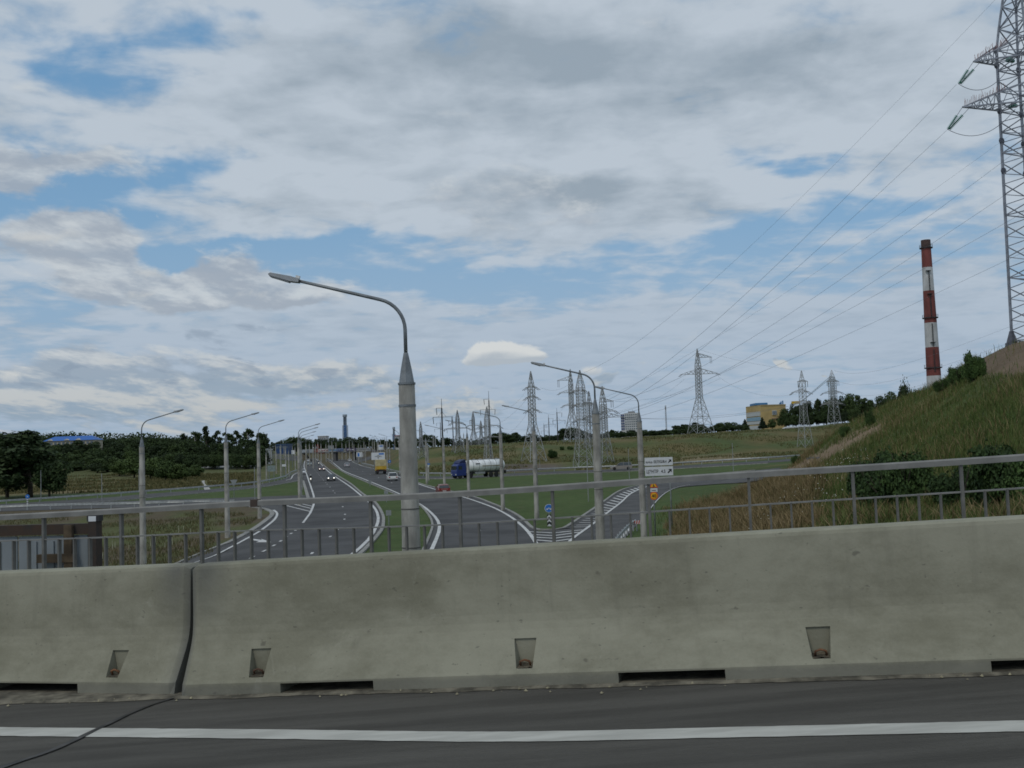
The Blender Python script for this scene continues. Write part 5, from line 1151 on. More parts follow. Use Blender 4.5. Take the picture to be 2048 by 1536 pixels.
def bb(t, b, s, zz, w_):
    mb = MB(); mb.box(w_*.1, w_*.85, -.05, -.03, zz(909.5), zz(906.5)); mb.build('blue_block', signb, b)
    mb = MB(); 
    for a in range(10): 
        t0, t1 = 2*math.pi*a/10, 2*math.pi*(a+1)/10; c = Vector((0, -.05, zz(912.5))); mb.bar(c+Vector((math.cos(t0), 0, math.sin(t0)))*2.0*s, c+Vector((math.cos(t1), 0, math.sin(t1)))*2.0*s, .45*s, 4)
    mb.bar((-7*s, -.05, zz(912.5)), (-2*s, -.05, zz(912.5)), .45*s, 4); mb.bar((2*s, -.05, zz(912.5)), (7*s, -.05, zz(912.5)), .45*s, 4); mb.bar((0, -.05, zz(914.5)), (0, -.05, zz(918)), .45*s, 4); mb.build('road_diagram', signk, b)
panel(743, 770, 905, 919.5, 300, signw, 'junction_board', 'white board with a roundabout diagram right of the outbound road', extra=bb)
panel(754, 767, 889.5, 899.5, 380, signw, 'junction_board', 'smaller white board with blue strip just above the roundabout board', extra=lambda t, b, s, zz, w_: MB().box(-w_*.2, w_*.8, -.05, -.03, zz(893.5), zz(891)).build('blue_block', signb, b))
panel(713, 725, 904.5, 914, 400, signw, 'junction_board', 'pale blue-white board beside the far right ramp', extra=lambda t, b, s, zz, w_: MB().box(-w_*.6, 0, -.05, -.03, zz(913), zz(906)).build('blue_block', signb, b))
panel(583, 591, 900.5, 908.5, 380, signw, 'junction_board', 'small pale blue board left of the row of four lamps')
panel(535, 551, 931, 943, 235, mat('sign_back_green', (.22, .27, .26), .5, .3), 'sign_board_back', 'grey-green back of a large sign left of the upper ramp')
panel(564, 572, 928.5, 933, 270, signw, 'small_board', 'small white board between the thin lamps left of the highway')
panel(736.5, 743, 961.5, 967, 190, backm, 'small_board', 'small grey sign back on the median, farthest of three', posts=1)
panel(768.5, 776.5, 981, 988, 140, backm, 'small_board', 'small grey sign back on the median, middle of three', posts=1)
panel(772, 782.5, 1020.5, 1031, 100, backm, 'small_board', 'small grey sign back on the median, nearest and left of the lamp', posts=1)
def tri_back():
    D = 150; s = D/F; p = px_at(468, 990, D); g = zt(p.x, D); zz = lambda y: px_at(468, y, D).z-g
    t = thing('give_way_sign', 'back of a triangular grey sign right of the second left lamp', 'road sign', (p.x, D, g)); mb = MB(); mb.bar((0, .06, -.4), (0, .06, zz(960)), .045, 8); mb.build('post', signpost, t)
    mb = MB(); mb.prism([(-7.5*s, zz(959.5)), (7.5*s, zz(959.5)), (0, zz(972.5))], -.02, .0); mb.build('triangle', backm, t)
tri_back()
def gw():
    D = 205; s = D/F; p = px_at(857, 949, D); g = zt(p.x, D); zz = lambda y: px_at(857, y, D).z-g
    t = thing('give_way_sign', 'white inverted triangle under blue plate on a pale post near the lamp', 'road sign', (p.x, D, g)); mb = MB(); mb.bar((0, .06, -.4), (0, .06, zz(890)), .16, 10); mb.build('post', concp, t)
    mb = MB(); mb.prism([(-2.8*s, zz(930)), (2.8*s, zz(930)), (0, zz(935.5))], -.22, -.2); b = mb.build('triangle', signw, t)
    mb = MB(); mb.box(-3.8*s, 3.8*s, -.22, -.2, zz(929.3), zz(927)); mb.build('blue_plate', signb, t)
gw()
def roadblue(px, y, D, ybase, lab, striped=False):
    s = D/F; p = px_at(px, ybase, D); g = zt(p.x, D); zz = lambda y_: px_at(px, y_, D).z-g
    t = thing('arrow_sign', lab, 'road sign', (p.x, D, g)); mb = MB(); mb.bar((0, .06, -.4), (0, .06, zz(y)), .05, 8); mb.build('post', signpost, t)
    mb = MB(); disc(mb, 0, zz(y), 3.2*s if D > 170 else 4.2*s, 0, 20); b = mb.build('blue_face', signb, t); mb = MB(); arrow(mb, 0, zz(y), 3.5*s, R_(-45), -.04); mb.build('white_arrow', signw, b)
    if striped:
        mb = MB(); mb.box(-1.6*s, 1.6*s, -.02, 0, zz(ybase-.5), zz(y+5)); b = mb.build('striped_marker', signk, t); mb = MB()
        for k in range(3): z0 = zz(y+5.4+4*k); mb.box(-1.5*s, 1.5*s, -.03, -.02, z0-2.2*s, z0); mb.build('white_stripe', signw, b); mb = MB()
roadblue(779.5, 923, 262, 945, 'small blue round sign on the lamp right of the yellow lorry')
roadblue(55, 993, 165, 1016, 'small blue sign on striped post before the big left tree', True)
# ---------------------------------------------------------------- guard rails
grm = mat('guard_rail_steel', (.36, .38, .38), .5, .5, var=.12, scale=3)
def guard_rail(pxs, label, step=4.0, h=.72, n=200, bh=.31, kinds='crash barrier', post_px=None, rail_r=None):
    g = ground_line(pxs, n); t = thing('guard_rail', label, 'guard rail', (0, 0, 0), 0, 'guard rails'); mb = MB(); vs = []; m = len(g)
    sec = [(0, -bh/2), (-.05, -bh*.30), (-.01, 0), (-.05, bh*.30), (0, bh/2), (.03, bh*.3), (.05, 0), (.03, -bh*.3)]; k_ = len(sec)
    for i, p in enumerate(g):
        d = (g[min(i+1, m-1)]-g[max(i-1, 0)]).normalized(); s = Vector((-d.y, d.x, 0)); z = zt(p.x, p.y)+h
        vs += [Vector((p.x, p.y, z+b))+s*a for a, b in sec]
    mb.add(vs, [(i*k_+j, i*k_+(j+1) % k_, (i+1)*k_+(j+1) % k_, (i+1)*k_+j) for i in range(m-1) for j in range(k_)]); mb.build('beam', grm, t)
    L = 0; acc = 0; cnt = 0; pm = None
    for i in range(1, m):
        L += (g[i]-g[i-1]).length
        if L >= acc and cnt < 95:
            acc += step; cnt += 1; z = zt(g[i].x, g[i].y)
            if pm is None: o = MB().box(-.06, .06, .05, .15, -.4, h+.12).build('post', grm, t); pm = o.data
            else: o = bpy.data.objects.new('post', pm); COL.objects.link(o); o.parent = t
            o.location = (g[i].x, g[i].y, z); d = g[i]-g[i-1]; o.rotation_euler.z = math.atan2(d.y, d.x)+(math.pi if d.x < 0 else 0)
    return t
guard_rail([(-120, 1030), (0, 1023), (100, 1019.5), (240, 1017), (400, 1012.5), (470, 1012.5)], 'long galvanised guard rail along the near left ramp, behind the railing', 4)
guard_rail([(-120, 1017), (0, 1010.5), (204, 996.5), (279, 990.5), (398, 981.5), (510, 971), (571, 958), (583, 948), (594, 944.8)], 'guard rail along the farther left ramp, below the dry field', 5)
guard_rail([(1600, 917), (1536, 921.5), (1352, 932), (1240, 938), (1132, 942), (1007, 948), (912, 953), (840, 952.5)], 'guard rail behind the white tanker and brown estate car', 5)
guard_rail([(722, 929), (740, 934), (765, 940), (800, 950), (830, 957)], 'short guard rail right of the yellow lorry', 4)
guard_rail([(1228, 1112), (1240, 1092), (1258, 1071), (1272, 1060)], 'short guard rail beside the right ramp, red and white end', 2)
def rg_end():
    p = hit(1274, 1062); s = p.y/F; t = thing('rail_end_marker', 'red and white striped board on the guard rail end by the right ramp', 'marker board', p)
    mb = MB(); mb.box(-8*s, 8*s, -.03, .03, .55, .55+7*s); b = mb.build('board', signw, t); mb = MB()
    for x in (-6, -1.5, 3): mb.prism([(x*s, .56), (x*s+2.2*s, .56), (x*s+3.6*s, .55+7*s), (x*s+1.4*s, .55+7*s)], -.04, -.03)
    mb.build('red_stripe', signr, b); mb = MB(); mb.bar((0, 0, -.3), (0, 0, .6), .05, 6); mb.build('post', grm, t)
rg_end()
# white plastic-wrapped saplings on the left slope
st_m = mat('sapling_wood', (.34, .34, .24), .8, var=.15); lf = None
for k, (px, yt, yb, ln) in enumerate(((226, 1081, 1101, .3), (230, 1082, 1098, -.1), (205, 1104, 1120, -.3), (273, 1076, 1092, .1), (302, 1074, 1098, .35), (311, 1074, 1085, -.3), (345, 1075, 1090, .15), (358, 1051, 1067, .2), (367, 1052, 1062, -.1), (381, 1057, 1068, .1), (402, 1072, 1080, -.2), (258, 1090, 1102, 0), (330, 1085, 1094, .1), (277, 1080, 1090, .2))):
    p = hit(px, yb); h_ = (yb-yt)*p.y/F; mb = MB(); mb.tube([(0, 0, -.2), (-ln*.1*h_, 0, h_*.5), (-ln*.25*h_, 0, h_)], [.04, .035, .025], 6)
    o = mb.build('sapling_stake', st_m); o.location = p; tag(o, ['pale sapling stake at the left of a close pair beside the metal screen', 'shorter stake right of its twin beside the metal screen', 'pale stake leaning nearest the metal screen end', 'pale sapling stake just left of the leftmost big lamp', 'longest leaning sapling stake just right of the leftmost big lamp', 'short stake crossing the longest leaning one', 'lone sapling stake midway between the two nearest left lamps', 'upper pale stake high on the brown slope', 'upper stake close right of its taller neighbour', 'upper stake third in the high row on the slope', 'small stake nearest the curved kerb', 'small stake low between metal screen and first lamp', 'small stake low on the slope right of first lamp', 'faint stake touching the leftmost big lamp post'][k], 'stake', 'sapling stakes on the left slope')
# ---------------------------------------------------------------- rusty metal cabinet outside the railing
def cabinet():
    zin = mat('zinc_sheet', (.27, .30, .32), .6, .2, var=.20, scale=1.2, col2=(.17, .195, .21), stretch=(1, 1, .4)); ru = mat('rusty_frame', (.038, .036, .034), .85, .2, var=.3, scale=5, col2=(.062, .040, .028)); ro = mat('rust_orange', (.085, .062, .038), .9, var=.25, scale=6)
    Y0 = 10.1; a = px_at(-420, 1062, Y0+.25); b = px_at(196, 1046, Y0-.05); L = (b-a).length; rz = math.atan2(b.y-a.y, b.x-a.x)
    zb = deck_z(b)-1.2; H = b.z-zb
    t = thing('metal_screen', 'zinc sheet screen with rusty frame hung outside the railing at left', 'screen', (b.x, b.y, zb), rz, None)
    # slight cross slope of its top
    sl = (a.z-b.z)/L
    zf = lambda x: H+sl*(-x)
    for i in range(5):
        x1 = -.10-i*.72; x0 = x1-.70; mb = MB(); mb.box(x0, x1, -.01, .01, 0, zf(x1)-.11)
        for k in range(1, 4): xx = x0+.175*k; mb.box(xx-.012, xx+.012, -.025, -.01, .02, zf(x1)-.16)
        mb.build('sheet', zin, t)
    M = MB(); M.add([(-L, -.04, zf(-L)-.10), (0, -.04, zf(0)-.10), (0, -.04, zf(0)), (-L, -.04, zf(-L)), (-L, .04, zf(-L)-.10), (0, .04, zf(0)-.10), (0, .04, zf(0)), (-L, .04, zf(-L))], [(0, 1, 2, 3), (4, 5, 6, 7), (0, 1, 5, 4), (3, 2, 6, 7), (0, 3, 7, 4), (1, 2, 6, 5)]); M.build('top_rail', ru, t)
    mb = MB(); mb.box(-.07, .01, -.06, .06, -.2, zf(0)+.02); mb.build('end_post', ru, t)
    mb = MB(); mb.box(-.30, -.22, -.09, -.045, -.2, zf(0)-.005); mb.box(-.57, -.20, -.10, -.045, H-.36, H-.28); mb.build('bracket', ro, t)
    mb = MB(); mb.box(-.09, .03, -.045, .045, zf(0)+.02, zf(0)+.10); c = mb.build('end_cap', blackp, t); mb = MB(); mb.box(-.07, .005, -.052, -.047, zf(0)+.0, zf(0)+.07); mb.build('reflector', signw, c)
    mb = MB(); mb.box(-L, 0, -.9, .06, -.25, -.17); mb.build('ledge', ru, t)
cabinet()
# ---------------------------------------------------------------- far overpass
def overpass():
    D = 600.0; s = D/F; t = thing('road_bridge', 'low road bridge hung with advert banners crossing the far highway', 'bridge', (0, 0, 0))
    wh = mat('overpass_concrete', (.33, .335, .33), .85, var=.12, scale=.3); dk = mat('overpass_dark', (.12, .12, .12), .9)
    A = px_at(600, 905.2, D); B = px_at(737, 904, D); z0 = (A.z+B.z)/2
    mb = MB(); mb.box(A.x, B.x, D, D+9, z0, z0+1.2); mb.build('deck', wh, t)
    mb = MB(); mb.box(A.x, B.x, D-.3, D-.05, z0+1.2, z0+1.95); mb.box(A.x, B.x, D+9.05, D+9.2, z0+1.2, z0+1.95); mb.build('parapet', mat('overpass_rail', (.26, .27, .28), .7), t)
    cs = [('banner', 629, 636, (.24, .09, .07)), ('banner', 636, 656, (.46, .42, .41)), ('banner', 657, 672, (.36, .39, .42)), ('banner', 673, 687, (.12, .16, .26)), ('banner', 692, 712, (.075, .06, .11)), ('banner', 603, 628, (.30, .33, .36))]
    for k, (nm, a, b, c) in enumerate(cs):
        xa, xb = px_at(a, 900, D).x, px_at(b, 900, D).x; mb = MB(); mb.box(xa, xb, D-.45, D-.35, z0+.35, z0+2.2); bn = mb.build(nm, mat('banner_print', c, .6, var=.3, scale=.8), t); bn['label'] = ['small red-brown advert banner', 'long off-white advert banner', 'pale blue advert banner', 'dark blue advert banner', 'dark purple advert banner', 'plain pale grey banner'][k]
        if k in (1, 2, 4):
            mb = MB(); rr = random.Random(k); x = xa+.5
            while x < xb-1: w_ = rr.uniform(.4, 1.4); mb.box(x, x+w_, D-.5, D-.46, z0+.9, z0+1.5); x += w_+rr.uniform(.2, .8)
            mb.build('banner_marks', mat('banner_ink', (.25, .12, .12) if k == 1 else (.12, .25, .4) if k == 2 else (.45, .45, .5), .6), bn)
    mb = MB(); xa, xb = px_at(711, 907, D).x, px_at(719, 903, D).x
    for a, b in ((666, 671), (704, 708)):
        xa, xb = px_at(a, 905, D).x, px_at(b, 905, D).x; mb = MB(); mb.box(xa, xb, D+.6, D+8.4, zt(xa, D)-1, z0-.02); mb.build('pier', dk, t)
    for xa, xb, xc in ((594, 606, 622), (742, 733, 722)):
        a, b, c = (px_at(q_, 905, D).x for q_ in (xa, xb, xc)); zg = zt(c, D)-.6; mb = MB(); mb.prism([(a, zg), (a, z0), (b, z0), (c, zg)], D+.2, D+8.8); mb.build('abutment', mat('abutment_slope', (.15, .13, .09), .95), t)
    xa, xb = px_at(656, 890, D).x, px_at(668, 890, D).x
    mb = MB(); mb.box(xa, xb, D-.75, D-.55, z0+1.7, z0+4.0); mb.build('sign_panel', backm, t)
overpass()
# ---------------------------------------------------------------- buildings
def window_rows(t, x0, x1, y, z0, z1, rows, cols, m, depth=.06, frac=.62, nm='window'):
    for r in range(rows):
        for c in range(cols):
            cw = (x1-x0)/cols; ch = (z1-z0)/rows; xa = x0+cw*(c+.5-frac/2); xb = x0+cw*(c+.5+frac/2); za = z0+ch*(r+.28); zb_ = z0+ch*(r+.78)
            mb = MB(); mb.box(xa, xb, y-depth, y+.02, za, zb_); mb.build(nm, m, t)
winm = mat('window_glass', (.10, .13, .16), .15, spec=.7)
def base_at(px, py, D): p = px_at(px, py, D); return Vector((p.x, D, zt(p.x, D)))
def yellow_building():
    D = 560.0; s = D/F; b = base_at(1524, 852, D); zr = px_at(1525, 812, D).z; H = zr-b.z
    t = thing('factory_building', 'yellow-ochre factory block with blue roof housing among dark trees', 'building', b)
    yl = mat('ochre_wall', (.45, .33, .145), .85, var=.10, scale=.15); bl = mat('light_blue_panel', (.22, .36, .47), .6); wh = mat('white_panel', (.48, .50, .50), .6); db = mat('blue_roof', (.045, .17, .36), .5)
    W2 = 53*s; W1 = 31*s; Dp = 34
    mb = MB(); W1 = 2.4; poly = [(0, 0), (W2, 4), (W2+5, 44), (-W1, 26)]; n = 4
    mb.add([(x, y, -6) for x, y in poly]+[(x, y, H-(.4*s*0)) for x, y in poly], [(3, 2, 1, 0), (4, 5, 6, 7)]+[(k, (k+1) % 4, 4+(k+1) % 4, 4+k) for k in range(4)]); mb.build('wall', yl, t)
    mb = MB(); mb.add([(x*1.01, y*1.01-.2, H+.01) for x, y in poly]+[(x*1.01, y*1.01-.2, H+.7) for x, y in poly], [(3, 2, 1, 0), (4, 5, 6, 7)]+[(k, (k+1) % 4, 4+(k+1) % 4, 4+k) for k in range(4)]); mb.build('roof_edge', mat('parapet_ochre', (.36, .28, .14), .8), t)
    d = Vector((-W1, 26, 0)); u = d.normalized(); nrm = Vector((-u.y, u.x, 0)); nrm = nrm if nrm.y < 0 else -nrm
    for z0_, z1_, m, nm in ((H*.60, H*.78, wh, 'window_band'), (H*.40, H*.56, bl, 'window_band'), (H*.26, H*.38, wh, 'window_band'), (H*.04, H*.2, wh, 'window_band')):
        a = u*1.5; c = u*(d.length-1.5); mb = MB(); v = [a, c, c+nrm*.25, a+nrm*.25]; mb.add([(p.x, p.y, z0_) for p in v]+[(p.x, p.y, z1_) for p in v], [(3, 2, 1, 0), (4, 5, 6, 7)]+[(k, (k+1) % 4, 4+(k+1) % 4, 4+k) for k in range(4)]); mb.build(nm, m, t)
    mb = MB(); mb.box(23*s, 32*s, 1.2, 2.4, H*.62, H*.80); w_ = mb.build('window', wh, t); mb = MB()
    for k in range(3): mb.box((23.6+2.9*k)*s, (25.6+2.9*k)*s, 1.05, 1.2, H*.64, H*.78)
    mb.build('pane', winm, w_)
    mb = MB(); mb.box(22*s, 40*s, .9, 2.3, H*.44, H*.49); mb.build('sill_band', mat('stain_brown', (.22, .15, .10), .8), t)
    mb = MB(); mb.box(-4*s, 21*s, 8, 22, H+.7, H+.7+5*s); mb.build('roof_housing', db, t, bevel=.3)
    for x, h in ((48, 11), (51.5, 13), (45.5, 8)): mb = MB(); mb.bar((x*s, 8, H), (x*s, 8, H+h*s*.8), 1.3*s, 12); mb.build('vent_stack', db, t)
yellow_building()
def tower_block():
    D = 800.0; s = D/F; b = base_at(1260, 870, D); H = px_at(1262, 826, D).z-b.z
    t = thing('apartment_block', 'white high-rise block with dark blue window column, left of radio mast', 'building', b, R_(-12))
    wh = mat('block_white', (.50, .51, .52), .8, var=.08, scale=.2); bl = mat('block_blue', (.03, .06, .20), .6)
    mb = MB(); mb.box(-10*s, 16*s, 0, 16, -4, H); mb.build('wall', wh, t)
    mb = MB(); mb.box(-18*s, -10*s-.01, 3, 15, -4, H-1.2*s); w_ = mb.build('side_wing', wh, t)
    for r in range(6):
        for c in (0, 1): mb = MB(); mb.box((-17.3+3.8*c)*s, (-14.6+3.8*c)*s, 2.7, 3.02, H-(6+5.4*r)*s, H-(2.6+5.4*r)*s); mb.build('blue_window', bl, w_)
    window_rows(t, -9*s, 15.5*s, 0, H-34*s, H-1.5*s, 7, 6, winm, .1, .6)
    mb = MB(); mb.box(-3*s, 9*s, 4, 12, H, H+3.5*s); mb.build('roof_housing', mat('roof_grey', (.28, .28, .28), .8), t)
    for x, h in ((-2, 7), (2, 5), (6, 9), (9, 6)): mb = MB(); mb.bar((x*s, 3, H), (x*s, 3, H+h*s*.8), .12, 5); mb.build('antenna', pyld, t)
tower_block()
def simple_building(x0, x1, yt, yb, D, wall, roofc, name, label, rows=1, cols=3, roof='flat', rz=0, yroof=None):
    s = D/F; cx = (x0+x1)/2; b = base_at(cx, yb, D); zz = lambda y: px_at(cx, y, D).z-b.z; w_ = (x1-x0)*s/2; t = thing(name, label, 'building', b, rz)
    zr = zz(yroof if yroof else yt); mb = MB(); mb.box(-w_, w_, 0, 12, -3, zr); mb.build('wall', wall, t)
    if roof == 'flat': mb = MB(); mb.box(-w_-.3, w_+.3, -.4, 12.4, zr+.01, zr+.5); mb.build('roof', roofc, t)
    else:
        mb = MB(); h = zz(yt)-zr; mb.add([(-w_-.6, -.8, zr), (w_+.6, -.8, zr), (w_+.6, 12.8, zr), (-w_-.6, 12.8, zr), (-w_+4, 6, zr+h), (w_-4, 6, zr+h)], [(0, 1, 5, 4), (1, 2, 5), (2, 3, 4, 5), (3, 0, 4), (3, 2, 1, 0)]); mb.build('roof', roofc, t)
    window_rows(t, -w_*.95, w_*.95, 0, max(.4, zr-rows*3.2), zr-.2, rows, cols, winm, .08)
    return t, s, zz, w_, zr
cream = mat('cream_wall', (.42, .38, .30), .85); whitew = mat('white_wall', (.52, .52, .51), .85); redw = mat('red_wall', (.26, .05, .04), .8); blueroof = mat('bright_blue_roof', (.02, .12, .42), .5, var=.08)
t, s, zz, w_, zr = simple_building(88, 190, 872, 884, 640, cream, blueroof, 'long_house', 'long low house with bright blue roof among the left wood', 1, 12, 'hip', 0, 881)
for fx in (-.75, -.1, .35): mb = MB(); mb.prism([(w_*fx-1.8, zr+.2), (w_*fx+1.8, zr+.2), (w_*fx, zr+1.1)], -.9, 3); mb.build('gable', whitew, t)
t, s, zz, w_, zr = simple_building(636, 652, 873, 890, 760, whitew, whitew, 'small_block', 'white building with red lower wing above the trees behind the far bridge', 2, 4)
mb = MB(); mb.box(-w_*1.0, w_*.7, -5, -.1, -3, zr*.55); mb.build('red_wing', redw, t)
t, s, zz, w_, zr = simple_building(552, 577, 889.5, 903, 680, mat('blue_cladding', (.02, .055, .15), .5), mat('roof_blue_b', (.05, .10, .20), .6), 'filling_station', 'dark blue low building left of the far bridge', 1, 5)
t, s, zz, w_, zr = simple_building(523, 531, 900, 910, 440, whitew, whitew, 'white_hut', 'small white hut at the wood edge left of the thin lamps', 1, 1)
t, s, zz, w_, zr = simple_building(790, 797, 872, 882, 700, whitew, redw, 'small_house', 'tiny white house behind the nearest lamp post', 1, 1)
def blue_tower(px, yt, yb, D, wpx, label, ysplit, cage=True):
    s = D/F; b = base_at(px, yb, D); zz = lambda y: px_at(px, y, D).z-b.z; t = thing('blue_tower', label, 'tower', b, 0, 'blue industrial towers')
    bl = mat('tower_blue', (.035, .12, .30), .6, var=.15, scale=.5); dk = mat('tower_dark', (.05, .085, .14), .7, var=.2, scale=.5); lt = mat('tower_light', (.28, .33, .38), .6)
    z1, z2 = zz(ysplit), zz(yt); r = wpx*s/2
    mb = MB(); mb.box(-r*.62, r*.62, -r*.62, r*.62, -4, z1); mb.build('lower_shaft', bl, t)
    mb = MB(); mb.box(-r*.5, r*.5, -r*.5, r*.5, z1+.01, z2-.6); mb.build('upper_shaft', dk, t)
    mb = MB(); mb.lathe([(r*.5, z2-2.2), (r*.95, z2-1.6), (r*.95, z2), (r*.8, z2)], 12); mb.build('platform', lt, t)
    mb = MB(); lattice(mb, [(z*1.0, r) for z in np.linspace(0, z1, 8)], .12, .08); mb.build('frame', lt, t)
    mb = MB(); lattice(mb, [(z, r*.62) for z in np.linspace(z1, z2-2.2, 7)], .10, .06); mb.build('upper_frame', lt, t)
    return t
blue_tower(691, 829, 886, 760, 9.5, 'tall blue tower with ringed top above the far bridge', 851)
blue_tower(788.5, 854, 893, 760, 5.5, 'smaller blue tower close left of the nearest lamp post', 868)
# white pipeline at the foot of the right trees
def pipeline():
    pm = mat('pipe_white', (.46, .47, .48), .5, var=.1); a = px_at(1566, 857.5, 398); b = px_at(1700, 849.5, 405); t = thing('pipeline', 'long white pipe lying before the dark trees behind the twin pylons', 'pipe', (0, 0, 0))
    mb = MB(); mb.tube([a+Vector((-.2, 0, -.8)), a+Vector((0, 0, -.1)), a+Vector((.8, 0, .25)), a+Vector((2.5, 0, .3)), b], [.34, .42, .42, .42, .42], 12); mb.build('pipe', pm, t, smooth=True)
    for f in (.15, .4, .65, .9): p = a.lerp(b, f); mb = MB(); mb.box(p.x-.4, p.x+.4, p.y-.5, p.y+.5, zt(p.x, p.y)-.5, p.z+.05); mb.build('support', pyld, t)
pipeline()
# long white roof strip in the left field
t, s, zz, w_, zr = simple_building(405, 499, 932.5, 937, hit(450, 939).y, mat('shed_dark', (.06, .07, .05), .9), mat('shed_roof_white', (.48, .50, .53), .5), 'long_shed', 'very low long white-roofed shed across the left field', 1, 1, 'flat', 0, 934.5)
# crane boom behind the twin pylons
def crane():
    D = 520; a = px_at(1604, 803, D); b = px_at(1664, 754, D); t = thing('crane', 'slanting crane boom with a yellow end between the twin pylons', 'crane', (0, 0, 0)); m = mat('crane_grey', (.30, .36, .42), .6); y = mat('crane_yellow', (.55, .36, .03), .6)
    mb = MB(); d = b-a; n = 12; up = Vector((0, 0, 1.1))
    mb.bar(a, b, .14, 4); mb.bar(a+up*.3, b+up, .14, 4)
    for k in range(n): mb.bar(a.lerp(b, k/n), (a+up*.3).lerp(b+up, (k+.5)/n), .08, 4); mb.bar((a+up*.3).lerp(b+up, (k+.5)/n), a.lerp(b, (k+1)/n), .08, 4)
    mb.build('boom', m, t); g = zt(b.x, D); mb = MB(); lattice(mb, [(z, .9) for z in np.linspace(0, b.z-g, 12)], .12, .07); o = mb.build('mast', m, t); o.location = (b.x, D, g)
    c = px_at(1592, 804, D); mb = MB(); mb.box(c.x-2.1, c.x+1.8, D-1, D+1, c.z-.9, c.z+.4); mb.build('counterweight', y, t); mb = MB(); mb.bar((c.x+1.8, D, c.z), a, .12, 5); mb.build('tie_bar', m, t)
crane()
# ---------------------------------------------------------------- trees
def leafmat(name, c1, c2, sc=.35):
    m = bpy.data.materials.new(name); m.use_nodes = True; n = NT(m.node_tree); b = m.node_tree.nodes['Principled BSDF']
    t = n.n('ShaderNodeTexCoord'); oi = n.n('ShaderNodeObjectInfo'); g = n.n('ShaderNodeNewGeometry')
    f = n.m('ADD', n.m('MULTIPLY', n.noise(t.outputs['Object'], sc, 5, .65), .8), n.m('MULTIPLY', g.outputs['Random Per Island'], .3))
    f = n.m('ADD', f, n.m('MULTIPLY', n.m('SUBTRACT', oi.outputs['Random'], .5), .30))
    n.l(n.mix(n.ramp(f, .30, .85), c1, c2), b.inputs['Base Color']); b.inputs['Roughness'].default_value = .75; b.inputs['Specular IOR Level'].default_value = .25
    return m
LM = {'dark': leafmat('leaves_dark', (.018, .032, .013), (.045, .070, .024)), 'mid': leafmat('leaves_mid', (.024, .044, .014), (.062, .095, .029)), 'pine': leafmat('leaves_pine', (.012, .026, .014), (.032, .052, .023)),
      'light': leafmat('leaves_light', (.034, .060, .016), (.080, .120, .034)), 'bush': leafmat('leaves_bush', (.022, .044, .013), (.066, .115, .030), 1.2)}
bark = mat('bark', (.085, .07, .055), .9, var=.3, scale=3); barkp = mat('birch_bark', (.40, .39, .36), .85, var=.3, scale=4)
def leaves(lobes, n, size, seed, shell=.55, gap=0.0, flat=.8):
    """many small leaf-clump faces through the volume of the lobes"""
    r = np.random.default_rng(seed); vol = np.array([a[3]*a[4]*a[5] for a in lobes])**.66; pick = r.choice(len(lobes), n, p=vol/vol.sum()); L = np.array(lobes)[pick]
    d = r.normal(size=(n, 3)); d /= np.linalg.norm(d, axis=1)[:, None]; rad = (shell+(1-shell)*r.random(n))[:, None]*(1+.10*r.normal(size=(n, 1)))
    p = L[:, :3]+d*rad*L[:, 3:6]
    if gap:
        nz = np.array([noise.noise(Vector((a[0]*.55, a[1]*.55, a[2]*.55+seed))) for a in p]); k = nz > -gap*.5+(-.25+.3*gap); p = p[k]; d = d[k]; n = len(p)
    nr = d+r.normal(size=(n, 3))*.7; nr[:, 2] += .35; nr /= np.linalg.norm(nr, axis=1)[:, None]
    a = np.cross(nr, r.normal(size=(n, 3))); a /= np.linalg.norm(a, axis=1)[:, None]; b = np.cross(nr, a); sz = (size*(.5+r.random(n)))[:, None]
    q_ = [p+a*sz, p+b*sz*flat, p-a*sz*.9, p-b*sz*flat*1.1]
    # bend each clump: lift two corners
    q_[1] = q_[1]+nr*sz*.35; q_[3] = q_[3]+nr*sz*.35
    V = np.stack(q_, 1).reshape(-1, 3); Fc = np.arange(n*4).reshape(-1, 4); T = np.concatenate([Fc[:, [0, 1, 2]], Fc[:, [0, 2, 3]]])
    return V, T
def mesh_np(name, V, Fc, m):
    me = bpy.data.meshes.new(name); me.from_pydata(V.tolist(), [], Fc.tolist()); me.materials.append(m); return me
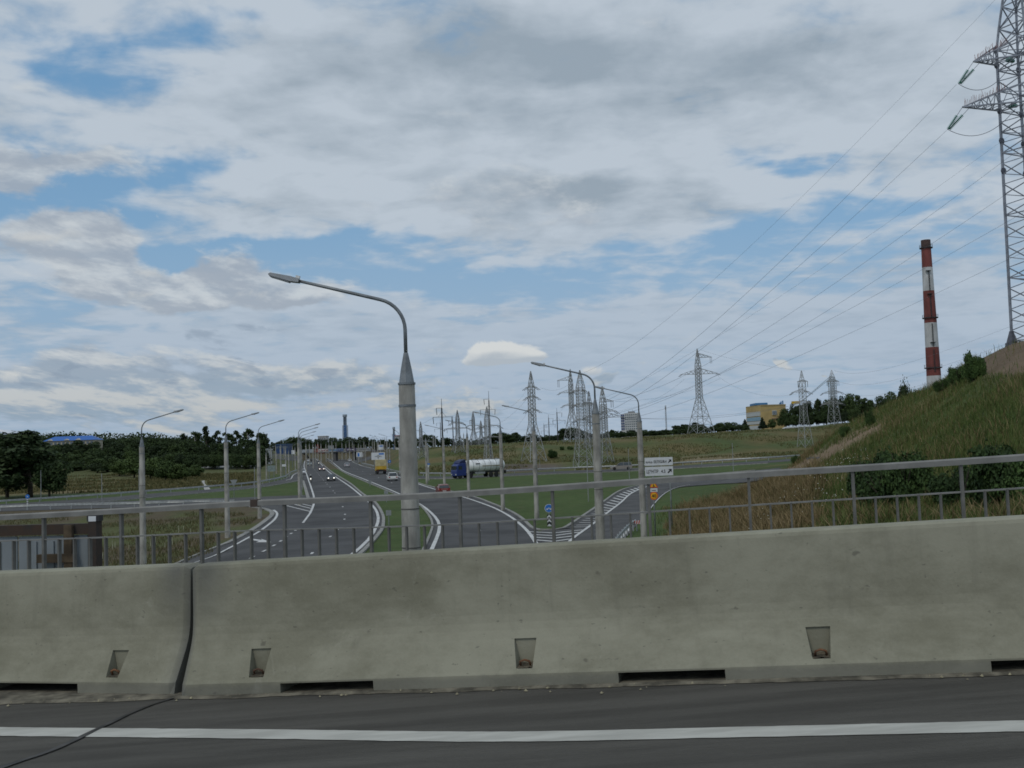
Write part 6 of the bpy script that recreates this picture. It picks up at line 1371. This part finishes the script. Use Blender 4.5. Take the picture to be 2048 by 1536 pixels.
def tree_proto(name, kind, seed, m, H=12.0):
    r = random.Random(seed); t = thing(name, 'x', 'tree'); mb = MB(); lobes = []; lean = r.uniform(-.3, .3)
    if kind == 'broad':
        th = H*.72; mb.tube([(0, 0, -1), (0, 0, H*.2), (lean, .1, H*.5), (lean*1.5, 0, th)], [H*.026, H*.02, H*.013, H*.005], 8)
        for k in range(11):
            a = r.uniform(0, 6.3); z = H*r.uniform(.30, .86); rr = H*r.uniform(.10, .27)*(1.15-.55*abs(z/H-.5)); e = Vector((math.cos(a)*rr, math.sin(a)*rr, z)); mb.tube([(0, 0, z-H*.14), (e.x*.5, e.y*.5, z-H*.06), e], [H*.009, H*.006, H*.003], 5)
            q_ = H*r.uniform(.10, .17); lobes.append((e.x, e.y, z, q_*r.uniform(.9, 1.3), q_*r.uniform(.9, 1.3), q_*r.uniform(.7, 1.0)))
        lobes += [(0, 0, H*.60, H*.20, H*.20, H*.24), (lean, 0, H*.88, H*.10, H*.10, H*.11)]; V, T = leaves(lobes, 5200, H*.025, seed, .55, .2)
    elif kind == 'tall':
        mb.tube([(0, 0, -1), (0, 0, H*.3), (lean, 0, H*.7), (lean*1.4, 0, H*.97)], [H*.018, H*.014, H*.008, H*.003], 8)
        for k in range(13):
            a = r.uniform(0, 6.3); z = H*(.36+.60*k/12); rr = H*r.uniform(.04, .19)*(1.15-.7*k/12); e = (math.cos(a)*rr+lean*z/H, math.sin(a)*rr, z); mb.tube([(lean*z/H*.6, 0, z-H*.09), e], [H*.006, H*.002], 4)
            q_ = H*r.uniform(.06, .12)*(1.1-.45*k/12); lobes.append((*e, q_*1.15, q_*1.15, q_*.9))
        V, T = leaves(lobes, 2300, H*.022, seed, .25, .35)
    elif kind == 'cone':
        mb.tube([(0, 0, -1), (0, 0, H*.5), (0, 0, H*.97)], [H*.018, H*.012, H*.002], 8)
        for k in range(12): z = H*(.14+.80*k/11); q_ = H*.19*(1-k/12.5); lobes.append((r.uniform(-.1, .1), r.uniform(-.1, .1), z, q_, q_, H*.065))
        V, T = leaves(lobes, 2200, H*.026, seed, .5)
    elif kind == 'round':
        mb.tube([(0, 0, -1), (0, 0, H*.35), (0, 0, H*.6)], [H*.03, H*.024, H*.01], 8)
        for k in range(9): a = r.uniform(0, 6.3); rr = H*r.uniform(.05, .30); z = H*r.uniform(.22, .78)-rr*.2; q_ = H*r.uniform(.14, .22); lobes.append((math.cos(a)*rr, math.sin(a)*rr, z, q_*1.15, q_*1.15, q_*.95))
        lobes.append((0, 0, H*.5, H*.3, H*.3, H*.38)); V, T = leaves(lobes, 4600, H*.027, seed, .6, .1)
    mb.build('trunk', barkp if (kind == 'tall' and seed % 2) else bark, t, smooth=True)
    c = bpy.data.objects.new('crown', mesh_np('crown', V, T, m)); COL.objects.link(c); c.parent = t
    top = V[:, 2].max(); wid = (V[:, 0].max()-V[:, 0].min()); return dict(o=t, s=snapshot(t), top=top, wid=wid, first=True)
PR = {'broad': [tree_proto('tree', 'broad', 11+i, LM['dark' if i != 1 else 'mid']) for i in range(4)], 'tall': [tree_proto('tree', 'tall', 31+i, LM['dark' if i else 'mid']) for i in range(4)],
      'cone': [tree_proto('tree', 'cone', 51+i, LM['pine']) for i in range(2)], 'round': [tree_proto('tree', 'round', 61+i, LM['mid' if i != 1 else 'dark']) for i in range(3)],
      'pale': [tree_proto('tree', 'round', 71+i, LM['light']) for i in range(2)]}
TR = random.Random(5)
TREES = []
ORD = {}
def tree(px, ytop, D, kind, label, group, wpx=None, base_y=None):
    n_ = ORD[label] = ORD.get(label, 0)+1
    if n_ > 1: label = ('second', 'third', 'fourth', 'fifth', 'sixth', 'seventh', 'eighth')[min(n_, 8)-2]+' '+label
    g_ = PR[kind]; pr = g_[TR.randrange(len(g_))]
    p = px_at(px, 890, D); zg = zt(p.x, D) if base_y is None else px_at(px, base_y, D).z; H = max(2.5, px_at(px, ytop, D).z-zg); kz = H/pr['top']
    kx = kz if wpx is None else wpx*D/F/pr['wid']
    if wpx is None: kx = kz*TR.uniform(.9, 1.25)
    if pr['first']: pr['first'] = False; o = pr['o']; o.location = (p.x, D, zg); o.rotation_euler.z = TR.uniform(0, 6); o.scale = (kx, kx, kz); o['label'] = label; o['group'] = group
    else: o = copy_tree(None, (p.x, D, zg), TR.uniform(0, 6), label, group, (kx, kx, kz), tree=pr['s'])
    return o
def interp(tbl, x):
    for (a, b), (c, d) in zip(tbl, tbl[1:]):
        if a <= x <= c: return b+(d-b)*(x-a)/(c-a)
    return tbl[0][1] if x < tbl[0][0] else tbl[-1][1]
sk = [(-80, 866), (300, 868), (330, 866), (360, 866), (385, 862), (413, 853), (440, 864), (460, 860), (495, 858), (515, 870), (530, 884)]
G1 = 'trees filling the left wood'
def wood_label(x, D):
    row = 'rearmost' if D > 620 else 'back-row' if D > 510 else 'middle-row' if D > 430 else 'front-row' if D > 380 else 'lowest'
    where = 'past the left picture edge' if x < 0 else 'above the big lone tree' if x < 75 else 'by the blue-roofed house' if x < 150 else 'right end of the blue roof' if x < 205 else 'left of the first left lamp' if x < 270 else 'right of the first left lamp' if x < 330 else 'towards the tall poplar row'
    return f'{row} dark tree of the left wood, {where}'
for D, off, st, x0, x1, kinds in ((690, 3, 20, -90, 360, ('broad', 'round')), (560, 10, 19, -90, 385, ('broad', 'broad', 'round')), (470, 20, 22, -90, 400, ('broad', 'round', 'broad')), (400, 34, 24, -90, 400, ('round', 'broad', 'pale')), (366, 50, 26, -90, 330, ('round', 'pale'))):
    x = x0
    while x < x1:
        if True: tree(x+TR.uniform(-6, 6), interp(sk, x)+off+TR.uniform(-4, 7)+(5 if 78 < x < 202 and 500 < D < 650 else 0), D+TR.uniform(-18, 18), TR.choice(kinds), wood_label(x, D), G1, wpx=st*TR.uniform(1.7, 2.4))
        x += st*TR.uniform(.8, 1.15)
for px, yt, D, kd, lab in ((369, 866, 480, 'tall', 'slim tree at the left end of the tall row over the left field'), (392, 862, 470, 'tall', 'second slim tree of the tall row over the left field'), (413, 851, 450, 'tall', 'tallest slender tree of the left skyline with pale trunk'), (435, 860, 470, 'tall', 'slim tree right beside the tallest slender one'), (455, 864, 480, 'tall', 'slim tree hidden behind the second left lamp'), (473, 860, 470, 'tall', 'airy tree between the second and third left lamps'), (497, 856, 460, 'tall', 'twin-topped airy tree before the third left lamp'), (520, 864, 455, 'broad', 'last dense tree of the left wood, behind the third left lamp')):
    tree(px, yt, D, kd, lab, 'tall row over the left field', wpx=42 if kd == 'tall' else 44)
G2 = 'low trees under the tall left row'
for px, yt in ((352, 884), (371, 880), (388, 886), (405, 883), (424, 884), (441, 886), (458, 882), (478, 884), (497, 883), (516, 887), (528, 896)): tree(px, yt, 425+TR.uniform(-15, 15), TR.choice(('round', 'broad', 'round')), 'low tree under the tall left row, below '+('the poplar row left end' if px < 390 else 'the tallest poplar' if px < 430 else 'the second left lamp' if px < 470 else 'the poplars between lamps' if px < 510 else 'the last poplar by the third lamp')+('' if int(px) in (352, 405, 441, 478, 516) else '' if int(px) in (371, 458) else ''), G2, wpx=34)
G3 = 'willow bushes at the edge of the left field'
G2b = 'field hedge under the tall row'
for k in range(12): tree(345+16*k, 905+TR.uniform(-4, 6), 375+TR.uniform(-8, 8), 'round', ['leftmost', 'second', 'third', 'fourth', 'fifth', 'sixth', 'seventh', 'eighth', 'ninth', 'tenth', 'eleventh', 'rightmost'][k]+' low hedge tree behind the long white-roofed shed', G2b, wpx=30)
for px, yt, wp, by in ((238, 918, 50, 952), (268, 912, 56, 955), (300, 914, 60, 959), (330, 920, 56, 962), (362, 926, 52, 961), (390, 928, 40, 956), (215, 912, 44, 944), (185, 910, 44, 942), (150, 908, 44, 940)):
    g = hit(px, by); tree(px, yt, g.y, 'pale' if px > 225 else 'round', 'green willow bush of the field edge, '+{238: 'third from the left wood side', 268: 'just left of the first left lamp', 300: 'just right of the first left lamp', 330: 'second right of the first lamp', 362: 'tallest before the white shed', 390: 'touching the white shed', 215: 'small one left of the lamp group', 185: 'small dark one under the blue roof', 150: 'leftmost small dark one'}[px], G3, wpx=wp)
g = hit(60, 1000); tree(60, 858, 205, 'broad', 'big dark tree standing alone at far left before the field', 'lone trees', wpx=160)
tree(14, 885, 208, 'round', 'lower dark tree left of the big lone tree', 'lone trees', wpx=100); tree(98, 915, 202, 'round', 'low dark tree right of the big lone trunk', 'lone trees', wpx=64)
G4 = 'trees behind the far bridge'
sk2 = [(532, 886), (548, 884), (560, 880), (575, 876), (592, 868), (606, 872), (618, 884), (628, 877), (650, 879), (662, 873), (690, 874), (712, 872), (735, 874), (752, 880), (775, 878), (800, 874), (830, 872)]
BL = [(545, 'right of the last poplar'), (565, 'behind the blue filling station'), (592, 'tallest, behind the four left lamps'), (612, 'just right of the four left lamps'), (630, 'left of the red-winged white block'), (646, 'in front of the red-winged white block'), (662, 'between white block and blue tower'), (678, 'left of the tall blue tower'), (692, 'at the foot of the tall blue tower'), (706, 'right of the tall blue tower'), (722, 'above the right bridge end'), (740, 'above the far right ramp'), (758, 'above the roundabout board'), (775, 'left of the small blue tower'), (790, 'at the foot of the small blue tower'), (808, 'behind the nearest lamp post'), (826, 'just right of the nearest lamp post')]
BN = {}
def behind_label(x):
    w_ = min(BL, key=lambda q_: abs(q_[0]-x))[1]; n = BN[w_] = BN.get(w_, 0)+1
    return ('dark ', 'second dark ', 'third dark ')[min(n, 3)-1]+'tree behind the far bridge, '+w_
x = 534
while x < 832:
    tree(x, interp(sk2, x)+TR.uniform(-1.5, 3), TR.uniform(700, 790) if x < 745 else TR.uniform(640, 720), TR.choice(('broad', 'broad', 'round')), behind_label(x), G4); x += TR.uniform(7, 12)
G5 = 'trees along the crest of the right hill'
def crest(lst, D0, D1, kinds, lab, k=2.1):
    sp = max(8, (lst[-1][0]-lst[0][0])/max(1, len(lst)-1))
    for px, yt in lst: tree(px, yt, TR.uniform(D0, D1), TR.choice(kinds), ('leftmost ' if px == lst[0][0] else 'rightmost ' if px == lst[-1][0] else '')+lab+('' if len(lst) < 8 or px in (lst[0][0], lst[-1][0]) else ', in its '+('left' if px < lst[0][0]+(lst[-1][0]-lst[0][0])/3 else 'right' if px > lst[0][0]+(lst[-1][0]-lst[0][0])*2/3 else 'middle')+' third'), G5, wpx=sp*TR.uniform(.8, 1.15)*k)
crest([(840, 874), (850, 868)], 430, 460, ('broad',), 'tree close right of the nearest lamp on the hill crest')
tree(866, 869, 440, 'round', 'round tree left of the gap by the short pale poles', G5, wpx=26); tree(892, 873, 440, 'round', 'round tree right of the gap by the short pale poles', G5, wpx=34)
crest([(x, 882+TR.uniform(-3, 3)) for x in range(908, 990, 9)], 620, 700, ('round', 'broad'), 'distant low tree behind the small pylons')
crest([(990, 866), (1003, 862), (1018, 866), (1034, 864), (1050, 872), (1068, 866), (1083, 872)], 400, 425, ('broad', 'round'), 'dark bushy tree of the clump right of the tanker')
crest([(x, 872+TR.uniform(-4, 4)) for x in range(1090, 1125, 8)], 600, 660, ('round',), 'low distant tree behind the three dark poles')
crest([(1128, 856), (1143, 852), (1158, 856), (1172, 862), (1190, 868), (1205, 868)], 440, 470, ('broad', 'round'), 'dark tree of the clump behind the pylon cluster')
crest([(x, 862+TR.uniform(-5, 5)) for x in range(1216, 1348, 9)], 470, 520, ('broad', 'round', 'round'), 'tree between right lamps and lone tall pylon')
crest([(1352, 850), (1366, 848), (1380, 850), (1392, 844), (1408, 848), (1424, 852), (1438, 846), (1452, 842), (1466, 844), (1480, 848), (1490, 850)], 440, 480, ('broad', 'round', 'broad'), 'tree of the row behind the lone tall pylon')
for px, yt, kd, lab in ((1492, 838, 'cone', 'pointed dark tree at the left corner of the yellow building'), (1527, 834, 'cone', 'left pointed tree in front of the yellow building'), (1546, 838, 'round', 'right rounded tree in front of the yellow building')): tree(px, yt, 500, kd, lab, 'trees by the yellow building', wpx=22)
crest([(1572, 816), (1588, 806), (1604, 808), (1622, 800), (1640, 796), (1655, 798), (1672, 786), (1688, 790), (1704, 786), (1720, 788), (1736, 794), (1748, 800)], 425, 445, ('broad', 'broad', 'round'), 'large dark tree behind the twin pylons')
crest([(x, 828+TR.uniform(-6, 4)-(x-1580)*.05) for x in range(1580, 1770, 14)], 422, 428, ('round',), 'low dark tree filling in behind the white pipe')
crest([(x, 864-(x-1216)*.02) for x in range(1216, 1500, 12)], 430, 445, ('round',), 'low shrubby tree along the hill crest road')
crest([(1766, 790), (1782, 782), (1795, 788), (1806, 780), (1835, 772)], 330, 345, ('broad', 'round'), 'dark tree low behind the mound shoulder')
tree(1816, 748, 190, 'round', 'single leafy tree peeping over the mound left of the chimney', 'trees near the mound', wpx=44)
crest([(x, 828+TR.uniform(-4, 4)) for x in range(1500, 1580, 9)], 640, 700, ('broad',), 'tree hidden around the yellow building')
# far ridge forest: one mass
V = []; T = []; o_ = 0
lob = []
for i in range(150):
    px = -260+4.6*i; D = 950+TR.uniform(-60, 60); p = px_at(px, 866+TR.uniform(-2, 3)+(6 if px > 320 else 0), D); lob.append((p.x, D, p.z-4, 5.5, 5.5, 4.5)); lob.append((p.x+TR.uniform(-3, 3), D-10, p.z-9, 6, 6, 6)); lob.append((p.x, D-16, p.z-16, 6, 6, 7))
V, T = leaves(lob, 16000, 1.0, 5, .6); o = bpy.data.objects.new('forest', mesh_np('forest', V, T, LM['dark'])); COL.objects.link(o); tag(o, kind='stuff')
lob = []
for i in range(170):
    px = 820+7.6*i; D = 1050+TR.uniform(-60, 60); p = px_at(px, 880-.032*(px-820)+TR.uniform(-2, 3), D); lob.append((p.x, D, p.z-4, 6.5, 5.5, 5)); lob.append((p.x, D-10, p.z-10, 6.5, 6, 7))
V, T = leaves(lob, 13000, 1.1, 6, .6); o = bpy.data.objects.new('forest', mesh_np('forest', V, T, LM['dark'])); COL.objects.link(o); tag(o, kind='stuff')

# ---------------------------------------------------------------- bushes on the mound
def bush_proto(seed, m, n=11000, size=.042):
    r = random.Random(seed); lobes = [(r.uniform(-.75, .75), r.uniform(-.6, .6), r.uniform(.25, .8), r.uniform(.3, .5), r.uniform(.3, .5), r.uniform(.25, .42)) for _ in range(12)]
    t = thing('bush', 'x', 'bush'); mb = MB()
    for k in range(9): a = r.uniform(0, 6.3); q_ = r.uniform(.3, .8); mb.tube([(0, 0, -.3), (math.cos(a)*q_*.4, math.sin(a)*q_*.4, .4), (math.cos(a)*q_, math.sin(a)*q_, r.uniform(.7, 1.05))], [.03, .02, .006], 5)
    mb.build('stem', bark, t); V, T = leaves(lobes, n, size, seed, .45, .2); c = bpy.data.objects.new('foliage', mesh_np('foliage', V, T, m)); COL.objects.link(c); c.parent = t
    return dict(o=t, s=snapshot(t), first=True, top=V[:, 2].max(), wid=V[:, 0].max()-V[:, 0].min())
BP = [bush_proto(81+i, LM['bush']) for i in range(3)]
def bush(px, ytop, ybase, wpx, label, k=0, dmin=20, D=None):
    g = hit(px, ybase, dmin) if D is None else px_at(px, ybase, D); zg = g.z if D is None else zt(g.x, D); D = g.y; pr = BP[k % 3]; H = px_at(px, ytop, D).z-zg; kz = H/pr['top']; kx = wpx*D/F/pr['wid']
    if pr['first']: pr['first'] = False; o = pr['o']; o.location = (g.x, D, zg); o.scale = (kx, kx, kz); o['label'] = label; o['group'] = 'bushes on the mound'
    else: copy_tree(None, (g.x, D, zg), random.uniform(0, 6), label, 'bushes on the mound', (kx, kx, kz), tree=pr['s'])
bush(1748, 896, 1010, 110, 'left half of the big green bush pair behind the railing', 0)
bush(1812, 888, 1015, 130, 'right half of the big green bush pair behind the railing', 1)
bush(1775, 920, 1022, 120, 'low bush filling the foot of the big bush pair', 2)
bush(1925, 905, 1015, 125, 'dark bush between two railing posts at right', 2)
bush(1995, 872, 1022, 150, 'tall dark bush nearest the right picture edge', 1)
bush(2065, 900, 1018, 140, 'dark bush cut by the right picture edge', 0)
bush(1850, 960, 1006, 50, 'small light bush between the two dark bush groups', 0)
bush(1948, 700, 762, 48, 'dark round bush at the edge of the bare mound top', 0, 40)
bush(1915, 728, 775, 44, 'dark bush sloping down left of the bare mound top', 1, 40)
bush(1886, 750, 782, 38, 'low bush where the chimney meets the mound', 2, 40)
bush(1742, 818, 850, 22, 'small dark bush on the mound shoulder above the dirt streak', 0, 40)
bush(1690, 850, 872, 26, 'small dark bush on the upper edge of the dirt streak', 1, 40)
bush(1594, 905, 928, 26, 'tiny bush where the mound runs into the lawn', 2, 40)
bush(1104, 898, 916, 22, 'round dark bush on the hillside right of the broad pylon', 0, 100)
bush(1124, 892, 900, 14, 'small bush higher on the hillside below the cluster', 1, 100)
bush(1141, 890, 899, 14, 'small bush just below the slim central pylon', 2, 100)
# ---------------------------------------------------------------- grass
def blades(name, n, sampler, h0, h1, wd, m, lean=.35, seed=1, flower=False):
    r = np.random.default_rng(seed); X, Y, Hs = sampler(r, n); n = len(X); Z = np.array([zt(a, b) for a, b in zip(X, Y)])
    h = (h0+(h1-h0)*r.random(n))*Hs; a = r.random(n)*6.283; ln = r.normal(size=(n, 2))*lean*h[:, None]; w_ = wd*(.6+.8*r.random(n))
    dx_, dy_ = np.cos(a)*w_, np.sin(a)*w_*.6
    if flower:
        c = np.stack([X, Y, Z+h], 1); q_ = w_[:, None]; V = np.stack([c+np.stack([w_, 0*w_, 0*w_], 1), c+np.stack([0*w_, 0*w_, w_*.8], 1), c-np.stack([w_, 0*w_, 0*w_], 1), c-np.stack([0*w_, w_, w_*.6], 1)], 1).reshape(-1, 3); Fc = np.arange(n*4).reshape(-1, 4)
    else:
        b0 = np.stack([X-dx_, Y-dy_, Z-.05], 1); b1 = np.stack([X+dx_, Y+dy_, Z-.05], 1); m0 = np.stack([X-dx_*.7+ln[:, 0]*.35, Y-dy_*.7+ln[:, 1]*.35, Z+h*.6], 1); m1 = np.stack([X+dx_*.7+ln[:, 0]*.35, Y+dy_*.7+ln[:, 1]*.35, Z+h*.6], 1); t_ = np.stack([X+ln[:, 0], Y+ln[:, 1], Z+h], 1)
        V = np.stack([b0, b1, m1, m0, t_], 1).reshape(-1, 3); i = np.arange(n)*5; Fc = np.concatenate([np.stack([i, i+1, i+2], 1), np.stack([i, i+2, i+3], 1), np.stack([i+3, i+2, i+4], 1)])
    o = bpy.data.objects.new(name, mesh_np(name, V, Fc, m)); COL.objects.link(o); tag(o, kind='stuff'); return o
def blademat(name, cs):
    m = bpy.data.materials.new(name); m.use_nodes = True; n = NT(m.node_tree); b = m.node_tree.nodes['Principled BSDF']; g = n.n('ShaderNodeNewGeometry'); cr = n.n('ShaderNodeValToRGB'); t = n.n('ShaderNodeTexCoord')
    f = n.m('ADD', n.m('MULTIPLY', g.outputs['Random Per Island'], .5), n.m('MULTIPLY', n.noise(t.outputs['Object'], .18, 5, .6), .62)); n.l(f, cr.inputs[0])
    e = cr.color_ramp.elements; e[0].position = .2; e[0].color = (*cs[0], 1); e[1].position = .85; e[1].color = (*cs[-1], 1)
    for k, c in enumerate(cs[1:-1]): x = e.new(.2+.65*(k+1)/(len(cs)-1)); x.color = (*c, 1)
    n.l(cr.outputs[0], b.inputs['Base Color']); b.inputs['Roughness'].default_value = .8; b.inputs['Specular IOR Level'].default_value = .15; return m
dirtz = [(1530, 964), (1580, 934), (1650, 900), (1700, 876), (1765, 848), (1762, 866), (1700, 896), (1640, 930), (1580, 966)]
topz = [(1925, 760), (1960, 715), (1985, 690), (2100, 640), (2900, 500), (2900, 770), (2060, 748)]
def area(u0, u1, y0, y1, pxmin, pxmax, dens=1.0, skipdirt=True, patch=None):
    def f(r, n):
        Y = y0*(y1/y0)**(r.random(n)**.9); U = u0+(u1-u0)*r.random(n); X = U*Y; ok = []; Hs = []
        for x, y in zip(X, Y):
            a, b = proj((x, y, zt(x, y))); nz = noise.noise(Vector((x*.22, y*.22, 8))); good = pxmin+nz*50 < a < pxmax+nz*50 and (b < 1110)
            if good and skipdirt and (pip(dirtz, a, b+nz*10) or pip(topz, a, b)): good = r.random() < .04
            if good and b > 940 and a < 1545 and y > 110: good = False
            if good and patch is not None and nz < patch: good = r.random() < .25
            ok.append(good); Hs.append(1+nz*.9)
        ok = np.array(ok); return X[ok], Y[ok], np.array(Hs)[ok]
    return f
gG = blademat('mound_grass', [(.036, .058, .016), (.064, .098, .026), (.098, .124, .038), (.155, .140, .060)]); gT = blademat('dry_tall_grass', [(.060, .060, .022), (.125, .095, .045), (.20, .15, .075), (.27, .21, .12)])
blades('meadow_grass', 95000, area(.21, .58, 24, 115, 1560, 2300), .18, .52, .018, gG, seed=3)
blades('meadow_grass', 22000, area(.21, .58, 24, 120, 1560, 2300, patch=.1), .30, .70, .015, gT, seed=4)
blades('dry_grass', 42000, area(.14, .34, 36, 108, 1345, 1630), .4, 1.05, .020, gT, seed=5)
blades('meadow_grass', 16000, area(.13, .33, 36, 108, 1310, 1630, patch=.0), .3, .7, .022, gG, seed=6)
blades('wild_flowers', 800, area(.17, .36, 38, 62, 1500, 1720, patch=.15), .45, .95, .019, mat('flower_white', (.62, .62, .55), .8, var=.05), seed=7, flower=True)
def hillarea(r, n):
    Y = 242+150*r.random(n); U = -.10+.45*r.random(n); X = U*Y; k = np.array([noise.noise(Vector((x*.05, y*.05, 2))) > -.05 for x, y in zip(X, Y)]); X, Y = X[k], Y[k]; return X, Y, np.ones(len(X))
blades('hill_grass', 26000, hillarea, .2, .6, .13, blademat('hill_grass', [(.058, .070, .025), (.100, .100, .040), (.15, .130, .062)]), seed=9)
def leftarea(r, n):
    Y = 215+110*r.random(n); U = -.52+.27*r.random(n); X = U*Y; k = np.array([noise.noise(Vector((x*.05, y*.07, 4))) > -.1 and not (401+.5*(proj((x, y, zt(x, y)))[1]-962) < proj((x, y, zt(x, y)))[0] < 412+.6*(proj((x, y, zt(x, y)))[1]-962) and proj((x, y, zt(x, y)))[1] > 960) and proj((x, y, zt(x, y)))[1] < 984-.05*(proj((x, y, zt(x, y)))[0]-300) for x, y in zip(X, Y)]); X, Y = X[k], Y[k]; return X, Y, np.ones(len(X))
blades('field_grass', 26000, leftarea, .25, .8, .12, blademat('field_grass', [(.050, .060, .022), (.090, .088, .036), (.150, .125, .060)]), seed=10)
def slopearea(r, n):
    Y = 62+88*r.random(n); U = -.56+.32*r.random(n); X = U*Y; k = []
    for x, y in zip(X, Y):
        a, b = proj((x, y, zt(x, y))); k.append(noise.noise(Vector((x*.12, y*.12, 6))) > -.1 and b > 1026 and (a < 430 or b < 1065) and a < 530-(b-1026)*1.3)
    k = np.array(k); X, Y = X[k], Y[k]; return X, Y, np.ones(len(X))
blades('slope_grass', 30000, slopearea, .12, .42, .035, blademat('slope_grass', [(.045, .062, .020), (.085, .080, .035), (.13, .105, .055)]), seed=11)
# prototypes that found no place are removed
def drop(o):
    for k in kids(o): drop(k)
    bpy.data.objects.remove(o)
for g_ in list(PR.values())+[BP]:
    for pr in g_:
        if pr['first']: drop(pr['o'])
